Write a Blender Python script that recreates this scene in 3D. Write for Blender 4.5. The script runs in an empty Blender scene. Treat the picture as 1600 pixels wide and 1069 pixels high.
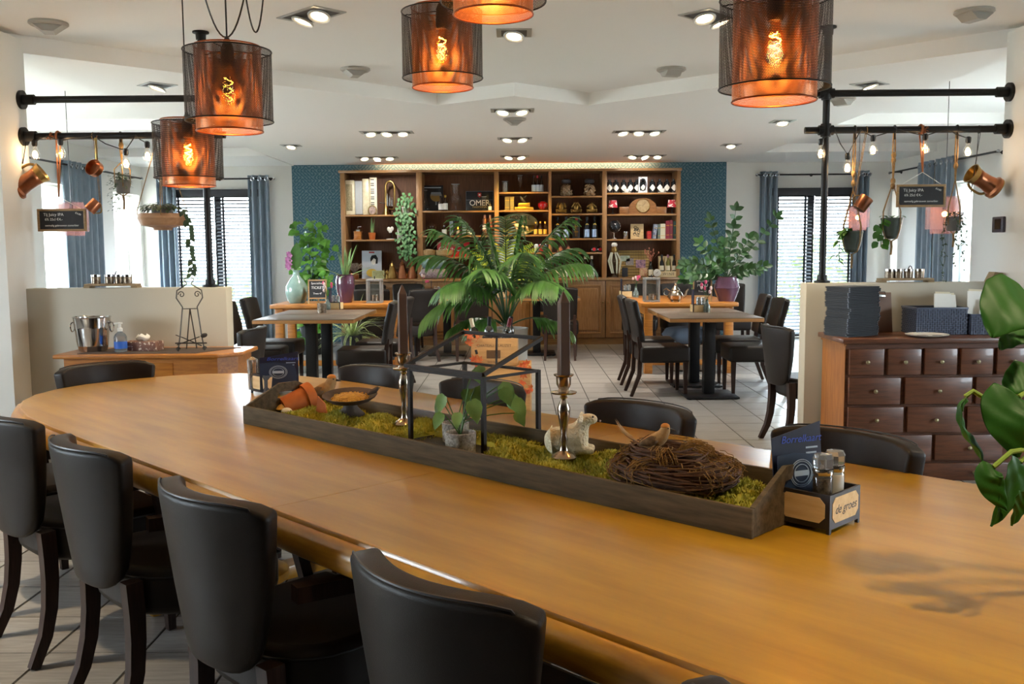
import bpy, bmesh, math, random
from mathutils import Vector, Matrix, Euler
R = random.Random(7)
S = bpy.context.scene
COL = S.collection
pi = math.pi; sin = math.sin; cos = math.cos; rad = math.radians

# ---------------------------------------------------------------- camera
F, PT, RO, YW, H = 1490.0, rad(5.6), rad(-.41), rad(.25), 1.38
def ray(x, y):
    u, v = x-800, y-534.5
    c, s = cos(RO), sin(RO)
    X = c*u+s*v; up = -(-s*u+c*v)
    y0 = F*cos(PT)+up*sin(PT); z0 = -F*sin(PT)+up*cos(PT)
    return Vector((X*cos(YW)-y0*sin(YW), X*sin(YW)+y0*cos(YW), z0))
EYE = Vector((0, 0, H))
def at(x, y, Y=None, z=None, X=None):
    """point of the room seen at a spot of the photograph, on the plane Y=, z= or X="""
    d = ray(x, y)
    t = Y/d.y if Y is not None else ((z-H)/d.z if z is not None else X/d.x)
    return EYE+d*t
fw = ray(800, 534.5).normalized(); rt = (ray(801, 534.5)-ray(800, 534.5)).normalized(); up = rt.cross(fw)
cd = bpy.data.cameras.new('camera'); cam = bpy.data.objects.new('camera', cd); COL.objects.link(cam)
m = Matrix((rt, up, -fw)).transposed().to_4x4(); m.translation = EYE
cam.matrix_world = m
cd.sensor_fit = 'HORIZONTAL'; cd.sensor_width = 36; cd.lens = 36*F/1600; cd.clip_start = .05; cd.clip_end = 300
S.camera = cam
# ---------------------------------------------------------------- light and exposure
S.view_settings.view_transform = 'Standard'; S.view_settings.look = 'None'
S.view_settings.gamma = 1; S.view_settings.use_curve_mapping = False
S.view_settings.exposure = 1.22
S.cycles.use_denoising = True
S.cycles.max_bounces = 10; S.cycles.diffuse_bounces = 5; S.cycles.glossy_bounces = 4; S.cycles.transmission_bounces = 8; S.cycles.transparent_max_bounces = 24
S.cycles.caustics_reflective = False; S.cycles.caustics_refractive = False
S.cycles.sample_clamp_indirect = 6
W = bpy.data.worlds.new('world'); S.world = W; W.use_nodes = True
nt = W.node_tree; bg = nt.nodes['Background']
tc = nt.nodes.new('ShaderNodeTexCoord'); sx = nt.nodes.new('ShaderNodeSeparateXYZ'); cr = nt.nodes.new('ShaderNodeValToRGB')
nt.links.new(tc.outputs['Generated'], sx.inputs[0]); nt.links.new(sx.outputs['Z'], cr.inputs[0]); nt.links.new(cr.outputs[0], bg.inputs[0])
cr.color_ramp.elements[0].color = (.84, .92, 1, 1); cr.color_ramp.elements[1].color = (.66, .83, 1, 1)
bg.inputs[1].default_value = 14.0
def lamp(kind, loc, energy, col=(1, 1, 1), size=.1, rot=None, name='light', parent=None, spot=None, blend=.5):
    d = bpy.data.lights.new(name, kind); d.energy = energy; d.color = col
    if kind == 'SUN': d.angle = size
    elif kind == 'AREA': d.size = size
    else: d.shadow_soft_size = size
    if spot: d.spot_size = spot; d.spot_blend = blend
    o = bpy.data.objects.new(name, d); COL.objects.link(o); o.location = loc
    if rot: o.rotation_euler = rot
    if parent: o.parent = parent
    return o
SUN = lamp('SUN', (-12, 14, 10), 8.0, (1, .9, .72), rad(1.2), name='sun')
SUN.rotation_euler = Vector((.80, -.28, -.62)).to_track_quat('-Z', 'Y').to_euler()

# ---------------------------------------------------------------- materials
def lin(h):
    if not isinstance(h, str): return tuple(h)+((1,) if len(h) == 3 else ())
    o = []
    for i in (0, 2, 4):
        c = int(h[i:i+2], 16)/255
        o.append(c/12.92 if c <= .04045 else ((c+.055)/1.055)**2.4)
    return (*o, 1)
MC = {}
def mat(key, col='808080', rough=.5, metal=0, col2=None, ns=8, stretch=None, bump=0, bs=60, coat=0, cr=.08, emit=None, es=0, trans=0, spec=.5, rand=0, alpha=1, sheen=0, lo=.35, hi=.65):
    if key in MC: return MC[key]
    m = bpy.data.materials.new(key); m.use_nodes = True
    t = m.node_tree; N = t.nodes; L = t.links; p = N['Principled BSDF']
    p.inputs['Base Color'].default_value = lin(col)
    p.inputs['Roughness'].default_value = rough; p.inputs['Metallic'].default_value = metal
    p.inputs['Coat Weight'].default_value = coat; p.inputs['Coat Roughness'].default_value = cr
    p.inputs['Transmission Weight'].default_value = trans; p.inputs['Specular IOR Level'].default_value = spec
    p.inputs['Alpha'].default_value = alpha; p.inputs['Sheen Weight'].default_value = sheen
    src = None
    if col2 or bump:
        tcn = N.new('ShaderNodeTexCoord'); mp = N.new('ShaderNodeMapping'); L.new(tcn.outputs['Object'], mp.inputs[0])
        if stretch: mp.inputs['Scale'].default_value = stretch
    if col2:
        n = N.new('ShaderNodeTexNoise'); n.inputs['Scale'].default_value = ns; n.inputs['Detail'].default_value = 5; n.inputs['Roughness'].default_value = .6
        L.new(mp.outputs[0], n.inputs['Vector'])
        r = N.new('ShaderNodeValToRGB'); r.color_ramp.elements[0].color = lin(col); r.color_ramp.elements[1].color = lin(col2)
        r.color_ramp.elements[0].position = lo; r.color_ramp.elements[1].position = hi
        L.new(n.outputs['Fac'], r.inputs[0]); src = r.outputs[0]
        L.new(src, p.inputs['Base Color'])
    if rand:
        oi = N.new('ShaderNodeObjectInfo'); hs = N.new('ShaderNodeHueSaturation')
        mr = N.new('ShaderNodeMapRange'); mr.inputs[3].default_value = 1-rand; mr.inputs[4].default_value = 1+rand
        L.new(oi.outputs['Random'], mr.inputs[0]); L.new(mr.outputs[0], hs.inputs['Value'])
        if src: L.new(src, hs.inputs['Color'])
        else: hs.inputs['Color'].default_value = lin(col)
        L.new(hs.outputs[0], p.inputs['Base Color'])
    if bump:
        n2 = N.new('ShaderNodeTexNoise'); n2.inputs['Scale'].default_value = bs; n2.inputs['Detail'].default_value = 3
        L.new(mp.outputs[0], n2.inputs['Vector'])
        b = N.new('ShaderNodeBump'); b.inputs['Strength'].default_value = bump; b.inputs['Distance'].default_value = .01
        L.new(n2.outputs['Fac'], b.inputs['Height']); L.new(b.outputs[0], p.inputs['Normal'])
    if emit: p.inputs['Emission Color'].default_value = lin(emit); p.inputs['Emission Strength'].default_value = es
    MC[key] = m
    return m
def glass_mat(key, tint=(1, 1, 1), refl=.9, rough=.02, ior=1.45, facing=.0):
    """thin clear sheet: what passes straight through plus the mirror reflection"""
    if key in MC: return MC[key]
    m = bpy.data.materials.new(key); m.use_nodes = True; t = m.node_tree; N = t.nodes; L = t.links
    N.remove(N['Principled BSDF']); out = N['Material Output']
    tr = N.new('ShaderNodeBsdfTransparent'); tr.inputs[0].default_value = (*tint, 1)
    g = N.new('ShaderNodeBsdfGlossy'); g.inputs['Roughness'].default_value = rough; g.inputs[0].default_value = (refl, refl, refl, 1)
    lw = N.new('ShaderNodeLayerWeight'); lw.inputs[0].default_value = .5; mx = N.new('ShaderNodeMixShader')
    pw = N.new('ShaderNodeMath'); pw.operation = 'POWER'; pw.inputs[1].default_value = 5; L.new(lw.outputs['Facing'], pw.inputs[0])
    ma = N.new('ShaderNodeMath'); ma.operation = 'MULTIPLY_ADD'; ma.inputs[1].default_value = .85; ma.inputs[2].default_value = ((ior-1)/(ior+1))**2+facing; L.new(pw.outputs[0], ma.inputs[0]); src = ma.outputs[0]
    L.new(src, mx.inputs[0]); L.new(tr.outputs[0], mx.inputs[1]); L.new(g.outputs[0], mx.inputs[2]); L.new(mx.outputs[0], out.inputs[0])
    MC[key] = m
    return m
def cloth_mat(key, col, thin):
    """cloth that lets part of the light through"""
    m = mat(key, col, .9); t = m.node_tree; N = t.nodes; L = t.links; tl = N.new('ShaderNodeBsdfTranslucent'); tl.inputs[0].default_value = lin(col); mx = N.new('ShaderNodeMixShader')
    mx.inputs[0].default_value = thin; L.new(N['Principled BSDF'].outputs[0], mx.inputs[1]); L.new(tl.outputs[0], mx.inputs[2]); L.new(mx.outputs[0], N['Material Output'].inputs[0]); return m
def mesh_mat(key, col, rough, metal, nu, nv, hole):
    """perforated sheet on a cylinder about the object's z axis: round holes cut in offset rows"""
    m = mat(key, col, rough, metal); t = m.node_tree; N = t.nodes; L = t.links; p = N['Principled BSDF']; out = N['Material Output']
    tcn = N.new('ShaderNodeTexCoord'); s = N.new('ShaderNodeSeparateXYZ'); L.new(tcn.outputs['Object'], s.inputs[0])
    def mt(op, a, b=None, c=None):
        n = N.new('ShaderNodeMath'); n.operation = op
        for i, v in enumerate((a, b, c)):
            if v is None: continue
            if isinstance(v, (int, float)): n.inputs[i].default_value = v
            else: L.new(v, n.inputs[i])
        return n.outputs[0]
    ang = mt('ARCTAN2', s.outputs['Y'], s.outputs['X'])
    u = mt('MULTIPLY', ang, nu/(2*pi)); v = mt('MULTIPLY', s.outputs['Z'], nv)
    row = mt('FLOOR', v); off = mt('MULTIPLY', row, .5); u = mt('ADD', u, off)
    fu = mt('SUBTRACT', mt('FRACT', u), .5); fv = mt('SUBTRACT', mt('FRACT', v), .5)
    d = mt('SQRT', mt('ADD', mt('MULTIPLY', fu, fu), mt('MULTIPLY', fv, fv)))
    h = mt('LESS_THAN', d, hole)
    tr = N.new('ShaderNodeBsdfTransparent'); mx = N.new('ShaderNodeMixShader')
    L.new(h, mx.inputs[0]); L.new(p.outputs[0], mx.inputs[1]); L.new(tr.outputs[0], mx.inputs[2]); L.new(mx.outputs[0], out.inputs[0])
    return m

# ---------------------------------------------------------------- mesh building
class B:
    def __init__(s): s.bm = bmesh.new()
    def mark(s): return set(s.bm.verts)
    def box(s, x0, y0, z0, x1, y1, z1, bev=0, seg=2, m=None):
        r = bmesh.ops.create_cube(s.bm, size=1)['verts']
        for v in r:
            v.co = Vector((x0+(v.co.x+.5)*(x1-x0), y0+(v.co.y+.5)*(y1-y0), z0+(v.co.z+.5)*(z1-z0)))
            if m is not None: v.co = m @ v.co
        if bev:
            ed = list({e for v in r for e in v.link_edges})
            bmesh.ops.bevel(s.bm, geom=ed, offset=bev, segments=seg, affect='EDGES', profile=.5)
        return s
    def bar(s, p0, p1, w, d=None, bev=0, upv=(0, 0, 1)):
        """square bar from p0 to p1"""
        p0, p1 = Vector(p0), Vector(p1); d = d or w; z = (p1-p0); l = z.length; z.normalize()
        upv = Vector(upv)
        if abs(z.dot(upv)) > .95: upv = Vector((0, 1, 0))
        x = upv.cross(z).normalized(); y = z.cross(x)
        mm = Matrix((x, y, z)).transposed().to_4x4(); mm.translation = p0
        return s.box(-w/2, -d/2, 0, w/2, d/2, l, bev, m=mm)
    def tube(s, pts, r, n=8, closed=False, cap=True):
        pts = [Vector(p) for p in pts]; k = len(pts)
        rs = r if isinstance(r, (list, tuple)) else [r]*k
        rings = []; prev = None; ph = .5 if n == 4 else 0
        for i, p in enumerate(pts):
            a = pts[(i-1) % k] if (closed or i > 0) else p; b = pts[(i+1) % k] if (closed or i < k-1) else p
            t = (b-a)
            t = t.normalized() if t.length > 1e-9 else Vector((0, 0, 1))
            if prev is None:
                q = Vector((0, 0, 1)) if abs(t.z) < .9 else Vector((1, 0, 0))
                x = q.cross(t).normalized()
            else:
                x = prev-t*prev.dot(t)
                x = x.normalized() if x.length > 1e-6 else Vector((1, 0, 0)).cross(t).normalized()
            prev = x; y = t.cross(x)
            rings.append([s.bm.verts.new(p+(x*cos(2*pi*(j+ph)/n)+y*sin(2*pi*(j+ph)/n))*rs[i]) for j in range(n)])
        for i in range(k if closed else k-1):
            A, C2 = rings[i], rings[(i+1) % k]
            for j in range(n): s.bm.faces.new((A[j], A[(j+1) % n], C2[(j+1) % n], C2[j]))
        if cap and not closed:
            s.bm.faces.new(rings[0][::-1]); s.bm.faces.new(rings[-1])
        return s
    def cyl(s, p0, p1, r, r2=None, n=16, cap=True): return s.tube([p0, p1], [r, r if r2 is None else r2], n, cap=cap)
    def lathe(s, prof, n=24, o=(0, 0, 0), cap0=True, cap1=True, sx=1, sy=1):
        o = Vector(o); rings = []
        for r, z in prof: rings.append([s.bm.verts.new(o+Vector((sx*r*cos(2*pi*j/n), sy*r*sin(2*pi*j/n), z))) for j in range(n)])
        for A, C2 in zip(rings, rings[1:]):
            for j in range(n): s.bm.faces.new((A[j], A[(j+1) % n], C2[(j+1) % n], C2[j]))
        if cap0: s.bm.faces.new(rings[0][::-1])
        if cap1: s.bm.faces.new(rings[-1])
        return s
    def ball(s, c, r, n=12, k=8, m=None):
        rx, ry, rz = r if isinstance(r, (list, tuple)) else (r, r, r); c = Vector(c)
        vs = bmesh.ops.create_uvsphere(s.bm, u_segments=n, v_segments=k, radius=1)['verts']
        for v in vs:
            q = Vector((v.co.x*rx, v.co.y*ry, v.co.z*rz))
            v.co = c+((m @ q) if m is not None else q)
        return s
    def prism(s, poly, a0, a1, ax='z'):
        """polygon (list of 2-tuples) pushed along an axis from a0 to a1"""
        f = {'z': lambda p, a: (p[0], p[1], a), 'y': lambda p, a: (p[0], a, p[1]), 'x': lambda p, a: (a, p[0], p[1])}[ax]
        A = [s.bm.verts.new(f(p, a0)) for p in poly]; C2 = [s.bm.verts.new(f(p, a1)) for p in poly]; n = len(poly)
        s.bm.faces.new(A[::-1]); s.bm.faces.new(C2)
        for i in range(n): s.bm.faces.new((A[i], A[(i+1) % n], C2[(i+1) % n], C2[i]))
        return s
    def quad(s, *p):
        s.bm.faces.new([s.bm.verts.new(q) for q in p]); return s
    def grid(s, f, nu, nv, closed_u=False):
        g = [[s.bm.verts.new(f(i/nu, j/nv)) for j in range(nv+1)] for i in range(nu if closed_u else nu+1)]
        for i in range(nu):
            a, b = g[i], g[(i+1) % len(g)]
            for j in range(nv): s.bm.faces.new((a[j], b[j], b[j+1], a[j+1]))
        return s
    def strip(s, pts, ws, nrm, fold=0):
        """leaf blade: spine points, half widths, face normal; two quads wide with a fold along the spine"""
        pts = [Vector(p) for p in pts]; rows = []
        nrm = Vector(nrm); k = len(pts)
        for i, p in enumerate(pts):
            t = (pts[min(i+1, k-1)]-pts[max(i-1, 0)]); t = t.normalized() if t.length > 1e-9 else Vector((0, 0, 1))
            x = t.cross(nrm)
            x = x.normalized() if x.length > 1e-6 else Vector((1, 0, 0))
            y = x.cross(t)
            rows.append((s.bm.verts.new(p-x*ws[i]+y*fold*ws[i]), s.bm.verts.new(p), s.bm.verts.new(p+x*ws[i]+y*fold*ws[i])))
        for a, b in zip(rows, rows[1:]):
            s.bm.faces.new((a[0], a[1], b[1], b[0])); s.bm.faces.new((a[1], a[2], b[2], b[1]))
        return s
    def xf(s, m, since=None):
        for v in s.bm.verts:
            if since is None or v not in since: v.co = m @ v.co
        return s
    def mesh(s, name, smooth=35):
        bmesh.ops.recalc_face_normals(s.bm, faces=s.bm.faces)
        me = bpy.data.meshes.new(name); s.bm.to_mesh(me); s.bm.free()
        if smooth:
            me.shade_smooth(); me.set_sharp_from_angle(angle=rad(smooth))
        return me
    def ob(s, name, m, parent=None, smooth=35, loc=None, rot=None, bev=0, sub=0, **kw):
        o = bpy.data.objects.new(name, s.mesh(name, smooth)); COL.objects.link(o)
        if m: o.data.materials.append(m)
        if parent is not None: o.parent = parent
        if loc is not None: o.location = loc
        if rot is not None: o.rotation_euler = rot
        if bev:
            b = o.modifiers.new('b', 'BEVEL'); b.width = bev; b.segments = 2; b.limit_method = 'ANGLE'; b.angle_limit = rad(40)
        if sub:
            b = o.modifiers.new('s', 'SUBSURF'); b.levels = sub; b.render_levels = sub
        for k, v in kw.items(): o[k] = v
        return o
def thing(name, label, cat, loc=(0, 0, 0), rotz=0, group=None, rot=None):
    o = bpy.data.objects.new(name, None); COL.objects.link(o); o.empty_display_size = .05
    o.location = loc; o.rotation_euler = rot or (0, 0, rotz); o['label'] = label; o['category'] = cat
    if group: o['group'] = group
    return o
def solo(b, name, m, label, cat, loc=(0, 0, 0), rotz=0, group=None, rot=None, **kw):
    o = b.ob(name, m, None, loc=loc, rot=rot or (0, 0, rotz), **kw); o['label'] = label; o['category'] = cat
    if group: o['group'] = group
    return o
def struct(b, name, m, parent=None, **kw):
    o = b.ob(name, m, parent, **kw); o['kind'] = 'structure'; return o
def dup(root, loc, rotz=0, label=None, rot=None, sc=None):
    def cp(o, par):
        c = o.copy(); COL.objects.link(c)
        if par is not None: c.parent = par
        for ch in list(o.children): cp(ch, c)
        return c
    r = cp(root, None); r.location = loc; r.rotation_euler = rot or (0, 0, rotz)
    if label: r['label'] = label
    if sc: r.scale = (sc, sc, sc)
    return r
def text(name, s, m, parent, loc, rot, size, ax='CENTER', shear=0, ext=.0004, space=1.0):
    c = bpy.data.curves.new(name, 'FONT'); c.body = s; c.size = size; c.align_x = ax; c.align_y = 'CENTER'; c.extrude = ext; c.shear = shear; c.space_character = space
    c.resolution_u = 3
    tmp = bpy.data.objects.new(name, c); me = bpy.data.meshes.new_from_object(tmp); bpy.data.objects.remove(tmp); bpy.data.curves.remove(c)
    o = bpy.data.objects.new(name, me); COL.objects.link(o); me.materials.clear(); me.materials.append(m)
    if parent is not None: o.parent = parent
    o.location = loc; o.rotation_euler = rot
    return o
FRONT = (pi/2, 0, 0)     # lettering that faces -Y

# colours of the place
WHITE = mat('painted_plaster', 'e6e4de', .75, bump=.04, bs=180)
CEIL = mat('ceiling_paint', 'f4f3f0', .8)
GREY = mat('greige_paint', 'b7b1a2', .7, bump=.05, bs=160)
OAK = mat('oak', 'a67a48', .42, col2='8a6136', ns=3, stretch=(2, 26, 26), coat=.25)
OAKX = mat('golden_oak', 'b9762a', .4, col2='96591c', ns=3, stretch=(2.2, 24, 24), coat=.3)
OAKZ = mat('bookcase_oak', 'a87c50', .45, col2='8d653c', ns=3, stretch=(24, 24, 2), coat=.15)
SHELFB = mat('shelf_back_wood', '734a2e', .6, col2='5c3922', ns=3, stretch=(24, 24, 2))
LEATH = mat('black_leather', '19130f', .46, bump=.10, bs=420, col2='1e1713', ns=5, spec=.28)
WENGE = mat('wenge_legs', '34211a', .45, spec=.25, col2='24150f', ns=4, stretch=(20, 20, 2))
BLACK = mat('black_iron', '141416', .45, metal=.4)
BLACKP = mat('black_plastic', '101012', .4)
COPPER = mat('copper', 'bd7f5c', .28, 1, col2='a0664a', ns=6)
BRASS = mat('brass', 'b0935a', .28, 1, col2='947544', ns=7)
GOLD = mat('gold_paint', 'b99036', .35, .8)
STEEL = mat('polished_steel', 'c9cacc', .12, 1)
SILVER = mat('aged_silver', 'bbac9a', .2, 1, col2='978978', ns=8)
GLASS = glass_mat('clear_glass', (.97, .98, .98), .55, .02, 1.45, .03)
PANE = glass_mat('window_glass', (.96, .98, .98), .9, .0, 1.3)
BOTTLE = mat('dark_bottle_glass', '0c0d0b', .08, spec=.8, coat=.5)
BROWNB = mat('brown_bottle_glass', '2a1206', .1, spec=.7, coat=.4)
PAPER = mat('white_paper', 'e9e7e0', .8)
CREAM = mat('cream_label', 'ddd3b8', .7)
CHALK = mat('chalkboard', '1b1c20', .7, col2='26272b', ns=12)
CHALKW = mat('chalk_white', 'e4e4e0', .9)
ROPE = mat('jute_rope', '9a7b50', .9, bump=.5, bs=200, col2='7d5f38', ns=60)
ROPER = mat('brown_cord', '9a5c34', .9, bump=.5, bs=200)
LEAF = mat('leaf_green', '3f6d22', .4, col2='2c5218', ns=7, spec=.4, rand=.15)
LEAFD = mat('leaf_dark', '2f5424', .4, col2='1d3a17', ns=6, rand=.15)
LEAFY = mat('leaf_yellow_green', 'd6d83a', .5, col2='a8c236', ns=8, rand=.15)
TERRA = mat('terracotta', 'c46e2e', .75, col2='ac5a22', ns=12, bump=.1)
SOIL = mat('soil', '2b1c12', .95, bump=.6, bs=80)
RED = mat('red_paint', 'b01a22', .45)
CANDLEM = mat('brown_wax', '523b2c', .45)
# ================================================================ SETTING
ZL, ZU, YB = 2.62, 2.73, 14.3
# table outline (big foreground table), needed to know which tiles show
TA = rad(44.3)
TU = Vector((sin(TA), -cos(TA), 0)); TV = Vector((cos(TA), sin(TA), 0))
def uv(u, v, z=0): return TU*u+TV*v+Vector((0, 0, z))
T_V0, T_V1, T_U0, T_U1 = 1.115, 2.60, -4.64, .95
def outline(inset=0, n=14):
    """rounded left end, squarer right end"""
    pts = []; vc = (T_V0+T_V1)/2; b = (T_V1-T_V0)/2-inset; a = 1.12
    for i in range(n+1):
        t = pi/2+pi*i/n
        x = abs(cos(t))**.78; y = abs(sin(t))**.8*(1 if sin(t) > 0 else -1)
        pts.append((T_U0+a-(a-inset)*x, vc+b*y))
    for i in range(n+1):
        t = -pi/2+pi*i/n
        x = abs(cos(t))**.78; y = abs(sin(t))**.8*(1 if sin(t) > 0 else -1)
        pts.append((T_U1-a+(a-inset)*x, vc+b*y))
    return pts
# ---- floor: grout bed and single tiles
GROUT = mat('dark_grout', '3f3a36', .9)
TILE = mat('slate_tile', '938e89', .3, col2='79746f', ns=4, stretch=(1.5, 14, 4), bump=.05, bs=26, rand=.07, spec=.6)
b = B(); b.box(-6, -3, -.08, 6, 15, -.004); struct(b, 'floor', GROUT); floor = bpy.data.objects['floor']
TP = .326
def tile_bm(bb, x, y):
    h = TP/2-.0035; h2 = h-.002
    vs = [bb.bm.verts.new((x+sx*q, y+sy*q, z)) for q, z in ((h, -.006), (h2, 0)) for sx, sy in ((-1, -1), (1, -1), (1, 1), (-1, 1))]
    for i in range(4): bb.bm.faces.new((vs[i], vs[(i+1) % 4], vs[4+(i+1) % 4], vs[4+i]))
    bb.bm.faces.new(vs[4:])
def under_table(x, y):
    t = (H-.76)/H; px, py = x*t, y*t
    u = px*TU.x+py*TU.y; v = px*TV.x+py*TV.y
    return T_V0-.1 < v < T_V1+.1 and T_U0+.3 < u < 1
cand = []; rest = []
for i in range(-17, 18):
    for j in range(0, 44):
        x, y = .985-TP/2+i*TP, 3.17-8*TP+TP/2+j*TP
        if y > 14.3: continue
        # in front of the lens?
        ok = y > .5 and abs(x) < y*.56+.2 and not under_table(x, y) and H/y < .45
        if ok and (abs(x) > 3.3 and y > 5.6): ok = False
        (cand if ok else rest).append((x, y))
cand.sort(key=lambda p: p[0]**2+p[1]**2)
single, rest = cand[:300], rest+cand[300:]
bb = B(); tile_bm(bb, 0, 0); tme = bb.mesh('tile', 0); tme.materials.append(TILE)
for x, y in single:
    o = bpy.data.objects.new('tile', tme); COL.objects.link(o); o.parent = floor; o.location = (x, y, R.uniform(-.0006, .0006))
bb = B()
for x, y in rest: tile_bm(bb, x, y)
bb.ob('tile_field', TILE, floor, smooth=0, kind='stuff')

# ---- ceiling: upper board, lowered nave with the zigzag edge, beams over the bays
b = B(); b.box(-6, -3, ZU, 6, 15, ZU+.1); struct(b, 'ceiling', CEIL)
b = B(); b.prism([(-4.7, 4.55), (-.67, 8.42), (0, 7.95), (.65, 8.5), (4.7, 4.65), (4.7, 6.1), (3.3, 6.1), (3.3, 14.15), (-3.25, 14.15), (-3.25, 6.1), (-4.7, 6.1)], ZL, ZU+.02)
struct(b, 'ceiling_lower', CEIL)
for sgn, nm in ((-1, 'left'), (1, 'right')):
    x0, x1 = sorted((sgn*3.28, sgn*5.6))
    b = B(); b.box(x0, 9.95, ZL, x1, 10.25, ZU+.02); struct(b, 'ceiling_beam_'+nm, CEIL)
    b = B(); b.box(x0, 12.75, ZL, x1, YB, ZU+.02); struct(b, 'ceiling_soffit_'+nm, CEIL)

# ---- walls
def wallpaper():
    m = mat('teal_wallpaper', '2c5a6c', .65); t = m.node_tree; N = t.nodes; L = t.links; p = N['Principled BSDF']
    tcn = N.new('ShaderNodeTexCoord'); s = N.new('ShaderNodeSeparateXYZ'); L.new(tcn.outputs['Object'], s.inputs[0])
    def mt(op, a, b2=None):
        n = N.new('ShaderNodeMath'); n.operation = op
        for i, v in enumerate((a, b2)):
            if v is None: continue
            if isinstance(v, (int, float)): n.inputs[i].default_value = v
            else: L.new(v, n.inputs[i])
        return n.outputs[0]
    k = 1/.05
    u = mt('MULTIPLY', s.outputs['X'], k); v = mt('MULTIPLY', s.outputs['Z'], k)
    cx = N.new('ShaderNodeCombineXYZ'); L.new(mt('FLOOR', u), cx.inputs[0]); L.new(mt('FLOOR', v), cx.inputs[1])
    wn = N.new('ShaderNodeTexWhiteNoise'); wn.noise_dimensions = '2D'; L.new(cx.outputs[0], wn.inputs['Vector'])
    fu, fv = mt('FRACT', u), mt('FRACT', v)
    flip = mt('GREATER_THAN', wn.outputs['Value'], .5)
    fu2 = mt('ABSOLUTE', mt('SUBTRACT', flip, fu))
    dd = mt('ABSOLUTE', mt('SUBTRACT', fu2, fv)); du = mt('MINIMUM', fu, fv)
    l1 = mt('LESS_THAN', dd, .11); l2 = mt('LESS_THAN', du, .08)
    ln = mt('MULTIPLY', mt('MAXIMUM', l1, l2), .55)
    n = N.new('ShaderNodeTexNoise'); n.inputs['Scale'].default_value = 40; L.new(tcn.outputs['Object'], n.inputs['Vector'])
    ln = mt('MULTIPLY', ln, n.outputs['Fac'])
    mx = N.new('ShaderNodeMixRGB'); L.new(ln, mx.inputs[0]); mx.inputs[1].default_value = lin('2d6072'); mx.inputs[2].default_value = lin('c6d6d8')
    L.new(mx.outputs[0], p.inputs['Base Color']); return m
TEAL = wallpaper()
b = B(); b.box(-3.31, YB, 0, 3.13, YB+.2, 2.75); struct(b, 'wall_back', TEAL)
def px_y(x, X): return at(x, 380, X=X).y
def wall_with_holes(name, axis, fixed, th, a0, a1, holes, m, zt=2.8):
    """wall along an axis with rectangular window openings (a0,a1,z0,z1)"""
    b = B()
    def bx(p0, p1, z0, z1):
        if p1-p0 < .005 or z1-z0 < .005: return
        if axis == 'x': b.box(p0, fixed, z0, p1, fixed+th, z1)
        else:
            f0, f1 = sorted((fixed, fixed+th)); b.box(f0, p0, z0, f1, p1, z1)
    cur = a0
    for h0, h1, z0, z1 in sorted(holes):
        bx(cur, h0, 0, zt); bx(h0, h1, 0, z0); bx(h0, h1, z1, zt); cur = h1
    bx(cur, a1, 0, zt)
    return struct(b, name, m)
BL = (-5.12, -3.78, .03, 2.24); BR = (3.74, 5.08, .03, 2.2)
wall_with_holes('wall_back_left', 'x', YB, .2, -5.7, -3.31, [BL], WHITE)
wall_with_holes('wall_back_right', 'x', YB, .2, 3.13, 5.8, [BR], WHITE)
XS = 5.55
LW = [(px_y(36, -5.8), px_y(80, -5.8)+.02, .85, 2.2), (px_y(152, -5.8), min(px_y(216, -5.8), 14.2), .85, 2.2)]
RW = [(px_y(1549, 5.8), px_y(1508, 5.8), .85, 2.18), (px_y(1429, 5.8), min(px_y(1374, 5.8), 14.2), .85, 2.18)]
wall_with_holes('wall_left', 'y', -XS, -.3, 6.1, YB, LW+[(7.2, 9.6, .85, 2.2)], WHITE)
wall_with_holes('wall_right', 'y', XS, .3, 6.1, YB, RW+[(7.2, 9.6, .85, 2.2)], WHITE)
for sgn, nm in ((-1, 'left'), (1, 'right')):
    x0, x1 = sorted((sgn*3.08, sgn*5.7)); b = B(); b.box(x0, 5.78, 0, x1, 6.12, 2.7); struct(b, 'wall_pier_'+nm, WHITE)
    x0, x1 = sorted((sgn*1.82, sgn*3.1)); b = B(); b.box(x0, 5.99, 0, x1, 6.12, 1.15, bev=.006)
    struct(b, 'wall_partition_'+nm, GREY)
b = B(); b.box(-6, -2.7, 0, 6, -2.5, 2.8); struct(b, 'wall_front', mat('dark_bar_wood', '3a2a20', .6))
NLW = [(1.6, 3.4, .9, 2.15)]
wall_with_holes('wall_near_left', 'y', -XS-.1, -.2, -2.5, 5.8, NLW, WHITE); wall_with_holes('wall_near_right', 'y', XS+.1, .2, -2.5, 5.8, NLW, WHITE)
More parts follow.
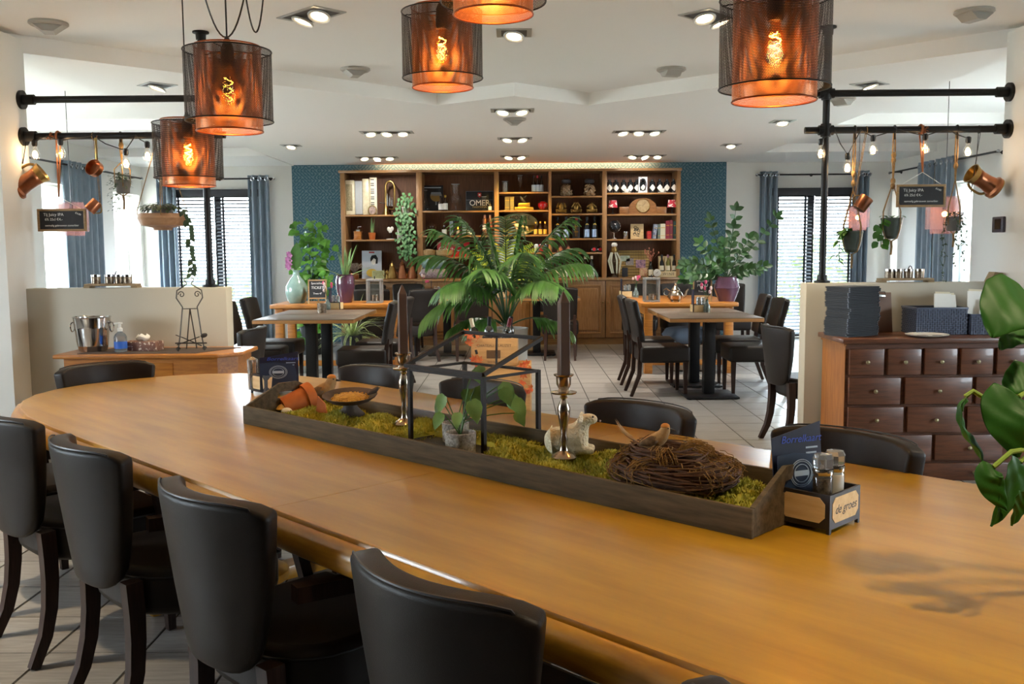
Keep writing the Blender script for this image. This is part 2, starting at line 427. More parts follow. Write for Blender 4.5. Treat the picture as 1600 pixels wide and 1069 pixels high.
# ---- windows
FRW = mat('white_window_frame', 'e8e8e4', .5); FRD = mat('dark_window_frame', '2a2a30', .45)
ROLL = cloth_mat('roller_blind_cloth', 'f6f6f4', .7)
_n = [0]
def side_window(X, y0, y1, z0, z1, roll):
    _n[0] += 1; s = 1 if X > 0 else -1; xa, xb = X-.03, X+.03
    b = B(); w = .05
    for q in ((y0, y0+w, z0, z1), (y1-w, y1, z0, z1), (y0+w, y1-w, z0, z0+w), (y0+w, y1-w, z1-w, z1)): b.box(xa, q[0], q[2], xb, q[1], q[3])
    f = struct(b, 'window_%d' % _n[0], FRW)
    b = B(); b.box(X-.004, y0+w, z0+w, X+.004, y1-w, z1-w); b.ob('pane', PANE, f)
    b = B(); b.box(X-s*.30, y0-.04, z0-.03, X-s*.03, y1+.04, z0); b.ob('window_sill', FRW, f)
    b = B(); b.box(xa, y0+w, 1.38, xb, y1-w, 1.43); b.ob('transom', FRW, f)
    if roll:
        xi = X-s*.06; b = B(); b.box(xi-.002, y0+.03, roll, xi+.002, y1-.03, z1-.05); b.cyl((xi, y0+.02, z1-.04), (xi, y1-.02, z1-.04), .025, n=12); b.box(xi-.006, y0+.03, roll-.02, xi+.006, y1-.03, roll)
        b.ob('roller_blind', ROLL, f)
for y0, y1, z0, z1 in LW: side_window(-XS-.22, y0, y1, z0, z1, 1.42)
for y0, y1, z0, z1 in RW: side_window(XS+.22, y0, y1, z0, z1, 1.40)
side_window(-XS-.22, 7.2, 9.6, .85, 2.2, 0); side_window(XS+.22, 7.2, 9.6, .85, 2.2, 0)
for y0, y1, z0, z1 in NLW:
    for X in (-XS-.2, XS+.2): side_window(X, y0, y1, z0, z1, 0)
def portal(loc, rot, w, h):
    o = lamp('AREA', loc, 1, name='window_portal', rot=rot); o.data.shape = 'RECTANGLE'; o.data.size = w; o.data.size_y = h; o.data.cycles.is_portal = True
for X, s in ((-XS-.32, 1), (XS+.32, -1)):
    for y0, y1, z0, z1 in (LW if s > 0 else RW)+[(7.2, 9.6, .85, 2.2)]+NLW: portal((X, (y0+y1)/2, (z0+z1)/2), (pi/2, 0, s*pi/2 if s < 0 else -pi/2) if False else (0, -s*pi/2, 0), z1-z0, y1-y0)
for q in (BL, BR): portal(((q[0]+q[1])/2, YB+.22, (q[2]+q[3])/2), (-pi/2, 0, 0), q[1]-q[0], q[3]-q[2])
SLAT = mat('blind_slat', '34363b', .55)
TAPE = mat('blind_tape', '26262c', .8)
def end_window(x0, x1, z0, z1, lab):
    _n[0] += 1; b = B(); w = .06; y = YB+.1
    for q in ((x0, x0+w, z0, z1), (x1-w, x1, z0, z1), (x0+w, x1-w, z0, z0+w), (x0+w, x1-w, z1-w, z1), ((x0+x1)/2-.05, (x0+x1)/2+.05, z0+w, z1-w)): b.box(q[0], y-.03, q[2], q[1], y+.03, q[3])
    f = struct(b, 'window_%d' % _n[0], FRD)
    for a, c in ((x0+w, (x0+x1)/2-.05), ((x0+x1)/2+.05, x1-w)):
        b = B(); b.box(a, y-.004, z0+w, c, y+.004, z1-w); b.ob('pane', PANE, f)
    t = thing('venetian_blind', lab, 'blind', ((x0+x1)/2, YB-.05, z0+.02)); hw = (x1-x0)/2-.02; hh = z1-z0-.04
    b = B(); b.box(-hw-.01, -.03, hh-.05, hw+.01, .03, hh+.06, .004); b.ob('headrail', FRD, t)
    for sx in (-1, 1):
        b = B(); n = int(hh/.052); c0 = (hw/2+.005)*sx
        for i in range(n):
            z = .04+i*.052; a = rad(30); w2 = .025
            b.box(-hw/2+.012, -w2, -.0012, hw/2-.012, w2, .0012, m=Matrix.Translation((c0, 0, z)) @ Matrix.Rotation(a, 4, 'X'))
        b.ob('slat', SLAT, t, kind='stuff')
        for k in (-.62, .62):
            b = B(); b.box(c0+k*hw/2-.016, -.028, .02, c0+k*hw/2+.016, -.0265, hh-.04); b.ob('tape', TAPE, t)
        b = B(); b.box(c0-hw/2+.01, -.02, .005, c0+hw/2-.01, .02, .025, .003); b.ob('bottom_rail', FRD, t)
end_window(*BL, 'dark venetian blind with white sky behind, beside the hanging wooden bowl')
end_window(*BR, 'dark venetian blind on the tall window beside the purple potted plant')
# ---- curtains and rods
CURT = mat('blue_grey_curtain', '8593a0', .8, col2='748593', ns=30, stretch=(1, 1, .2), sheen=.3)
CHROME = mat('chrome', 'b9bcc2', .15, 1)
def curtain(p, q, z0, z1, folds, lab, amp=.045):
    p, q = Vector(p), Vector(q); d = (q-p); l = d.length; d.normalize(); nn = Vector((-d.y, d.x, 0))
    t = thing('curtain', lab, 'curtain', (p.x, p.y, z0), math.atan2(d.y, d.x), 'blue curtains at the windows')
    b = B(); f = lambda a, c: (a*l, amp*sin(a*folds*2*pi)*(.75+.25*c), c*(z1-z0)); b.grid(f, folds*10, 4)
    o = b.ob('cloth', CURT, t, smooth=80); s = o.modifiers.new('t', 'SOLIDIFY'); s.thickness = .006
    for i in range(folds*2):
        a = (i+.5)/(folds*2)
        c = Vector((a*l, amp*sin(a*folds*2*pi), z1-z0-.06)); g = amp*folds*2*pi*cos(a*folds*2*pi)/l
        b = B(); tv = Vector((1, g, 0)).normalized(); pts = [c+tv*.026*cos(k*pi/5)+Vector((0, 0, .026*sin(k*pi/5))) for k in range(10)]
        b.tube(pts, .006, 5, True); b.ob('eyelet', CHROME, t)
    return t
def rod(p, q, lab):
    t = thing('curtain_rod', lab, 'curtain rod', p); d = Vector(q)-Vector(p)
    b = B(); b.cyl((0, 0, 0), d, .012, n=10); b.ob('pole', BLACK, t)
    for s, e in ((d*0, -d.normalized()), (d, d.normalized())):
        b = B(); b.ball(s+e*.012, .022, 10, 6); b.ob('finial', CHROME, t)
    nn = Vector((0, 1, 0)) if abs(d.x) > abs(d.y) else Vector((1 if p[0] > 0 else -1, 0, 0))
    for k in (.04, .5, .96):
        b = B(); b.cyl(d*k, d*k+nn*.115, .007, n=6); b.cyl(d*k+nn*.108, d*k+nn*.12, .022, n=10); b.ob('bracket', BLACK, t)
ZR = 2.43
rod((-5.2, YB-.12, ZR), (-3.56, YB-.12, ZR), 'straight dark curtain rod above the blind beside the hanging wooden bowl')
rod((3.56, YB-.12, ZR), (5.2, YB-.12, ZR), 'straight dark curtain rod above the tall blind by the purple pot')
rod((-XS+.12, 10.7, ZR), (-XS+.12, 14.0, ZR), 'thin curtain rod along the side wall behind the copper jug and bulbs')
rod((XS-.12, 10.9, ZR), (XS-.12, 14.0, ZR), 'thin curtain rod along the side wall behind the hanging planters')
yl = YB-.12
def ypx(x, X): return at(x, 340, X=X).y
curtain((-3.93, yl, 0), (-3.62, yl, 0), .03, ZR+.05, 3, 'blue-grey curtain between the left blind and the teal wall')
curtain((3.6, yl, 0), (3.86, yl, 0), .03, ZR+.05, 3, 'blue-grey curtain between the purple potted plant and the right blind')
curtain((4.96, yl, 0), (5.2, yl, 0), .03, ZR+.05, 3, 'narrow blue-grey curtain at the far end of the right blind, beside the pale pink shade')
curtain((-5.28, yl, 0), (-5.0, yl, 0), .03, ZR+.05, 3, 'narrow blue-grey curtain beside the hanging wooden bowl')
xl = -XS+.12; xr = XS-.12
for a, c, X, fo, lab in ((104, 128, xl, 3, 'pale lit blue-grey curtain just beside the hanging chalkboard'), (131, 158, xl, 3, 'shaded blue-grey curtain behind the hanging copper pan'),
                         (1432, 1457, xr, 3, 'blue-grey curtain directly behind the right chalkboard sign'), (1459, 1492, xr, 4, 'blue-grey curtain behind the small grey hanging planter'),
                         ):
    ya, yb = sorted((ypx(a, X), ypx(c, X))); curtain((X, ya, 0), (X, yb, 0), .05, ZR+.05, fo, lab)
# ---- outside
b = B(); b.box(-60, -40, -.3, 60, 80, -.1); struct(b, 'exterior_ground', mat('outside_paving', 'b9b3a8', .9))
BRK = mat('outside_brick', '8d6a5a', .9, col2='b9a596', ns=6)
b = B(); b.box(11, 11, -.1, 15, 24, 2.6); b.prism([(10.6, 2.6), (15.4, 2.6), (13, 4.4)], 10.8, 24.2, 'y'); struct(b, 'exterior_house', BRK)
HEDGE = mat('hedge_leaf', '9db07c', .8, rand=.1)
def hedge(lab, x0, y0, x1, y1, h, n):
    b = B()
    for i in range(n):
        c = Vector((R.uniform(x0, x1), R.uniform(y0, y1), R.uniform(0, h))); d = Vector((R.uniform(-1, 1), R.uniform(-1, 1), R.uniform(-.5, 1))).normalized()
        b.strip([c, c+d*.10, c+d*.2], [.02, .06, .01], (R.uniform(-1, 1), R.uniform(-1, 1), 1))
    o = b.ob('hedge', HEDGE, None, kind='stuff'); o['label'] = lab; o['category'] = 'hedge'
hedge('green hedge outside seen through the blind beside the purple pot', 3.4, 17.5, 6.5, 18.5, 1.5, 1500)
hedge('green hedge outside the glazed door seen below the hanging wooden bowl', -7, 19, -3.2, 20, .8, 900)

# ================================================================ CEILING FITTINGS
ALU = mat('brushed_grey_metal', 'b2b2b0', .35, .4); WHP = mat('white_plastic', 'dcdad4', .5)
LED = mat('spot_lens', 'fff0d0', .3, emit='ffe4b0', es=9)
def downlight(x, y, z, n, rz, e, lab):
    aim = 0 if y < 12.5 else (2 if abs(x) < .5 else 1)
    t = thing('recessed_spotlight', lab, 'spotlight', (x, y, z), rz, 'recessed spotlights in the ceiling')
    L = .17*n+.05; w = .11
    b = B()
    for q in ((-L/2, -w, L/2, -w+.02), (-L/2, w-.02, L/2, w), (-L/2, -w+.02, -L/2+.03, w-.02), (L/2-.03, -w+.02, L/2, w-.02)): b.box(q[0], q[1], -.006, q[2], q[3], 0)
    b.ob('frame', ALU, t); b = B(); b.box(-L/2+.03, -w+.02, -.003, L/2-.03, w-.02, 0); b.ob('recess', mat('recess_grey', '57534f', .6), t)
    for i in range(n):
        cx = (i-(n-1)/2)*.17; tl = (.35, -.4, .15, -.2)[(i+int(abs(x*7))) % 4]
        b = B(); b.lathe([(.03, .004), (.062, 0), (.068, -.006), (.064, -.014), (.054, -.012), (.045, -.003)], 18, cap0=True, cap1=False)
        mm = Matrix.Translation((cx, 0, -.020)) @ Matrix.Rotation(tl*.4, 4, 'Y') @ Matrix.Rotation(-.3, 4, 'X'); b.xf(mm)
        s = b.ob('spot_head', mat('white_spot_head', 'd8d8d6', .3), t)
        b = B(); b.lathe([(.001, -.008), (.048, -.005)], 14, cap0=False, cap1=False); b.xf(mm); b.ob('lens', LED, s)
    if e: lamp('SPOT', (0, 0, -.06), e*((1.2 if aim == 1 else 2.6) if y > 8 else 1.3), (1, .66, .16) if aim == 2 else (1, .93, .82) if y > 8 else (1, .80, .52), .05, (rad(30) if aim == 2 else rad(52) if aim else 0, 0, 0), 'spot_beam', t, rad(90 if aim else 100), .8)
q45 = pi/4
for i, (x, y, z, n, rz, e, lab) in enumerate((
    (-1.17, 5.65, ZU, 2, -q45, 55, 'twin recessed spotlight set diagonally between the slack cable and the middle pendant lamp'),
    (0, 6.15, ZU, 1, 0, 45, 'single square recessed spotlight right of the middle pendant lamp'),
    (1.17, 5.78, ZU, 2, q45, 55, 'twin recessed spotlight set diagonally, half hidden by the largest pendant lamp'),
    (-.02, 8.75, ZL, 2, 0, 40, 'twin recessed spotlight just beyond the point of the zigzag ceiling edge'),
    (-1.36, 10.3, ZL, 3, 0, 40, 'triple recessed spotlight over the table with the green vase'),
    (0, 10.95, ZL, 2, 0, 40, 'twin recessed spotlight in the ceiling directly above the big palm'),
    (1.33, 10.4, ZL, 3, 0, 40, 'triple recessed spotlight over the table with the silver teapot'),
    (-1.86, 13.05, ZL, 3, 0, 22, 'triple recessed spotlight in front of the accordion shelf'),
    (0, 13.05, ZL, 2, 0, 25, 'twin recessed spotlight in front of the middle of the bookcase'),
    (1.76, 13.1, ZL, 3, 0, 22, 'triple recessed spotlight in front of the shelf with diamond label bottles'),
    (-2.68, 7.3, ZL, 1, -q45, 18, 'single recessed spotlight above the iron pipe by the chalkboard with copper pan'),
    (2.73, 7.5, ZL, 1, q45, 18, 'single recessed spotlight above the iron pipe by the wall thermostat'),
    (2.66, 9.65, ZL, 1, 0, 14, 'single small recessed spotlight over the chairs by the tall blind'),
    (-2.66, 11.5, ZL, 1, 0, 14, 'small recessed spotlight above the orchid in the green vase'),
    (2.63, 11.8, ZL, 1, 0, 14, 'small recessed spotlight above the plant in the purple pot'),
    (1.15, 1.0, ZU, 2, 0, 42, 'twin recessed spotlight above the near end of the long table'),
    (-3.3, 2.9, ZU, 2, 0, 150, 'added unseen twin spotlight above the floor behind the leather armchairs'), (-.6, -.6, ZU, 1, 0, 10, 'single recessed spotlight above the place where the picture was taken'), (2.6, 3.2, ZU, 2, 0, 45, 'added unseen twin spotlight between long table and drawer chest'))):  # both twin spots here are added, out of view, to brighten the near zone
    downlight(x, y, z, n, rz, e, lab)
DETM = mat('detector_grey', 'aaa69e', .5)
def detector(x, y, z, lab):
    t = thing('ceiling_detector', lab, 'detector', (x, y, z), R.uniform(0, 6), 'white round detectors on the ceiling')
    b = B(); b.lathe([(.11, 0), (.112, -.012), (.10, -.022), (.0001, -.024)], 22, cap1=False); b.ob('base', DETM, t)
    b = B(); b.prism([(-.085, -.02), (.085, -.02), (.03, -.06), (-.03, -.06)], -.06, .06, 'x'); b.ob('sensor', DETM, t)
for x, y, z, lab in ((-2.75, 5.78, ZU, 'round detector on the ceiling above the end of the upper iron pipe'), (-1.19, 7.3, ZU, 'round detector on the ceiling beside the middle pendant lamp'),
                     (1.19, 7.4, ZU, 'round detector on the ceiling near the largest pendant lamp'), (2.66, 5.68, ZU, 'round detector above the pipe end over the thermostat'),
                     (0, 9.3, ZL, 'round detector behind the twin spotlight on the lowered ceiling'), (2.76, 8.2, ZL, 'round detector between the two iron pipes over the hanging planters')):
    detector(x, y, z, lab)
# cove light along the top of the back wall
b = B(); b.box(-2.0, 14.16, 2.645, 2.0, 14.19, 2.665); solo(b, 'light_strip', mat('warm_led', 'ffffff', emit='ffbe8c', es=16), 'warm led strip glowing in the ceiling gap above the bookcase', 'light strip')

# ---- pendant lamps over the long table
SHO = mesh_mat('black_mesh', '0c0a09', .75, 0, 230, 245, .335)
SHI = mesh_mat('copper_mesh', 'a4704e', .35, .8, 180, 245, .31)
AMBER = glass_mat('amber_glass', (1, .72, .34), .9, .02, 1.45, .02)
FIL = mat('glowing_filament', 'ffb040', emit='ffb048', es=110)
COPW = mat('copper_rim', '9a5230', .35, .9)
def pendant(x, y, zc, lab, ztop=ZU):
    t = thing('pendant_lamp', lab, 'pendant lamp', (x, y, zc), R.uniform(0, 3), 'mesh pendant lamps over the long table')
    b = B(); b.lathe([(.15, -.12), (.15, .12)], 56, cap0=False, cap1=False); o = b.ob('outer_shade', SHO, t)
    for z in (-.12, .12):
        b = B(); b.tube([(.15*cos(i*pi/20), .15*sin(i*pi/20), z) for i in range(40)], .0028, 6, True); b.ob('outer_rim', BLACK, o)
    b = B(); b.lathe([(.114, -.155), (.114, .135)], 48, cap0=False, cap1=False); o = b.ob('inner_shade', SHI, t)
    for z in (-.155, .135):
        b = B(); b.tube([(.114*cos(i*pi/18), .114*sin(i*pi/18), z) for i in range(36)], .0026, 6, True); b.ob('inner_rim', COPW, o)
    b = B()
    for k in range(3): a = k*2*pi/3; b.cyl((0, 0, .125), (.15*cos(a), .15*sin(a), .118), .0022, n=5)
    b.ob('shade_spider', BLACK, t)
    b = B(); b.lathe([(.006, .17), (.014, .15), (.022, .13), (.024, .075), (.02, .06)], 16); b.ob('socket', BLACKP, t)
    b = B(); b.lathe([(.013, .06), (.014, .045), (.030, .0), (.034, -.03), (.024, -.062), (.001, -.072)], 16, cap0=False, cap1=False); g = b.ob('bulb', AMBER, t)
    b = B(); pts = [(.016*cos(k*.75)*(.6+.4*sin(k*.2)), .016*sin(k*.75), .03-.0032*k) for k in range(26)]; b.tube(pts, .0024, 5); b.ob('filament', FIL, g)
    b = B(); b.cyl((0, 0, .16), (0, 0, ztop-zc), .003, n=6); b.ob('cable', BLACKP, t)
    b = B(); b.lathe([(.05, ztop-zc), (.05, ztop-zc-.02), (.012, ztop-zc-.03)], 18); b.ob('ceiling_rose', BLACKP, t)
    lamp('POINT', (0, 0, -.02), 4, (1, .76, .45), .03, None, 'bulb_light', t)
PEND = [(357, 135, 3.41, 'mesh pendant lamp third in size, lit bulb, hanging in front of the pipe post'), (691, 71, 3.66, 'mesh pendant lamp hanging alone above the middle of the room'),
        (294, 236, 4.34, 'smallest and lowest mesh pendant lamp, in front of the lower iron pipe'), (1211, 68, 2.69, 'largest mesh pendant lamp, at the end of the upper right pipe'),
        (770, -65, 2.80, 'mesh pendant lamp cut off at the top edge, only its copper bottom showing')]
for x, y, Y, lab in PEND:
    p = at(x, y, Y=Y); pendant(p.x, p.y, p.z, lab)
# slack spare cable between the pendants
def catenary(p, q, sag, n=14): p, q = Vector(p), Vector(q); return [p.lerp(q, i/n)-Vector((0, 0, sag*4*(i/n)*(1-i/n))) for i in range(n+1)]
p0 = at(318, -12, Y=3.42); p1 = at(383, -12, Y=3.5); p2 = at(412, -12, Y=3.55)
b = B(); b.tube(catenary(p0, p1, .155), .003, 6); b.tube(catenary(p1, p2, .14), .003, 6)
for p in (p0, p1, p2): b.cyl(p, (p.x, p.y, ZU), .003, n=6)
solo(b, 'slack_cable', BLACKP, 'slack black lamp cable looping down beside the pendant cords', 'cable')
# ================================================================ IRON PIPE RACKS
YP = 6.055; Z1, Z2 = 2.325, 2.10
def pipe_rack(sgn, lab):
    t = thing('pipe_rack', lab, 'pipe rack', (sgn*1.94, YP, 1.15)); s = sgn
    b = B(); b.cyl((0, 0, 0), (0, 0, ZL+.11-1.15), .0215, n=14); b.ob('post', BLACK, t)
    for z0 in (.0, ZU-1.15-.05):
        b = B(); up = z0 == 0
        b.lathe([(.05, z0 if up else z0+.05), (.05, z0+.012 if up else z0+.04), (.032, z0+.016 if up else z0+.034), (.03, z0+.05 if up else z0)], 18); b.ob('floor_flange' if up else 'ceiling_flange', BLACK, t)
    for z in (Z1, Z2):
        zz = z-1.15
        b = B(); b.cyl((-s*.13, -.0, zz), (s*1.13, 0, zz), .0215, n=14); r = b.ob('rail', BLACK, t)
        b = B(); b.lathe([(.03, -.04), (.032, -.036), (.032, .036), (.03, .04)], 16, (0, 0, zz)); b.cyl((-.045, 0, zz), (.045, 0, zz), .031, n=16); b.ob('tee_joint', BLACK, t)
        b = B(); b.cyl((s*1.055, 0, zz), (s*1.125, 0, zz), .032, n=16); b.cyl((s*1.122, 0, zz), (s*1.14, 0, zz), .058, n=20); b.ob('wall_flange', BLACK, r)
pipe_rack(-1, 'black iron pipe rack on the half wall above the sideboard with ice bucket')
pipe_rack(1, 'black iron pipe rack on the half wall behind the dark drawer chest')
CLEARB = glass_mat('clear_bulb', (.98, .98, .96), 1, .02, 1.45, .05)
FILW = mat('warm_filament', 'ffd090', emit='ffb050', es=45)
def festoon(lab, xs, drops, zr=Z2):
    """string of bulbs wound along the lower rail: one cable, a socket, bulb and filament each"""
    t = thing('festoon_lights', lab, 'string lights', (xs[0], YP, zr))
    pts = []; o = Vector((xs[0], YP, zr))
    for i, (x, d) in enumerate(zip(xs, drops)):
        p = Vector((x, YP-.026, zr-d))
        if i:
            xm = (x+xs[i-1])/2; pts.append(Vector((xm, YP-.026, zr+.0))); pts.append(Vector((xm+(x-xm)*.4, YP-.03, zr-d*.55)))
        pts.append(p)
    b = B(); b.tube([p-o for p in pts], .0035, 6); b.ob('cable', BLACKP, t)
    for x, d in zip(xs, drops):
        p = Vector((x, YP-.026, zr-d))-o
        b = B(); b.lathe([(.009, .012), (.017, .006), (.017, -.018), (.013, -.03)], 14, p); s = b.ob('lamp_socket', BLACKP, t)
        b = B(); b.lathe([(.012, -.026), (.013, -.04), (.026, -.068), (.029, -.085), (.022, -.104), (.002, -.113)], 16, p, False, False); b.ob('bulb', CLEARB, s)
        b = B(); b.tube([p+Vector((.012*cos(k*1.3), .006*sin(k*1.3), -.075-.004*(k % 2))) for k in range(7)], .0022, 5); b.ob('filament', FILW, s)
        lamp('POINT', p+Vector((0, 0, -.08)), .5, (1, .7, .4), .02, None, 'bulb_glow', t)
def rx(px, y=220): return at(px, y, Y=YP).x
festoon('string of clear bulbs on the pipe beside the copper jug and wooden bowl planter', [rx(57), rx(97), rx(198), rx(232)], [.035, .03, .095, .05])
festoon('string of clear bulbs on the pipe above the small chalkboard and macrame planters', [rx(1281), rx(1323), rx(1362), rx(1443), rx(1510)], [.065, .155, .045, .04, .06])
# ---- copper jugs hung from the pipes by their handles
def jug(loc, ang, s, lab, cordx, turn=0):
    """tankard whose axis leans by ang in the plane of the rack; origin at its middle"""
    t = thing('copper_jug', lab, 'jug', loc, group='copper jugs hanging from the pipes')
    mm = Matrix.Rotation(turn, 4, 'Z') @ Matrix.Rotation(ang, 4, 'Y') @ Matrix.Scale(s, 4)
    b = B(); b.lathe([(.05, -.085), (.062, -.08), (.062, -.066), (.05, -.055), (.044, -.02), (.043, .03), (.047, .06)], 28, cap1=False); b.xf(mm)
    o = b.ob('body', COPPER, t); sf = o.modifiers.new('t', 'SOLIDIFY'); sf.thickness = -.002
    for z0, z1, r0, r1 in ((-.087, -.064, .0635, .0625), (.052, .09, .047, .058)):
        b = B(); b.lathe([(r0, z0), (r1, z1), (r1-.004, z1), (r0-.004, z0)], 28, cap0=False, cap1=False); b.xf(mm); b.ob('brass_band', BRASS, t)
    b = B(); pts = [Vector((-.046-.04*sin(k*pi/8)-.01*cos(k*pi/4), 0, .075-.115*k/8)) for k in range(9)]
    b.tube(pts, .0075, 8); b.xf(mm); b.ob('handle', BRASS, t)
    hp = mm @ Vector((-.092, 0, .03)); d = Vector((cordx, YP, Z2+.022))-Vector(loc)
    b = B(); b.tube([hp, hp.lerp(d, .5)+Vector((.008, 0, 0)), d], .0022, 6); b.tube([hp+Vector((0, .006, 0)), d+Vector((.015, 0, 0))], .0018, 6); b.tube([d+Vector((0, .024*cos(a*pi/5), -.024+.024*sin(a*pi/5))) for a in range(10)], .0025, 5, True)
    b.ob('hanging_cord', BLACKP, t)
p = at(45, 283, Y=YP-.02); jug(p, rad(56), 1.15, 'copper jug with brass bands hanging beside the two bare bulbs', rx(40), .25)
p = at(1537, 283, Y=YP-.02); jug(p, rad(-60), 1.1, 'copper jug with brass bands hanging in front of the pale wall pier by the thermostat', rx(1529), pi-.2 if False else .1)
def cup(loc, ang, s, lab, cordx, tilt=0, cat='measuring cup', name='copper_measuring_cup'):
    t = thing(name, lab, cat, loc); mm = Matrix.Rotation(ang, 4, 'Y') @ Matrix.Rotation(tilt, 4, 'X') @ Matrix.Scale(s, 4)
    b = B(); b.lathe([(.036, -.04), (.038, -.036), (.04, .04), (.037, .04), (.035, -.034)], 22, cap1=True); b.xf(mm); b.ob('body', COPPER, t)
    b = B(); b.tube([Vector((-.038-.026*sin(k*pi/7), 0, .03-.06*k/7)) for k in range(8)], .004, 6); b.xf(mm); b.ob('handle', BRASS, t)
    hp = mm @ Vector((-.06, 0, 0)); d = Vector((cordx, YP, Z2+.022))-Vector(loc)
    b = B(); b.tube([hp, d], .0018, 5); b.tube([hp+Vector((.006, 0, 0)), d+Vector((.01, .0, 0))], .0018, 5); b.tube([d+Vector((0, .024*cos(a*pi/5), -.024+.024*sin(a*pi/5))) for a in range(10)], .0025, 5, True); b.ob('hanging_cord', ROPE, t)
p = at(1348, 318, Y=YP-.02); cup(p, rad(35), 1.1, 'small copper cup hanging in front of the tall blind, beside the first macrame planter', rx(1353))
p = at(146, 322, Y=YP-.02); cup(p, rad(-140), .95, 'small tilted copper cup hanging low beside the chalkboard edge, under the copper pan', rx(146), .3)
def pan(loc, lab):
    t = thing('copper_pan', lab, 'pan', loc)
    mm = Matrix.Rotation(rad(-15), 4, 'Z') @ Matrix.Rotation(rad(68), 4, 'X')
    b = B(); b.lathe([(.044, 0), (.05, .006), (.053, .045), (.050, .045), (.046, .01)], 24); b.xf(mm); b.ob('bowl', COPPER, t)
    b = B(); b.bar((0, .0, .05), (0, -.0, .185), .014, .006, .002); b.cyl((0, -.004, .19), (0, .004, .19), .010, n=10); b.ob('handle', BRASS, t)
    dz = Z2+.022-loc[2]
    b = B(); b.tube([(0, 0, .19), (0, YP-loc[1], dz)], .002, 5); b.ob('hanging_cord', ROPER, t)
pan(at(152, 266, Y=YP-.04), 'small copper pan hanging bottom out from the pipe before the shaded curtain')
# ---- chalkboards
FRAMEW = mat('pale_frame_wood', 'a5885f', .6, col2='8b6f49', ns=5, stretch=(3, 20, 20))
def chalkboard(loc, lab, rope, knotx, extra_tail):
    t = thing('hanging_chalkboard', lab, 'chalkboard', loc, rad(0))
    w, h = .152, .07
    b = B(); b.box(-w+.012, -.004, -h+.012, w-.012, .004, h-.012); b.ob('slate', CHALK, t)
    for q in ((-w, -h, w, -h+.014), (-w, h-.014, w, h), (-w, -h+.014, -w+.014, h-.014), (w-.014, -h+.014, w, h-.014)):
        b = B(); b.box(q[0], -.009, q[1], q[2], .009, q[3], .002); b.ob('frame_rail', FRAMEW, t)
    text('lettering', 'Tij Juicy IPA', CHALKW, t, (-.05, -.0055, .034), FRONT, .026)
    text('lettering', '6% 25cl €4.-', CHALKW, t, (-.05, -.0055, .004), FRONT, .022)
    text('lettering', 'eenmalig gebrouwen zomerbier', CHALKW, t, (0, -.0055, -.034), FRONT, .0165)
    text('lettering', '€4.80', CHALKW, t, (.105, -.0055, .038), (pi/2, rad(20), 0), .016)
    k = Vector((knotx-loc[0], 0, .145)); d = Vector((knotx-loc[0], YP-loc[1], Z2+.025-loc[2]))
    b = B(); b.tube([(-w+.03, 0, h), k], .0016, 5); b.tube([(w-.03, 0, h), k], .0016, 5); b.ob('cord', PAPER, t)
    b = B(); b.tube([k, k.lerp(d, .5)+Vector((-.008, 0, 0)), d+Vector((-.016, 0, 0))], .0046, 7); b.tube([k, k.lerp(d, .5)+Vector((.008, 0, 0)), d+Vector((.012, 0, 0))], .0046, 7)
    b.tube([d+Vector((-.004, .028*cos(a*pi/6), -.025+.029*sin(a*pi/6))) for a in range(12)], .007, 7, True)
    for k2 in range(16):
        a = R.uniform(0, 6.28); c = d+Vector((extra_tail, -.02, -.025)); b.tube([c, c+Vector((cos(a)*.03, R.uniform(-.01, .01), sin(a)*.025))], .0022, 4)
    b.ob('rope', rope, t)
chalkboard(at(97, 344, Y=YP-.04), 'small wood-framed chalkboard hanging between the copper jug and copper cup', ROPER, rx(92), -.05)
chalkboard(at(1439, 306, Y=YP-.04), 'small wood-framed chalkboard hanging between two macrame planters', ROPER, rx(1439), .01)
# ---- hanging planters
GREENGL = mat('ribbed_green_glaze', '47524a', .35, col2='39433c', ns=10)
GREYPOT = mat('grey_pot', '6b6864', .7, bump=.1)
def leafpts(base, dirv, L, droop, n=5):
    p = Vector(base); d = Vector(dirv).normalized(); out = [p.copy()]
    for i in range(n):
        d = (d+Vector((0, 0, -droop/n))).normalized(); p = p+d*(L/n); out.append(p.copy())
    return out
OVAL = [.05, .6, 1, .95, .6, .03]; LANCE = [.35, .8, 1, .85, .5, .03]; HEART = [.55, 1, 1, .75, .4, .02]
def leaf(b, base, dirv, L, w, droop=.6, prof=OVAL, fold=.18, nrm=(0, 0, 1)):
    b.strip(leafpts(base, dirv, L, droop, len(prof)-1), [w*q for q in prof], nrm, fold)
def macrame(b, r, ztop, zb, knots, n=4, rr=.0034):
    apex = Vector((0, 0, ztop*.45))
    for i in range(n):
        a = 2*pi*i/n+.4; b.tube([(0, 0, zb-.015), (r*cos(a)*.7, r*sin(a)*.7, zb+.005), (r*cos(a)*1.03, r*sin(a)*1.03, zb+.06), (r*cos(a)*1.06, r*sin(a)*1.06, .10), apex], rr, 5)
    for o in (-.004, .004): b.tube([apex, apex.lerp(Vector((0, 0, ztop)), .5)+Vector((o*2, 0, 0)), (o, 0, ztop)], rr*1.3, 6)
    for z in knots: b.ball((0, 0, z), (.016, .015, .022), 8, 6)
    b.tube([(0, 0, zb-.015), (.004, 0, zb-.05), (0, 0, zb-.10)], rr*2, 6)
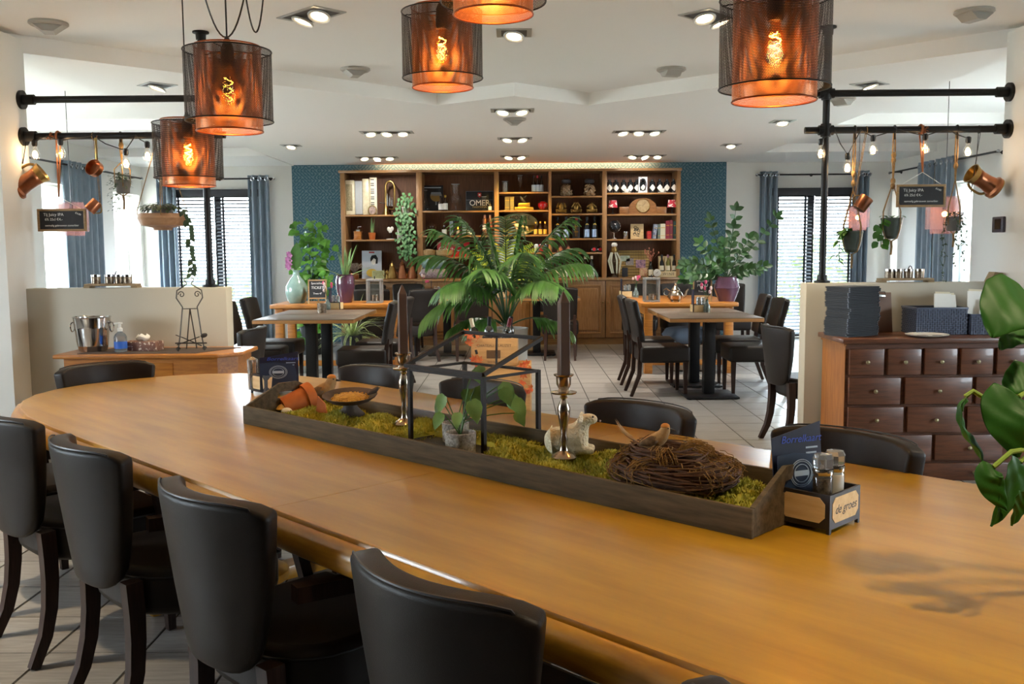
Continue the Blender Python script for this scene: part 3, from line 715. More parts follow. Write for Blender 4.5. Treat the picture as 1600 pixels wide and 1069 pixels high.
def planter(loc, lab, potm, prof, leaves, knots, mat_l):
    t = thing('hanging_planter', lab, 'planter', loc)
    b = B(); b.lathe(prof, 26, cap1=False); rt_, rz = prof[-1]; b.lathe([(rt_-.003, rz), (rt_-.006, rz-.012), (.001, rz-.014)], 26, cap0=False, cap1=False)
    b.ob('pot', potm, t)
    b = B(); macrame(b, max(r for r, z in prof), Z2+.022-loc[2], prof[0][1], knots); b.ob('macrame_cord', ROPE, t)
    b = B(); b.tube([(0, .022*cos(a*pi/5), Z2-loc[2]+.022*sin(a*pi/5)+.003) for a in range(10)], .005, 6, True); b.tube([(0, 0, Z2-.02-loc[2]), (0.004, 0, Z2-.06-loc[2])], .006, 6); b.ob('hook', BLACK, t)
    leaves(t, mat_l)
    return t
RIB = [(.03, -.07)]+[(.034+.032*(i/9)**.55+(.0022 if i % 2 else -.001), -.066+.0135*i) for i in range(10)]+[(.0665, .062)]
def lv1(t, m):
    for k in range(13):
        a = pi+R.uniform(-1.1, 1.1) if k < 9 else R.uniform(0, 6.28); b = B(); c = Vector((.03*cos(a), .03*sin(a), .055))
        leaf(b, c, (cos(a), sin(a), R.uniform(.2, 1.2)), R.uniform(.09, .13), .022, R.uniform(.8, 2.2), LANCE); b.ob('leaf', m, t)
    for k in range(9):
        b = B(); c = Vector((-.085+R.uniform(-.02, .03), R.uniform(-.04, .01), .02-.017*k)); leaf(b, c, (R.choice((-1, .8)), R.uniform(-.6, .3), -.3), .07, .017, .9, LANCE); b.ob('leaf', m, t)
    b = B(); b.tube([(-.03, 0, .055), (-.075, -.01, .05), (-.085, -.015, -.04), (-.08, -.015, -.13)], .003, 5); b.ob('stem', m, t)
def lv2(t, m):
    for k in range(10):
        b = B(); c = Vector((-.075+R.uniform(-.015, .015), -.03+R.uniform(-.02, .02), .06-.019*k)); leaf(b, c, (R.choice((-1, .6)), R.uniform(-.8, 0), R.uniform(-.2, .3)), .06, .022, 1.3, OVAL, .15, (0, -1, .3)); b.ob('leaf', m, t)
    for k in range(4):
        a = R.uniform(0, 6.28); b = B(); leaf(b, (.03*cos(a), .03*sin(a), .06), (cos(a), sin(a), .9), .07, .02, 1.2); b.ob('leaf', m, t)
    b = B(); b.tube([(-.04, -.01, .055), (-.07, -.03, .05), (-.075, -.03, -.12)], .003, 5); b.ob('stem', m, t)
def lv3(t, m):
    b = B()
    for k in range(160):
        a = R.uniform(0, 6.28); r = R.uniform(.02, .065); c = Vector((r*cos(a), r*sin(a), .05+R.uniform(0, .025))); leaf(b, c, (cos(a), sin(a), R.uniform(-.2, 1)), .016, .006, .5, [.2, 1, .3], 0)
    b.ob('foliage', m, t, kind='stuff')
    for a, L in ((pi+.3, .42), (pi-.5, .30), (-.3, .36), (.4, .22), (-1.3, .18), (-1.8, .3)):
        b = B(); pts = [Vector((.05*cos(a), .05*sin(a), .05))]
        for i in range(9): pts.append(Vector((.066*cos(a)+R.uniform(-.012, .012), .06*sin(a)-.01, .04-L*i/8)))
        b.tube(pts, .0015, 4)
        for p in pts[1:]:
            for _ in range(3): leaf(b, p+Vector((0, 0, R.uniform(-.03, .03))), (R.uniform(-1, 1), R.uniform(-1, 1), -.3), .02, .0065, .4, [.2, 1, .3], 0)
        b.ob('trailing_stem', m, t)
LEAFM = mat('deep_vine_green', '31472c', .5, rand=.15)
planter(at(1331, 377, Y=YP), 'ribbed green macrame planter with long pointed leaves beside the tall blind', GREENGL, RIB, lv1, (.42, .36), LEAF)
planter(at(1393, 356, Y=YP), 'ribbed green macrame planter with round hanging leaves between the copper cup and chalkboard', GREENGL, RIB, lv2, (.45, .29, .26, .42), LEAF)
planter(at(1490, 350, Y=YP), 'small grey macrame planter trailing thin strands beside the copper jug', GREYPOT, [(.034, -.045), (.042, -.04), (.045, .04), (.043, .045)], lv3, (.36, ), LEAFM)
def lv4(t, m):
    b = B()
    for k in range(420):
        a = R.uniform(0, 6.28); r = R.uniform(0, .07); zt = -.16 if (pi*.7 < a < pi*1.4) else -.02
        c = Vector((r*cos(a)-.02, r*sin(a), R.uniform(zt, .075))); leaf(b, c, (cos(a), sin(a), R.uniform(-.5, .8)), .02, .007, .5, [.2, 1, .3], 0)
    b.ob('foliage', m, t, kind='stuff')
planter(at(192, 290, Y=YP+.02), 'tiny bushy planter hanging under a bare bulb between copper pan and wooden bowl', GREYPOT, [(.030, -.05), (.040, -.045), (.044, .03), (.042, .035)], lv4, (.25,), LEAFM)
# wooden bowl planter
BOWLW = mat('pale_turned_wood', 'b08a66', .55, col2='94694a', ns=2.2, stretch=(2, 9, 9))
p = at(254, 341, Y=YP)
t = thing('hanging_bowl_planter', 'shallow wooden bowl planter hanging on cords with a trailing ivy strand', 'planter', p)
b = B(); b.lathe([(.055, -.075), (.06, -.06), (.13, -.045), (.150, .0), (.142, .028), (.136, .028), (.14, .0), (.12, -.03), (.001, -.04)], 36, cap1=False); b.ob('bowl', BOWLW, t)
b = B(); b.lathe([(.055, -.03), (.07, .075), (.066, .075), (.06, .05), (.001, .045)], 24, cap1=False); b.ob('inner_pot', GREYPOT, t)
b = B()
for a in (.3, 1.9, 3.4, 5.0): b.tube([(.146*cos(a), .146*sin(a), .015), (.15*cos(a), .15*sin(a), .04), (0, 0, Z2+.02-p.z)], .003, 5)
b.ob('hanging_cord', ROPE, t)
b = B()
for k in range(170):
    a = R.uniform(0, 6.28); r = R.uniform(.03, .15); c = Vector((r*cos(a), r*sin(a), .07-.25*max(0, r-.08)+R.uniform(-.01, .02))); leaf(b, c, (cos(a), sin(a), R.uniform(-.3, .8)), R.uniform(.03, .045), .011, 1, [.3, 1, .7, .03], .1)
b.ob('foliage', LEAFM, t, kind='stuff')
b = B(); pts = [Vector(q) for q in ((.09, -.05, .07), (.15, -.06, .05), (.185, -.06, -.03), (.19, -.06, -.12), (.185, -.06, -.2), (.20, -.06, -.29), (.185, -.06, -.36))]; b.tube(pts, .003, 5); st = b.ob('trailing_stem', LEAFM, t)
for i in range(30):
    q = pts[1+i//6].lerp(pts[min(6, 2+i//6)], (i % 6)/6); b = B(); leaf(b, q, (R.choice((-1, 1)), R.uniform(-1, .3), -.5), .045, .014, 1, [.3, 1, .7, .03], .1, (0, -1, .2)); b.ob('leaf', LEAFM, t)
# pale pink translucent pendant shades hanging in the bays
PINKS = mat('pink_sheer', 'a8929e', .8, alpha=.42); PINKI = mat('pink_sheer_inner', 'b88c90', .8, alpha=.4)
def sheer_lamp(px, py, Y, D, lab):
    p = at(px, py, Y=Y); t = thing('sheer_pendant_lamp', lab, 'pendant lamp', p, group='sheer pendant lamps in the bays')
    r = D/2; b = B(); b.lathe([(r, -r*.8), (r, r*.9)], 32, cap0=False, cap1=False); b.ob('outer_shade', PINKS, t)
    b = B(); b.lathe([(r*.74, -r*1.05), (r*.74, r*1.05)], 28, cap0=False, cap1=False); b.ob('inner_shade', PINKI, t)
    b = B(); b.lathe([(.012, r*1.0), (.018, r*.5), (.018, r*.3)], 10); b.cyl((0, 0, r), (0, 0, ZU-p.z), .003, n=5); b.ob('cable', BLACKP, t)
    b = B(); b.ball((0, 0, r*.05), .022, 10, 8); b.ob('bulb', FILW, t)
sheer_lamp(1340, 341, 10.6, .25, 'sheer pink pendant lamp glowing behind the first macrame planter and the copper cup')
sheer_lamp(1476, 336, 7.9, .29, 'sheer pink pendant lamp glowing behind the chalkboard and small grey planter')
sheer_lamp(112, 342, 8.2, .27, 'sheer pink pendant lamp mostly hidden behind the chalkboard near the windows')
# thermostat on the pier
p = at(1563, 351, X=3.08)
t = thing('thermostat', 'small dark thermostat on the pale wall pier below the copper jug', 'thermostat', p)
b = B(); b.box(-.02, -.07, -.05, 0, .07, .05, .006); b.ob('housing', mat('dark_plum_plastic', '3a3440', .4), t)
b = B(); b.box(-.022, -.045, -.03, -.019, .03, .035); b.ob('screen', mat('dark_screen', '0c1018', .1), t)
# tealight trays on the half walls
TRAYW = mat('weathered_tray_wood', 'a58e6e', .7, col2='8b7658', ns=4, stretch=(3, 24, 24)); FROST = mat('mercury_glass', 'b8a894', .18, .55, col2='6f6254', ns=45)
def tealights(px, lab, jl, xs):
    p = at(px, 440, Y=6.05); p.z = 1.15
    t = thing('wooden_tray', lab, 'tray', p)
    b = B(); b.box(-.165, -.045, .012, .165, .045, .026, .003); b.ob('board', TRAYW, t)
    for s in (-1, 1):
        b = B(); b.box(s*.15-.02, -.04, 0, s*.15+.02, .04, .012, .002); b.ob('foot', TRAYW, t)
    b = B(); b.tube([(.03+.012*cos(a*pi/6), 0, .075+.028*sin(a*pi/6)) for a in range(7)]+[(.018, 0, .026)], .003, 5); b.ob('handle', BLACK, t)
    for i, x in enumerate(xs):
        j = thing('tealight_jar', ('outermost ', 'second ', 'third ', 'last ')[i]+jl, 'candle jar', (p.x+x, p.y, p.z+.026), 0, jl)
        b = B(); b.lathe([(.024, 0), (.027, .004), (.028, .056), (.026, .058), (.024, .01)], 18); b.ob('jar', FROST, j)
        b = B(); b.lathe([(.025, .044), (.0286, .0445), (.0286, .057), (.025, .057)], 18, cap0=False, cap1=False); b.ob('rim', STEEL, j)
tealights(176, 'long wooden tray on the half wall above the ice bucket', 'mottled tealight jar from the pier side, on the half wall above the ice bucket', (-.105, -.02, .04, .095))
tealights(1414, 'long wooden tray on the half wall behind the dark wicker baskets', 'mottled tealight jar from the post side, on the half wall behind the wicker baskets', (-.1, -.045, .02, .09))
b = B(); b.prism([(-.04, 0), (.05, 0), (.04, .055), (-.01, .062)], -.04, .04, 'y'); p = at(1552, 439, Y=6.05); p.z = 1.15; p.x = min(p.x, 3.02)
solo(b, 'wooden_block', TRAYW, 'small pale sloped wooden block at the wall end of the half wall', 'block', p)

# ================================================================ SIDEBOARD WITH ICE BUCKET
xa, xb = at(92, 553, z=.78).x, at(345, 553, z=.78).x
t = thing('oak_sideboard', 'golden oak sideboard with one drawer against the greige half wall', 'sideboard', ((xa+xb)/2, 5.76, 0)); hw = (xb-xa)/2
b = B(); b.prism([(-hw-.01, -.24), (hw-.02, -.24), (hw+.10, -.12), (hw+.10, .21), (-hw-.01, .21)], .755, .78); b.ob('top', OAKX, t, bev=.008)
b = B(); b.prism([(-hw+.035, -.19), (hw-.035, -.19), (hw+.06, -.10), (hw+.06, .19), (-hw+.035, .19)], .52, .755); b.ob('apron', OAKX, t)
b = B(); b.box(-.19, -.196, .56, .19, -.185, .725, .004); d = b.ob('drawer', OAKX, t)
b = B(); b.ball((0, -.207, .64), .013, 10, 8); b.ob('knob', WENGE, d)
for sx, sy in ((-hw+.06, -.165), (hw-.06, -.165), (-hw+.06, .165), (hw+.03, .165)):
    b = B(); b.bar((sx, sy, .53), (sx, sy, 0), .05, bev=.003); b.ob('leg', OAKX, t)
b = B(); b.prism([(-hw+.12, -.2), (hw-.16, -.2), (hw+.02, .12), (-hw+.2, .12)], .78, .783); solo(b, 'table_runner', mat('dark_runner', '4a3c34', .85), 'dark brown runner mat lying on the golden oak sideboard', 'mat', (t.location.x, 5.76, 0))
zs = .783
p = at(155, 546, z=zs)
t = thing('ice_bucket', 'polished steel ice bucket with ring handles on the sideboard', 'bucket', (p.x, 5.72, zs))
b = B(); b.lathe([(.075, 0), (.08, .004), (.085, .03), (.088, .033), (.098, .135), (.1, .14), (.1, .148), (.106, .2), (.111, .205), (.108, .208), (.10, .2), (.085, .05), (.001, .04)], 32, cap1=False); b.ob('body', STEEL, t)
for s in (-1, 1):
    b = B(); b.tube([(s*(.115+.004), .028*cos(k*pi/7), .145+.028*sin(k*pi/7)) for k in range(14)], .004, 6, True); b.ball((s*.108, 0, .172), .009, 8, 6); b.ob('ring_handle', STEEL, t)
p = at(195, 548, z=zs)
t = thing('sanitizer_bottle', 'clear pump bottle with blue label between ice bucket and tissue box', 'bottle', (p.x, 5.66, zs))
b = B(); b.lathe([(.034, 0), (.037, .004), (.037, .09), (.03, .105), (.014, .118), (.013, .125)], 22); b.ob('bottle', mat('gel_plastic', 'b9c6d2', .1, trans=.75), t)
b = B(); b.lathe([(.0375, .02), (.0375, .062)], 22, cap0=False, cap1=False); b.ob('label', mat('blue_label', '2c62c0', .5), t)
b = B(); b.lathe([(.015, .122), (.016, .14), (.008, .143), (.007, .165), (.016, .167), (.016, .175)], 14); b.bar((0, 0, .172), (-.035, 0, .168), .01); b.ob('pump', WHP, t)
p = at(232, 545, z=zs)
t = thing('tissue_box', 'brown spotted tissue box with white tissue, beside the pump bottle', 'tissue box', (p.x, 5.74, zs), rad(-6))
b = B(); b.box(-.105, -.055, 0, .105, .055, .055, .003); b.ob('box', mat('spotted_card', '7c5648', .7, col2='d8c6b4', ns=55, lo=.56, hi=.6), t)
b = B(); b.grid(lambda a, c: (.045*cos(a*6.28)*(.35+.65*sin(c*pi*.9)), .028*sin(a*6.28)*(.4+.6*sin(c*3)), .054+.042*c+.006*sin(a*19)), 18, 5, True); b.ob('tissue', PAPER, t)
p = at(303, 546, z=zs)
t = thing('iron_easel', 'wrought iron menu easel with scrolls on the sideboard', 'easel', (p.x, 5.72, zs), rad(18))
IRON = mat('wrought_iron', '4a4744', .5, .7)
b = B()
for s in (-1, 1): b.tube([(s*.075, -.05, .0), (s*.06, -.02, .1), (s*.042, .01, .26), (s*.075, .018, .315), (s*.07, .02, .36), (s*.03, .022, .385), (s*.012, .024, .40), (s*.03, .024, .425), (s*.015, .024, .435)], .0045, 6)
for s in (-1, 1): b.tube([(s*.075+.013*cos(k*.8)*(1-k/14), -.055, .014+.013*sin(k*.8)*(1-k/14)) for k in range(11)], .0032, 5); b.tube([(s*(.045+.02*cos(k*.7)*(1-k/14)), .02, .335+.022*sin(k*.7)*(1-k/14)) for k in range(12)], .0032, 5)
b.bar((-.045, .01, .25), (.045, .01, .25), .005); b.ob('scroll_frame', IRON, t)
b = B(); b.tube([(0, .012, .25), (.03, .10, .0)], .0038, 6); b.tube([(0, .012, .25), (-.03, .10, .0)], .0038, 6); b.ob('back_leg', IRON, t)
b = B(); b.bar((-.09, -.055, .05), (.09, -.055, .045), .008); b.ob('ledge', IRON, t)
b = B(); b.bar((.06, -.06, .03), (-.05, -.06, .085), .006); b.bar((-.05, -.06, .085), (-.085, -.06, .10), .02, .004)
b.bar((-.08, -.062, .04), (.05, -.062, .085), .006); b.ball((.075, -.062, .092), (.022, .006, .014), 10, 6, Matrix.Rotation(rad(-20), 3, 'Y')); b.ob('fork_and_spoon', IRON, t)

# ================================================================ DRAWER CHEST
MAHO = mat('dark_mahogany', '6c412a', .4, col2='50301f', ns=4, stretch=(2, 18, 18), coat=.2); MAHOS = mat('warm_pine_side', 'a5692f', .45, col2='8a5222', ns=3, stretch=(14, 14, 2))
KNOB = mat('worn_brass_knob', 'a8a080', .3, .9)
YC = 5.53; cx0, cx1 = 1.925, 3.06
t = thing('drawer_chest', 'dark mahogany apothecary chest with many small drawers and round knobs', 'chest', (0, YC, 0))
b = B(); b.box(cx0, .02, .0, cx1, .43, .815); b.ob('carcass', MAHO, t)
b = B(); b.box(cx0-.003, .016, .0, cx0, .43, .815); b.box(cx0-.012, .012, .80, cx0+.001, .435, .815); b.ob('side_panel', MAHOS, t)
b = B(); b.box(cx0-.03, -.02, .815, cx1, .445, .845, .006); b.ob('top', MAHO, t)
def zc(y): return at(1400, y, Y=YC).z
def xc(x): return at(x, 600, Y=YC).x
rows = [(545, 586, [(1326, 1380), (1386, 1438), (1443, 1494), (1500, 1550), (1556, 1607)]), (590, 632, [(1326, 1407), (1414, 1519), (1525, 1608)]),
        (636, 676, [(1326, 1413), (1419, 1507), (1513, 1608)]), (680, 720, [(1326, 1357), (1363, 1459), (1464, 1570)]), (724, 752, [(1326, 1440), (1446, 1605)])]
for y0, y1, cols in rows:
    for a, c in cols:
        x0, x1, z1, z0 = xc(a), min(xc(c), cx1-.01), zc(y0), zc(y1)
        b = B(); b.box(x0, -.006, z0, x1, .03, z1, .005, 2); d = b.ob('drawer', MAHO, t)
        b = B(); k = Vector(((x0+x1)/2, 0, (z0+z1)/2)); b.cyl(k+Vector((0, -.004, 0)), k+Vector((0, -.018, 0)), .005, .004, 8); b.ball(k+Vector((0, -.024, 0)), (.0125, .009, .0125), 12, 8); b.ob('knob', KNOB, d)
zt = .845
# stacked menu binders
MENU = mat('black_menu_cover', '15181e', .55, bump=.1, bs=200); MEDGE = mat('menu_page_edge', '2c3036', .6); MCOR = mat('menu_corner_metal', '8a8d94', .35, .8)
def menu():
    t = thing('menu_binder', 'dark menu binder in the tall stack on the drawer chest', 'menu', (0, 0, 0), 0, 'menu binders stacked on the drawer chest')
    b = B(); b.box(-.125, -.095, 0, .125, .095, .0024, .0008, 1); b.box(-.125, -.095, .0073, .125, .095, .0097, .0008, 1); b.box(.12, -.095, .0012, .126, .095, .0086); b.ob('cover', MENU, t)
    b = B(); b.box(-.121, -.091, .0024, .12, .091, .0073); b.ob('pages', MEDGE, t)
    for sx in (-1, 1): b = B(); b.box(sx*.123-.003, -.0958, -.0002, sx*.123+.003, -.091, .0022); b.ob('corner', MCOR, t)
    return t
m0 = menu(); mp = at(1335, 526, z=zt); NM = 29
for i in range(NM):
    o = m0 if i == 0 else dup(m0, (0, 0, 0))
    o.location = (mp.x+.012+R.uniform(-.005, .005)-.006*sin(i*.35), 5.735+R.uniform(-.004, .004), zt+.0102*i); o.rotation_euler = (0, 0, rad(27)+R.uniform(-.03, .03))
# clipboard
p = at(1392, 524, z=zt)
t = thing('clipboard', 'brown clipboard with steel clip leaning on the half wall behind the menu stack', 'clipboard', (p.x, 5.90, zt), 0, None, (rad(-9), 0, rad(3)))
b = B(); b.box(-.085, -.003, 0, .085, .003, .25, .002); b.ob('board', mat('brown_hardboard', '6d5548', .6), t)
b = B(); b.box(-.045, -.012, .22, .045, -.003, .236, .003); b.tube([(-.045, -.012, .232), (-.04, -.014, .252), (.04, -.014, .252), (.045, -.012, .232)], .0035, 6); b.ob('clip', STEEL, t)
# wicker baskets
WICK = mat('dark_wicker', '4a5368', .4); WICKI = mat('wicker_core', '14161b', .7)
def basket(x0, x1, h, y0, dep, lab):
    t = thing('wicker_basket', lab, 'basket', ((x0+x1)/2, y0, zt)); w = (x1-x0)/2
    b = B(); b.box(-w+.004, .004, .0, w-.004, dep-.004, .006); b.box(-w+.004, .004, .006, w-.004, .008, h-.01); b.box(-w+.004, dep-.008, .006, w-.004, dep-.004, h-.01); b.box(-w+.004, .008, .006, -w+.008, dep-.008, h-.01); b.box(w-.008, .008, .006, w-.004, dep-.008, h-.01); b.ob('liner', WICKI, t)
    b = B(); nz = int(h/.0125); nx = int(2*w/.0135)
    for i in range(nz):
        z = .004+i*(h-.014)/nz; zz = z+(h-.014)/nz*.78
        for j in range(nx):
            xx = -w+j*2*w/nx; o = .003 if (i+j) % 2 else 0
            b.box(xx+.0012, -o, z, xx+2*w/nx-.0012, .005, zz)
        for j in range(int(dep/.0135)):
            yy = j*.0135; o = .003 if (i+j) % 2 else 0; b.box(-w-o, yy+.001, z, -w+.005, yy+.0123, zz)
    b.ob('weave', WICK, t, kind='stuff', smooth=0)
    for q in ((-w-.004, -.004, w+.004, .008), (-w-.004, dep-.008, w+.004, dep+.004), (-w-.004, .008, -w+.008, dep-.008), (w-.008, .008, w+.004, dep-.008)):
        b = B(); b.box(q[0], q[1], h-.012, q[2], q[3], h, .003); b.ob('rim', WICK, t)
xw0, xw1 = at(1431, 520, Y=5.72).x, at(1511, 520, Y=5.72).x
basket(xw0, xw1, .165, 5.72, .22, 'larger dark wicker basket on the drawer chest, taller one beside the clipboard')
basket(xw1+.012, 3.03, .125, 5.70, .22, 'lower dark wicker basket on the drawer chest next to the wall pier')
def envelope(px, py, w, h, tilt, y, lab, z0):
    p = at(px, py, Y=y); t = thing('paper_sleeve', lab, 'paper sleeve', (p.x, y, z0), 0, 'paper sleeves standing in the baskets', (rad(-8), rad(tilt), 0))
    b = B(); b.box(-w/2, -.004, 0, w/2, .004, h); b.ob('sleeve', PAPER, t)
    b = B(); b.box(-w/2+.006, -.002, h-.01, w/2-.006, .002, h+.012); b.ob('napkin', CREAM, t)
SL = ('white paper sleeve in the larger basket, nearest the clipboard', 'narrow white paper sleeve second in the larger basket', 'white paper sleeve at the back of the larger basket', 'tall white paper sleeve in the lower basket, nearest the larger basket', 'white paper sleeve in the middle of the lower basket', 'white paper sleeve in the lower basket, nearest the wall pier', 'short tilted white paper sleeve at the front of the lower basket')
for k, (px, w, h, ti, y, z0) in enumerate(((1474, .10, .235, 2, 5.78, zt+.01), (1490, .075, .225, -4, 5.80, zt+.01), (1478, .09, .22, 5, 5.84, zt+.01), (1525, .10, .25, 3, 5.76, zt+.01), (1552, .08, .235, -5, 5.80, zt+.01), (1580, .085, .24, 6, 5.77, zt+.01), (1538, .08, .19, 10, 5.73, zt+.01))):
    envelope(px, 470, w, h, ti, y, SL[k], z0)
p = at(1437, 524, z=zt)
t = thing('plate', 'small white plate with dark food marks, before the larger wicker basket', 'plate', (p.x, 5.60, zt))
b = B(); b.lathe([(.06, 0), (.075, .002), (.12, .014), (.122, .017), (.075, .007), (.001, .006)], 32, cap1=False); b.ob('dish', mat('white_china', 'e8e6e0', .15), t)
b = B(); b.box(-.05, -.02, .007, .0, .02, .010, .001); b.box(.03, -.03, .007, .08, .0, .0105, .001); b.ob('card', mat('card_print', '4d4338', .6), t)
# ================================================================ THE LONG TABLE
TABW = mat('honey_table_wood', 'b8881a', .34, col2='a47412', ns=2.2, stretch=(1, 7, 1), coat=.4, cr=.24, spec=.5)
TABE = mat('honey_table_edge', 'c08a26', .3, col2='a6701a', ns=3, stretch=(3, 3, 20), coat=.2)
_n2 = TABW.node_tree
TZ = .76
def tmat(): return Matrix(((TU.x, TV.x, 0), (TU.y, TV.y, 0), (0, 0, 1))).transposed() if False else Matrix(((TU.x, TV.x, 0, 0), (TU.y, TV.y, 0, 0), (0, 0, 1, 0), (0, 0, 0, 1)))
tab = thing('long_table', 'long honey-coloured wooden table with a rounded end and moulded edge in the foreground', 'table', uv(-1.85, 1.86), -(pi/2-TA) if False else math.atan2(TU.y, TU.x))
def tl(u, v): return (u+1.85, v-1.86)
def clip(poly, us, keep_less):
    out = []; n = len(poly)
    for i in range(n):
        a, c = poly[i], poly[(i+1) % n]; ia = (a[0] < us) == keep_less; ic = (c[0] < us) == keep_less
        if ia: out.append(a)
        if ia != ic: t = (us-a[0])/(c[0]-a[0]); out.append((us, a[1]+t*(c[1]-a[1])))
    return out
PROF = [(.05, .672), (.018, .676), (.005, .686), (0, .702), (.001, .72), (.006, .734), (.015, .744), (.026, .749), (.029, .749), (.030, .7535), (.033, .7585), (.039, .76)]
def tabletop(parts):
    for a, c in parts:
        b = B(); rings = []
        base = outline(0)
        for ins, z in PROF:
            pl = outline(ins)
            if a is not None: pl = clip(pl, a+.0007, False)
            if c is not None: pl = clip(pl, c-.0007, True)
            rings.append([b.bm.verts.new((*tl(*q), z)) for q in pl])
        n = len(rings[0])
        if any(len(r) != n for r in rings): raise RuntimeError('outline')
        for P, Q in zip(rings, rings[1:]):
            for j in range(n): b.bm.faces.new((P[j], P[(j+1) % n], Q[(j+1) % n], Q[j]))
        b.bm.faces.new(rings[-1]); b.bm.faces.new(rings[0][::-1])
        o = b.ob('tabletop_half', TABE, tab, smooth=28); o.data.materials.append(TABW)
        for f in o.data.polygons:
            if f.normal.z > .99 and f.area > .01: f.material_index = 1
tabletop([(None, -2.03), (-2.03, None)])
b = B(); b.prism([tl(-4.0, 1.4), tl(-3.6, 1.32), tl(.45, 1.32), tl(.45, 2.4), tl(-3.6, 2.4), tl(-4.0, 2.3)], .60, .673); b.ob('apron', TABE, tab)
for u in (-3.5, -1.85, .1):
    b = B(); x, y = tl(u, 1.86); b.lathe([(.17, .04), (.17, .07), (.07, .12), (.055, .2), (.10, .32), (.11, .42), (.07, .52), (.12, .60)], 24, (x, y, 0)); b.ob('pedestal', TABE, tab)
    b = B(); b.box(x-.05, y-.42, 0, x+.05, y+.42, .06, .01); b.box(x-.3, y-.05, 0, x+.3, y+.05, .055, .01); b.ob('foot', TABE, tab)

# ---------------------------------------------------------------- chairs
PIPE = mat('leather_piping', '26262a', .4)
def armchair(name, lab, group, arms=True):
    """curved leather tub back on sabre legs, faces +y, origin on the floor under the seat"""
    t = thing(name, lab, 'chair', (0, 0, 0), 0, group)
    def fb(a, c):
        a = a*2-1; zb = .425+.05*abs(a)**6; z = zb+(.835-.02*abs(a)**8-zb)*c
        hw = .186+.048*c-.034*(1-c)**3
        return Vector((a*hw, -.265-.055*c+.085*a*a*(.5+.5*c), z))
    b = B(); b.grid(fb, 14, 8); o = b.ob('backrest', LEATH, t, smooth=60)
    sd = o.modifiers.new('t', 'SOLIDIFY'); sd.thickness = .058; sd.offset = 0
    bv = o.modifiers.new('b', 'BEVEL'); bv.width = .018; bv.segments = 3; bv.limit_method = 'ANGLE'; bv.angle_limit = rad(50)
    b = B(); nn = Vector((0, -.028, .0))
    pts = [fb(i/16, 1.0)+Vector((0, -.026, .001)) for i in range(17)]
    b.tube([fb(0, .3)+Vector((.01, -.03, 0)), fb(0, .7)+Vector((.004, -.031, 0)), fb(0, .95)+Vector((.003, -.03, 0))]+pts[1:-1]+[fb(1, .95)+Vector((-.003, -.03, 0)), fb(1, .7)+Vector((-.004, -.031, 0)), fb(1, .3)+Vector((-.01, -.03, 0))], .0028, 5)
    b.ob('piping', PIPE, t)
    pl = [(-.24, .22), (-.24, -.05)]+[(-.24+.19*(1-cos(k*pi/12)), -.05-.17*sin(k*pi/12)) for k in range(1, 7)]
    pl = pl+[(-x, y) for x, y in pl[::-1]]
    b = B(); b.prism(pl, .335, .475); o = b.ob('seat', LEATH, t, smooth=40)
    bv = o.modifiers.new('b', 'BEVEL'); bv.width = .03; bv.segments = 3; bv.limit_method = 'ANGLE'; bv.angle_limit = rad(50)
    b = B(); b.tube([(x*.995, y*.995, .452) for x, y in pl], .0028, 5, True); b.ob('seat_piping', PIPE, t)
    for s in (-1, 1):
        b = B(); b.tube([(s*.165, -.215, .45), (s*.168, -.211, .36), (s*.172, -.212, .28), (s*.177, -.22, .19), (s*.182, -.24, .10), (s*.188, -.285, 0)], [.034, .033, .031, .029, .026, .022], 4); b.ob('rear_leg', WENGE, t)
        b = B(); b.tube([(s*.2, .18, .34), (s*.2, .19, 0)], [.03, .02], 4); b.ob('front_leg', WENGE, t)
        if arms:
            b = B(); b.tube([(s*.235, -.19, .625), (s*.262, -.05, .622), (s*.268, .10, .622), (s*.262, .16, .615)], [.026, .026, .028, .022], 4); b.xf(Matrix.Diagonal((1, 1, 1, 1))); b.ob('armrest', WENGE, t)
            b = B(); b.tube([(s*.264, .12, .61), (s*.245, .15, .45), (s*.24, .16, .36)], [.022, .022, .02], 4); b.ob('arm_post', WENGE, t)
    return t
def seat_at(u, v, rz=0): q = uv(u, v); return (q.x, q.y, 0), math.atan2(TV.y, TV.x)-pi/2+rz
G1 = 'black leather armchairs round the long table'
ac = armchair('leather_armchair', 'black leather armchair at the near table edge, leftmost full tub back, two floor-standing legs visible', G1)
l, r = seat_at(-3.5, 1.25); ac.location = l; ac.rotation_euler = (0, 0, r+rad(2))
for u, v, lab in ((-2.80, 1.26, 'black leather armchair at the near table edge, second tub back, between its two like neighbours'),
                  (-2.04, 1.255, 'black leather armchair at the near table edge, third tub back, warm light on its seat'),
                  (-1.225, 1.255, 'black leather armchair with the largest tub back, in front of the moss tray'),
                  (-.46, 1.24, 'black leather armchair of which only a sliver of top shows at the bottom edge'),
                  (-4.08, 1.22, 'black leather armchair at the table corner, just a dark edge at the frame side')):
    l, r = seat_at(u, v); dup(ac, l, r+rad(R.uniform(-3, 3)), lab)
for u, v, rz, lab in ((-3.58, 2.36, 8, 'black leather chair back across the table behind the cast iron bird bath'),
                      (-2.87, 2.36, 3, 'black leather chair back across the table behind the glass lantern case'),
                      (-2.06, 2.35, 0, 'black leather chair back across the table behind the white lamb figure'),
                      (-1.31, 2.35, -2, 'black leather chair back across the table in front of the dark drawer chest'),
                      (-4.42, 1.78, 0, 'black leather chair back at the rounded table end before the oak sideboard')):
    if u == -4.42: q = uv(u, v); l, r = (q.x, q.y, 0), math.atan2(-TU.y, -TU.x)+pi/2-pi+rad(0)
    else: l, r = seat_at(u, v, pi+rad(rz))
    if u == -4.42: r = math.atan2(TU.y, TU.x)-pi/2
    dup(ac, l, r, lab)
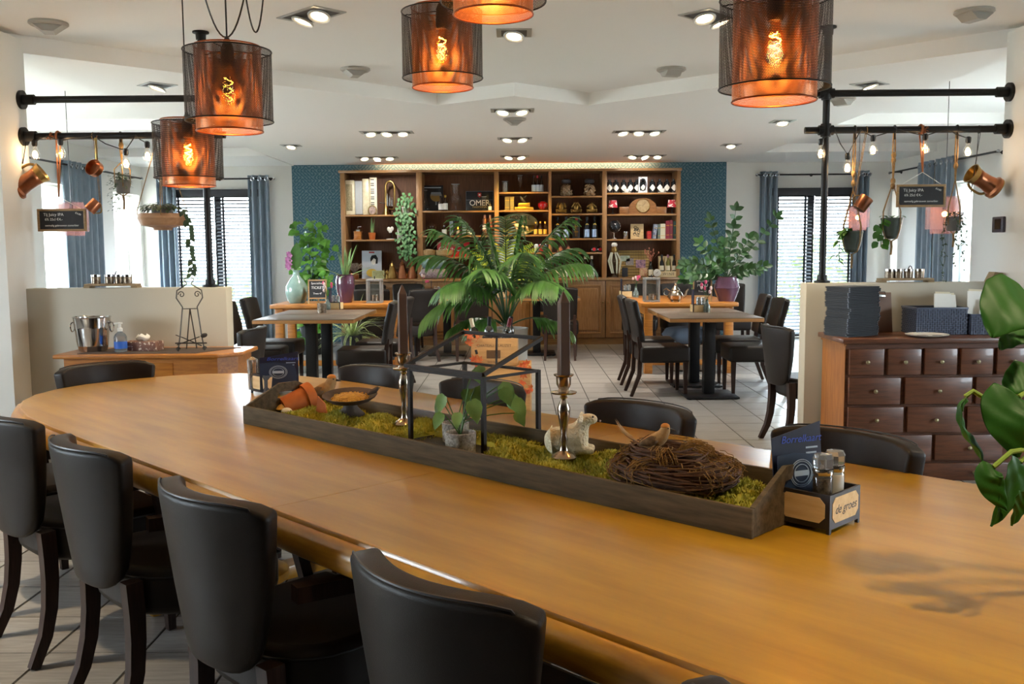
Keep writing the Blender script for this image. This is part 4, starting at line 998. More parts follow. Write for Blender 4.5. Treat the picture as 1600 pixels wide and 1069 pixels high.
def side_chair(name, lab, group):
    """high padded back, boxy padded seat, tapered wenge legs; faces +y"""
    t = thing(name, lab, 'chair', (0, 0, 0), 0, group)
    def fb(a, c):
        a = a*2-1; z = .50+.40*c-.012*abs(a)**6*(1 if c > .5 else -1)
        return Vector((a*(.20+.018*c), -.225-.05*c-.03*c*c+.03*a*a, z))
    b = B(); b.grid(fb, 8, 6); o = b.ob('backrest', LEATH, t, smooth=60)
    sd = o.modifiers.new('t', 'SOLIDIFY'); sd.thickness = .06; sd.offset = 0
    bv = o.modifiers.new('b', 'BEVEL'); bv.width = .016; bv.segments = 2; bv.limit_method = 'ANGLE'; bv.angle_limit = rad(50)
    b = B(); b.box(-.225, -.22, .315, .225, .245, .465, .028, 3); b.ob('seat', LEATH, t)
    for s in (-1, 1):
        b = B(); b.tube([(s*.178, -.232, .56), (s*.18, -.215, .42), (s*.182, -.225, .2), (s*.185, -.30, 0)], [.025, .027, .026, .02], 4); b.ob('rear_leg', WENGE, t)
        b = B(); b.tube([(s*.188, .205, .32), (s*.188, .205, 0)], [.030, .019], 4); b.ob('front_leg', WENGE, t)
    return t
G2 = 'black padded dining chairs at the further tables'
SC = []
def put(x, y, deg, lab):
    if not SC: SC.append(side_chair('dining_chair', lab, G2)); SC[0].location = (x, y, 0); SC[0].rotation_euler = (0, 0, rad(deg))
    else: dup(SC[0], (x, y, 0), rad(deg), lab)
# facing: 0 = away from the lens, 180 = towards it, -90 = towards +x, 90 = towards -x
put(1.36, 8.98, -88, 'nearer black dining chair at the teapot table, side on, its back toward the palm')
put(1.36, 9.70, -92, 'black dining chair at the teapot table, half hidden behind its nearer twin')
put(2.22, 8.98, 90, 'black dining chair facing in at the teapot table, nearer one by the tall blind')
put(2.26, 9.72, 86, 'black dining chair facing in at the teapot table, beyond its twin near the blue curtain')
put(-2.44, 9.0, -86, 'black dining chair at the green vase table, nearer of the two by the blind')
put(-2.46, 9.72, -92, 'black dining chair at the green vase table, further of the two by the blind')
put(-1.42, 8.9, 92, 'black dining chair at the green vase table, turned away from the palm, nearer one')
put(-1.36, 9.62, 88, 'black dining chair at the green vase table, turned away from the palm, further one')
put(-.56, 11.95, 4, 'black dining chair seen from behind, just beside the palm fronds and crate')
put(.56, 11.95, -4, 'black dining chair seen from behind, between the palm and the brown candle')
put(.50, 13.02, 180, 'black dining chair against the bookcase doors behind the tall brown candle')
put(-1.5, 13.02, 180, 'black dining chair facing out below the brass coffee pots')
put(-1.28, 11.75, 40, 'black dining chair at an angle behind the table candle nearest the bird bath')
put(-2.02, 12.95, 180, 'black dining chair facing out behind the wooden lantern and purple vase')
put(-1.78, 11.9, 5, 'black dining chair seen from behind next to the grey lantern')
put(1.62, 12.42, 170, 'black dining chair behind the grey lantern on the teapot side')
put(2.15, 12.46, 185, 'black dining chair behind the silver teapot')
put(2.8, 12.4, 175, 'black dining chair behind the purple plant pot, mostly hidden')
ac2 = armchair('leather_side_chair', 'black curved leather chair beside the half wall with the drawer chest, seat hidden', 'curved armless chairs by the half walls', False)
ac2.location = (2.07, 6.66, 0); ac2.rotation_euler = (0, 0, rad(-83))
dup(ac2, (-2.13, 6.75, 0), rad(88), 'black curved leather chair beside the half wall with the sideboard, back toward the table')

# ================================================================ TRAY WITH MOSS
TRW = mat('grey_brown_plank', '655742', .75, spec=.15, col2='4b4031', ns=3, stretch=(2.2, 22, 22), bump=.08, bs=40)
tang = math.atan2(TU.y, TU.x)+math.atan2(.08, 2.035); TL, TD = 2.04, .375
o0 = uv(-3.107, 1.658, TZ)
tray = thing('wooden_tray', 'very long grey-brown wooden tray filled with moss on the table', 'tray', o0, tang)
TM = Matrix.Translation(o0) @ Matrix.Rotation(tang, 4, 'Z')
def tp(x, y, z=0): return TM @ Vector((x, y, z))
TMI = TM.inverted()
def pxt(x, y, z): return TMI @ at(x, y, z=z)
b = B(); b.box(.012, .012, .004, TL-.012, TD-.012, .016); b.ob('bottom_board', TRW, tray)
for y in (0, TD-.012):
    b = B(); b.box(0, y, 0, TL, y+.012, .065, .0015); b.ob('side_board', TRW, tray)
for x in (0.0005, TL-.0125):
    b = B(); s0 = .0125
    pl = [(s0, .002), (TD-s0, .002), (TD-s0, .066), (TD*.60, .132), (TD*.40, .132), (s0, .066)]
    hole = [(TD*.36, .075), (TD*.64, .075), (TD*.61, .1), (TD*.39, .1)]
    # end board as strips round the hand hole
    for q in ([(s0, .002), (TD-s0, .002), (TD-s0, .066), (TD*.64, .075), (TD*.36, .075), (s0, .066)], [(s0, .066), (TD*.36, .075), (TD*.39, .1), (TD*.40, .132)], [(TD-s0, .066), (TD*.60, .132), (TD*.61, .1), (TD*.64, .075)], [(TD*.39, .1), (TD*.61, .1), (TD*.60, .132), (TD*.40, .132)]):
        b.prism(q, x, x+.012, 'x')
    bmesh.ops.remove_doubles(b.bm, verts=b.bm.verts, dist=.0002)
    b.ob('end_board', TRW, tray, smooth=0)
MOSS = mat('moss', 'bdb440', .9, col2='949a40', ns=7, rand=0, lo=.4, hi=.62)
LX0, LX1 = pxt(645, 690, .78).x, pxt(762, 711, .78).x
def mh(x, y):
    e = min(1, min(x-.012, TL-.012-x, y-.012, TD-.012-y)/.05)
    h = .040+.012*sin(x*9+1)*cos(y*17)+.010*sin(x*31+y*23)
    if LX0-.03 < x < LX1+.03: h = .018+(.02 if y > .24 else 0)
    return max(.014, h*(.6+.4*e))
verts = []; faces = []
def blade(c, d, L, w):
    i = len(verts); sx = Vector((-d.y, d.x, 0)); sx = sx.normalized() if sx.length > 1e-4 else Vector((1, 0, 0))
    m = c+d*L*.55+Vector((0, 0, .001)); verts.extend([c-sx*w, c+sx*w, m+sx*w*.8, m-sx*w*.8, c+d*L]); faces.extend([(i, i+1, i+2, i+3), (i+3, i+2, i+4)])
for _ in range(8500):
    x, y = R.uniform(.016, TL-.016), R.uniform(.016, TD-.016)
    if LX0+.01 < x < LX1-.005 and y < .24: continue
    h = mh(x, y); c = Vector((x, y, h-.006))
    for k in range(4):
        a = R.uniform(0, 6.28); e = R.uniform(.3, 1.4); d = Vector((cos(a)*cos(e), sin(a)*cos(e), sin(e)))
        blade(c, d, R.uniform(.007, .017), R.uniform(.0010, .0024))
me = bpy.data.meshes.new('moss'); me.from_pydata(verts, [], faces); me.materials.append(MOSS)
o = bpy.data.objects.new('moss', me); COL.objects.link(o); o.parent = tray; o['kind'] = 'stuff'
b = B(); b.grid(lambda a, c: (.013+(TL-.026)*a, .013+(TD-.026)*c, mh(.013+(TL-.026)*a, .013+(TD-.026)*c)-.006), 120, 24); b.ob('moss_bed', MOSS, tray, kind='stuff')
def ground(p, extra=0): return Vector((p.x, p.y, mh(p.x, p.y)+extra))
def on_tray(x, y, z=.80):
    p = pxt(x, y, z); p.x = min(max(p.x, .02), TL-.02); return tp(p.x, p.y, mh(p.x, p.y)-.003)
# fallen flower pot
p = on_tray(446, 630)
t = thing('terracotta_pot', 'terracotta flower pot lying on its side in the moss tray', 'flower pot', (p.x, p.y, p.z+.042), 0, None, (0, rad(76), rad(38)))
b = B(); b.lathe([(.036, -.07), (.047, .022), (.056, .022), (.058, .055), (.052, .055), (.043, .02), (.034, -.06), (.001, -.062)], 28, cap1=False); b.ob('body', TERRA, t)
p = on_tray(494, 640); b = B(); b.prism([(0, 0), (.045, 0), (.038, .035), (.01, .06)], -.003, .003, 'y')
solo(b, 'pot_shard', TERRA, 'broken terracotta shard standing in the moss beside the fallen pot', 'pot shard', p, rad(-20))
def mushroom(px, py, s, lab):
    p = on_tray(px, py); t = thing('toy_mushroom', lab, 'mushroom', p)
    b = B(); b.cyl((0, 0, 0), (0, 0, .022*s), .006*s, .005*s, 8); b.ob('stalk', CREAM, t)
    b = B(); b.lathe([(.001, .034*s), (.012*s, .03*s), (.02*s, .02*s), (.018*s, .017*s), (.004*s, .02*s)], 14, cap0=False); b.ob('cap', mat('ochre_cap', 'c79a3c', .6, col2='dcc38a', ns=40), t)
mushroom(424, 634, 1.3, 'yellowish toy mushroom at the tray corner behind the fallen pot')
mushroom(436, 632, 1.0, 'smaller yellowish toy mushroom touching the fallen pot')
p = on_tray(448, 641); b = B(); b.ball((0, 0, .014), (.02, .015, .014), 14, 10); solo(b, 'white_egg', mat('pale_egg', 'e2d8bf', .5), 'small pale egg in front of the fallen terracotta pot', 'egg', p)
# birds
def bird(loc, rz, s, lab, colb, colh, tail, fl=0):
    t = thing('bird_figure', lab, 'bird figurine', loc, rz)
    b = B(); b.tube([Vector(q)*s for q in ((-.045, 0, .018), (-.03, 0, .022), (-.005, 0, .028), (.018, 0, .038), (.030, 0, .054), (.034, 0, .068), (.036, 0, .078), (.037, 0, .084))], [r*s for r in (.006, .014, .024, .026, .018, .0165, .012, .003)], 12); o = b.ob('body', colb, t, sub=1, smooth=180)
    b = B(); b.ball(Vector((.033, 0, .076))*s, (.0145*s, .0135*s, .010*s), 10, 6); b.ob('crown_feathers', colh, t)
    b = B(); b.cyl(Vector((.048, 0, .068))*s, Vector((.064, 0, .064))*s, .0045*s, .0008*s, 6); b.ob('beak', mat('beak_horn', '3a332e', .5), t)
    for y in (-1, 1):
        b = B(); b.ball(Vector((.043, y*.0115, .072))*s, .0024*s, 6, 4); b.ob('eye', BLACKP, t)
        b = B(); leaf(b, Vector((.012, y*.022, .040))*s, (-1, y*.12, -.28), .06*s, .015*s, .05, [.5, 1, .9, .6, .1], .05, (0, y, .3)); sf = b.ob('wing', mat('wing_brown', '7d6547', .8, col2='4f3c28', ns=60), t); sf.modifiers.new('t', 'SOLIDIFY').thickness = .002
        b = B(); b.cyl(Vector((.0, y*.009, .01))*s, Vector((.004, y*.01, -.006))*s, .002*s, n=5); b.ob('foot', mat('beak_horn', '3a332e', .5), t)
    b = B()
    for k in range(7):
        a = (k-3)*.10; leaf(b, Vector((-.035, 0, .02))*s, (-1, a*1.6, tail[0]+.06*(k % 3)), tail[1]*s*(.8+.05*k), .006*s, tail[2], LANCE, .0)
    b.ob('tail', mat('tail_buff', '94794f', .8, col2='6b5334', ns=40), t, kind='stuff')
BUFF = mat('bird_buff', 'b08c5c', .8, col2='8d6a3e', ns=30, bump=.2, bs=120); BCAP = mat('bird_orange_cap', 'b8762c', .8)
p = on_tray(503, 630); bird((p.x, p.y, p.z+.006), rad(-5), 1.2, 'buff toy bird with orange cap standing in the moss beside the bird bath', BUFF, BCAP, (-.15, .085, .3))
# cast iron bird bath
CAST = mat('rusty_cast_iron', '3c332e', .65, .3, col2='57473b', ns=14, bump=.12, bs=90)
p = on_tray(548, 650)
t = thing('bird_bath', 'dark cast iron bird bath dish on a short foot, filled with seeds', 'bird bath', p, 0, None, (rad(7), 0, 0))
b = B(); b.lathe([(.05, 0), (.044, .006), (.026, .026), (.022, .042), (.03, .047), (.07, .052), (.09, .066), (.096, .073), (.091, .073), (.068, .060), (.001, .058)], 36, cap1=False); b.ob('dish', CAST, t)
b = B(); b.lathe([(.066, .060), (.05, .067), (.02, .072), (.0005, .073)], 20, cap0=False, cap1=False)
for _ in range(150):
    a = R.uniform(0, 6.28); r = .068*math.sqrt(R.random()); b.ball((r*cos(a), r*sin(a), .071-.009*(r/.07)**2), (R.uniform(.003, .005), .0032, .0028), 5, 4, Matrix.Rotation(R.uniform(0, 3), 3, 'Z'))
b.ob('seeds', mat('corn_seed', 'c99a2c', .6, col2='a4761c', ns=60), t, kind='stuff')
b = B(); b.tube([(.066, -.02, .078), (.076, -.012, .084), (.088, -.004, .087), (.097, 0, .095), (.1, 0, .1)], [.003, .009, .010, .007, .002], 8); b.cyl((.101, 0, .096), (.108, .003, .095), .003, .0005, 5); b.ob('cast_bird', CAST, t)
# candlesticks with square tapering candles
def candlestick(px, py, z, lab, rz):
    p = on_tray(px, py, z); t = thing('silver_candlestick', lab, 'candlestick', p, rz)
    hgt = 1.035-p.z
    pr = [(.034, 0), (.036, .006), (.030, .014), (.013, .026), (.009, .045), (.012, .06), (.008, .075), (.012, .105), (.017, .135), (.018, .155), (.011, .175), (.008, .182), (.012, .188), (.009, .194), (.034, .198), (.036, .203), (.018, .205), (.014, .212), (.020, .225), (.021, .248), (.027, .252), (.028, .256), (.018, .256), (.0001, .24)]
    k = hgt/.256; b = B(); b.lathe([(r, zz*k) for r, zz in pr], 28, cap1=False); b.ob('stick', SILVER, t)
    b = B(); zc0, zt0 = .242*k, 1.262-p.z
    b.tube([(0, 0, zc0), (0, 0, zt0-.03), (0, 0, zt0)], [.0205, .019, .003], 4); c = b.ob('candle', CANDLEM, t, smooth=0, bev=.002)
    b = B(); b.cyl((0, 0, zt0-.002), (.001, 0, zt0+.006), .0011, n=5); b.ob('wick', BLACKP, c)
candlestick(632, 664, .79, 'silver candlestick with tall brown candle beside the bird bath', rad(20))
candlestick(881, 716, .80, 'silver candlestick with tall brown candle in front of the white lamb', rad(20))
# glass lantern case (black frame, sloping lifted lid)
DK = mat('black_bronze_frame', '241c16', .6, .0, spec=.25); CGL = glass_mat('case_glass', (.97, .975, .97), .25, .03, 1.4, 0)
c4 = [pxt(x, y, .78) for x, y in ((645, 690), (762, 711), (838, 692), (722, 670))]
x0 = (c4[0].x+c4[3].x)/2; x1 = (c4[1].x+c4[2].x)/2; y0 = (c4[0].y+c4[1].y)/2; y1 = (c4[2].y+c4[3].y)/2
LZ = .80-TZ-.02
case = thing('glass_lantern_case', 'black framed glass display case with a sloping glass lid standing in the moss tray', 'display case', tp(x0, y0, .016), tang)
w, d, hh = x1-x0, y1-y0, 1.008-TZ-.016
for x in (0, w):
    for y in (0, d):
        b = B(); b.box(x-.006, y-.006, 0, x+.006, y+.006, hh); b.ob('post', DK, case)
for z in (0.0, hh-.006):
    for q in (((0, 0), (w, 0)), ((0, d), (w, d)), ((0, 0), (0, d)), ((w, 0), (w, d))):
        b = B(); b.bar((*q[0], z+.003), (*q[1], z+.003), .009, .008); b.ob('rail', DK, case)
b = B(); b.box(.004, .004, .001, w-.004, d-.004, .004); b.ob('base_plate', DK, case)
for q in ((.006, -.001, w-.006, .001), (.006, d-.001, w-.006, d+.001), (-.001, .006, .001, d-.006), (w-.001, .006, w+.001, d-.006)):
    b = B(); b.box(q[0], q[1], .012, q[2], q[3], hh-.01); b.ob('pane', CGL, case)
hz = hh+.010; rise = .088; L0, L1 = Vector((-.008, -.008, hz)), Vector((w+.012, d*.94, hz+rise))
lid = thing('x', 'x', 'x'); bpy.data.objects.remove(lid)
b = B(); A_, B_, C_, D_ = (-.01, -.01, hz), (w+.01, -.01, hz), (w+.01, d+.005, hz+rise), (-.01, d+.005, hz+rise)
for p0_, p1_ in ((A_, B_), (B_, C_), (C_, D_), (D_, A_)): b.bar(p0_, p1_, .011, .011)
lid = b.ob('lid_frame', DK, case)
b = B(); b.quad(A_, B_, C_, D_); b.ob('lid_pane', CGL, lid)
b = B(); b.cyl((w*.5, d*.55, hz+rise*.55), (w*.5, d*.55+.004, hz+rise*.55-.012), .004, n=8); b.bar((w*.45, d, hh), (w*.45, d+.003, hz+rise), .005); b.ob('lid_stay', DK, case)
# potted plants in the case
SPECK = mat('speckled_stone_pot', 'bdb4a8', .85, col2='8a8177', ns=130, bump=.15, bs=160, lo=.4, hi=.6)
def monstera(px, py, s, lab, leaves, z=.785):
    p = pxt(px, py, z); p = tp(p.x, p.y, .0205); t = thing('potted_plant', lab, 'potted plant', p, 0)
    b = B(); b.lathe([(.036*s, 0), (.044*s, .006), (.046*s, .068*s), (.043*s, .07*s), (.040*s, .066*s), (.038*s, .052*s), (.001, .05*s)], 30, cap1=False); b.ob('pot', SPECK, t)
    b = B(); b.lathe([(.0385*s, .054*s), (.02*s, .058*s), (.001, .058*s)], 20, cap0=False, cap1=False); b.ob('soil', SOIL, t)
    for a, e, L, sz, dr in leaves:
        d0 = Vector((cos(a)*cos(e), sin(a)*cos(e), sin(e))); st = leafpts((0, 0, .055*s), d0, L, .5)
        b = B(); b.tube(st, .0018, 5); sm = b.ob('stem', LEAF, t)
        b = B(); leaf(b, st[-1], (d0.x*1.5, d0.y*1.5, -.5), sz*.9, sz*.3, dr, HEART, .15, (-.2, -.8, .6)); b.ob('leaf', mat('monstera_leaf', '8db362', .5, col2='6f9a4c', ns=12), sm)
monstera(720, 709, 1.0, 'speckled grey pot with drooping green leaves, front one in the glass case', [(2.9, 1.3, .13, .065, 1.6), (.3, 1.35, .15, .085, 1.8), (3.5, 1.1, .09, .06, 1.5), (1.3, 1.2, .15, .085, 1.5), (5.6, 1.3, .12, .08, 1.6), (4.6, 1.2, .09, .055, 1.7)])
monstera(712, 689, .92, 'second speckled pot behind the front one in the glass case, taller leaves', [(.1, .95, .19, .085, 1.4), (.35, .7, .19, .08, 1.2), (-.15, .7, .20, .075, 1.3), (.9, 1.2, .20, .085, .9), (2.5, 1.1, .09, .06, 1.3), (-.4, .9, .2, .07, 1.5), (.0, .5, .19, .06, 1.5)])
# lamb
WOOL = mat('curly_wool', 'e6dcc2', .95, bump=.8, bs=150, col2='d8c9a4', ns=60)
p = on_tray(884, 712)
t = thing('lamb_figure', 'cream woolly lamb figure lying behind the second candlestick', 'lamb figurine', (p.x+.004, p.y+.03, p.z), math.atan2(TU.y, TU.x)+rad(38))
def skin(name, vs, es, rs, m, parent, lv=2):
    me = bpy.data.meshes.new(name); me.from_pydata([Vector(v) for v in vs], es, []); o = bpy.data.objects.new(name, me); COL.objects.link(o); o.parent = parent
    md = o.modifiers.new('skin', 'SKIN'); md.use_smooth_shade = True
    for i, r in enumerate(rs): me.skin_vertices[0].data[i].radius = (r, r) if not isinstance(r, tuple) else r
    me.skin_vertices[0].data[0].use_root = True
    ss = o.modifiers.new('s', 'SUBSURF'); ss.levels = lv; ss.render_levels = lv; me.materials.append(m); return o
skin('body', [(0, 0, .038), (-.04, 0, .034), (-.065, 0, .03), (.032, 0, .045), (.044, 0, .075), (.050, 0, .098), (.072, 0, .101), (.088, 0, .095), (.05, -.02, .014), (.08, -.022, .012), (.05, .02, .014), (.08, .022, .012)],
     [(0, 1), (1, 2), (0, 3), (3, 4), (4, 5), (5, 6), (6, 7), (3, 8), (8, 9), (3, 10), (10, 11)], [.042, .04, .024, .034, .022, .023, .018, .009, .014, .010, .014, .010], WOOL, t)
for s in (-1, 1):
    b = B(); leaf(b, (.048, s*.018, .11), (-.5, s, -.35), .032, .010, .3, OVAL, .2, (1, 0, .3)); e = b.ob('ear', WOOL, t); e.modifiers.new('t', 'SOLIDIFY').thickness = .003
    b = B(); b.ball((.075, s*.0135, .108), .003, 6, 4); b.ob('eye', BLACKP, t)
b = B(); b.ball((.0945, 0, .094), (.0035, .005, .004), 6, 4); b.ob('nose', mat('pink_nose', '8d6a5c', .6), t)
# twig wreaths with a bird on top
TWIG = mat('dark_twigs', '4a3024', .8, col2='6b4a32', ns=30); STRAW = mat('dry_straw', '94703a', .9, col2='6d5026', ns=30)
def wreath(nm, lab, c, Rr, rr, hz, nt, ns_):
    nt, ns_ = int(nt*1.5), int(ns_*1.6)
    t = thing(nm, lab, 'nest', c, tang)
    for nm2, n, m, rad_, j in (('twigs', nt, TWIG, .0021, 1.0), ('straw', ns_, STRAW, .0010, 1.25)):
        b = B(); cl = [(R.uniform(0, 6.28), R.uniform(0, 2)) for _ in range(11)]
        for k in range(n):
            a0 = R.uniform(0, 6.28); L = R.uniform(.9, 2.6); q0 = R.uniform(0, 6.28); tw = R.uniform(-1.5, 1.5); rk = rr*R.uniform(.5, 1.25)*j
            if nm2 == 'straw' and R.random() < .92: L = R.uniform(.06, .25); ca, cq = R.choice(cl); a0 = ca+R.gauss(0, .13); q0 = cq+R.gauss(0, .5); tw = R.uniform(-3, 3)
            n2 = 9; pts = []
            for i in range(n2+1):
                a = a0+L*i/n2; q = q0+tw*i/n2; rad2 = Rr+rk*cos(q)+(.004*sin(i*2.1+k) if nm2 == 'straw' else .0015*sin(i*1.3+k))
                pts.append(Vector((rad2*cos(a)*1.12, rad2*sin(a), hz+rr*.8*sin(q)*(rk/rr))))
            b.tube(pts, rad_, 4)
        b.ob(nm2, m, t, kind='stuff')
    b = B(); b.lathe([(Rr-rr*.5, hz-rr*.35), (Rr, hz+rr*.45), (Rr+rr*.5, hz-rr*.35)], 30, cap0=False, cap1=False, sx=1.12); b.ob('core', TWIG, t)
p = on_tray(1052, 757, .80); wc = Vector((p.x, p.y, p.z))
wreath('twig_wreath', 'large dark twig wreath lying in the moss at the tray end', wc, .105, .036, .026, 190, 260)
wreath('bird_nest', 'smaller dark twig nest stacked on the large wreath, with a feathered bird', wc+Vector((-.014, .012, .040)), .068, .028, .018, 130, 190)
p = at(1022, 700, Y=wc.y-.01); bird((p.x, p.y, wc.z+.074), rad(-12), .8, 'feathered buff toy bird with orange cap sitting on the twig nest', BUFF, BCAP, (.12, .11, -.9))

# ================================================================ CONDIMENT BOXES WITH MENU CARDS
BOXD = mat('dark_box_frame', '231d1c', .5); PLY = mat('light_plywood', 'e2c796', .6, col2='d2b27e', ns=3, stretch=(3, 20, 20)); NAVY = mat('navy_card', '20304a', .5); NIGHT = mat('night_blue_menu', '141b30', .45, col2='24263f', ns=9)
LOGO = mat('card_print_pale', '9fb0c4', .6); FOOD = mat('food_photo_print', '7a3a22', .5, col2='c8904a', ns=25)
tr = math.atan2(TU.y, TU.x)
def condiment(u, v, lab, cardang, side_text):
    q = uv(u, v, TZ); t = thing('condiment_box', lab, 'condiment box', q, tr); w, d = .064, .07
    for sx in (-1, 1):
        for sy in (-1, 1):
            b = B(); b.box(sx*w-(.008 if sx > 0 else 0), sy*d-(.008 if sy > 0 else 0), 0, sx*w+(0 if sx > 0 else .008), sy*d+(0 if sy > 0 else .008), .012); b.ob('foot', BOXD, t)
    b = B(); b.box(-w, -d, .010, w, d, .014); b.ob('base', BOXD, t)
    for q2, ax in (((-w, -d, w, -d+.006), 'x'), ((-w, d-.006, w, d), 'x'), ((-w, -d+.006, -w+.006, d-.006), 'y'), ((w-.006, -d+.006, w, d-.006), 'y')):
        b = B(); b.box(q2[0], q2[1], .014, q2[2], q2[3], .086); f = b.ob('side_board', BOXD, t)
        L = w if ax == 'x' else d; c = .013; k = .011; z0, z1 = .022, .078
        pl = [(-L+k, z0+c), (-L+k+c, z0), (L-k-c, z0), (L-k, z0+c), (L-k, z1-c), (L-k-c, z1), (-L+k+c, z1), (-L+k, z1-c)]
        b = B()
        if ax == 'x': yy = q2[1] if q2[1] < 0 else q2[3]; s = -1 if yy < 0 else 1; b.prism(pl, yy, yy+s*.0012, 'y')
        else: xx = q2[0] if q2[0] < 0 else q2[2]; s = -1 if xx < 0 else 1; b.prism(pl, xx, xx+s*.0012, 'x')
        b.ob('plywood_inlay', PLY, f)
    if side_text: text('lettering', 'de groes', BLACKP, t, (w+.0016, 0, .05), (pi/2, 0, pi/2), .028, shear=.35, ext=.0002)
    return t
def menucards(u, v, ang, lab1, lab2, z0=.016, sc=1):
    q = uv(u, v, TZ+z0)
    t = thing('menu_card', lab1, 'menu card', q, ang, None, (rad(-6), 0, ang))
    b = B(); b.prism([(-.068, 0), (.068, 0), (.068, .205), (-.068, .175)], 0, .002, 'y'); b.ob('card', NIGHT, t)
    b = B(); b.prism([(-.066, .004), (.06, .004), (.06, .06), (-.066, .06)], -.0006, 0, 'y'); b.ob('food_picture', FOOD, t)
    text('lettering', 'Borrelkaart', mat('blue_script', '3d56c0', .6), t, (.012, -.0008, .168), FRONT, .024, shear=.3, ext=.0001)
    t.scale = (sc, 1, sc if sc == 1 else .82)
    for k in range(7):
        b = B(); b.box(.025, -.0006, .145-.012*k, .058-.004*(k % 3), 0, .149-.012*k); b.ob('price_line', LOGO, t)
    q2 = uv(u, v, TZ+z0)+Vector((sin(ang), -cos(ang), 0))*.012
    t2 = thing('logo_card', lab2, 'menu card', q2, ang, None, (rad(-4), 0, ang))
    t2.scale = (sc, 1, sc if sc == 1 else .88)
    pl = [(-.066, 0), (.062, 0), (.062, .09)]+[(.062-.03*(1-cos(k*pi/12)), .09+.045*sin(k*pi/12)) for k in range(1, 7)]+[(-.02, .142), (-.066, .138)]
    b = B(); b.prism(pl, 0, .002, 'y'); b.ob('card', NAVY, t2)
    for rr in (.031, .027, .02):
        b = B(); b.tube([(-.002+rr*cos(k*pi/16), -.0005, .094+rr*sin(k*pi/16)) for k in range(32)], .0011, 4, True); b.ob('logo_ring', LOGO, t2)
    b = B(); b.box(-.022, -.001, .088, .018, 0, .1); b.ob('logo_bar', LOGO, t2)
condiment(-1.031, 1.952, 'dark framed plywood condiment box with salt and pepper mills at the tray end', 0, True)
a2 = tr+pi/2-rad(26)
menucards(-1.072, 1.945, tr+rad(68), 'tall dark menu card standing in the condiment box with the mills', 'blue logo card in front of the menu in the condiment box with the mills')
def mill(u, v, lab, fill):
    t = thing('spice_mill', lab, 'spice mill', uv(u, v, TZ+.0145), 0, 'glass spice mills in the condiment box')
    b = B(); b.lathe([(.019, 0), (.0205, .003), (.0205, .098), (.018, .1)], 20); b.ob('grounds', fill, t)
    b = B(); b.lathe([(.0215, .001), (.022, .1), (.019, .106), (.0225, .110), (.0225, .116), (.019, .119), (.0205, .122)], 20, cap0=False, cap1=False); b.ob('glass_body', GLASS, t)
    b = B(); n = 16; b.lathe([(.021, .12), (.0235, .125), (.024, .142), (.019, .151), (.001, .153)], n, cap1=False)
    for i, vv in enumerate(b.bm.verts):
        if i % 2: vv.co.x *= .93; vv.co.y *= .93
    b.ob('crown', mat('clear_acrylic', 'dfe6ea', .06, trans=.85), t, smooth=20)
    b = B(); b.lathe([(.0222, .106), (.0228, .110), (.0228, .114), (.0222, .118)], 20, cap0=False, cap1=False); b.ob('collar', STEEL, t)
mill(-1.008, 1.925, 'glass pepper mill with dark peppercorns, nearer of two in the box', mat('peppercorns', '2a221c', .8, col2='6b5c4a', ns=90))
mill(-1.006, 1.975, 'glass salt mill with white salt, behind the pepper mill', mat('white_salt', 'dcd8d2', .7))
condiment(-3.70, 2.12, 'dark framed condiment box with menu cards beyond the far tray end', 0, False)
menucards(-3.625, 2.11, rad(9), 'tall dark menu card in the condiment box beyond the fallen terracotta pot', 'blue logo card with rings beyond the fallen terracotta pot', .016, 1.2)
p = uv(-3.76, 2.06, TZ+.0145); t = thing('spice_mill', 'glass mill half hidden behind the logo card past the tray', 'spice mill', p)
b = B(); b.lathe([(.02, 0), (.022, .078), (.0225, .1), (.024, .132), (.001, .144)], 16, cap1=False); b.ob('glass_body', mat('clear_acrylic'), t)
# ================================================================ FURTHER TABLES
TOPD = mat('dark_table_laminate', '6e5c4c', .35, col2='5b4a3d', ns=3, stretch=(2, 20, 20)); EDGEO = mat('table_edge_oak', 'a0703c', .45)
def dining_table(x, y, w, d, lab):
    t = thing('dining_table', lab, 'table', (x, y, 0), 0, 'square pedestal dining tables')
    b = B(); b.box(-w/2, -d/2, .745, w/2, d/2, .752, .002); b.ob('tabletop', TOPD, t)
    b = B(); b.box(-w/2, -d/2, .715, w/2, d/2, .745, .003); b.ob('edge_band', EDGEO, t)
    b = B(); b.box(-.05, -.05, .03, .05, .05, .715, .004); b.ob('column', BLACK, t)
    b = B(); b.box(-.24, -.24, .006, .24, .24, .024, .004)
    for sx in (-1, 1):
        for sy in (-1, 1): b.cyl((sx*.21, sy*.21, 0), (sx*.21, sy*.21, .008), .018, n=8)
    b.ob('base_plate', BLACK, t)
    b = B(); b.box(-.2, -.03, .69, .2, .03, .715); b.box(-.03, -.2, .69, .03, .2, .715); b.ob('bracket', BLACK, t)
dining_table(1.785, 8.80, .84, .70, 'square dining table on black column with the candle glass, teapot side, nearer half')
dining_table(1.785, 9.53, .84, .70, 'square dining table pushed against its twin, behind the small flower bottle, teapot side')
dining_table(-1.93, 8.95, .92, .70, 'square dining table on black column with candle jar below the chalk easel')
dining_table(-1.93, 9.68, .92, .70, 'square dining table pushed against its twin, green vase side')
dining_table(-.9, 12.45, 1.1, .70, 'dining table in front of the bookcase cupboards, with small flower bottle')
dining_table(.27, 12.45, 1.1, .70, 'dining table in front of the bookcase cupboards, its end showing beside the brown candle')
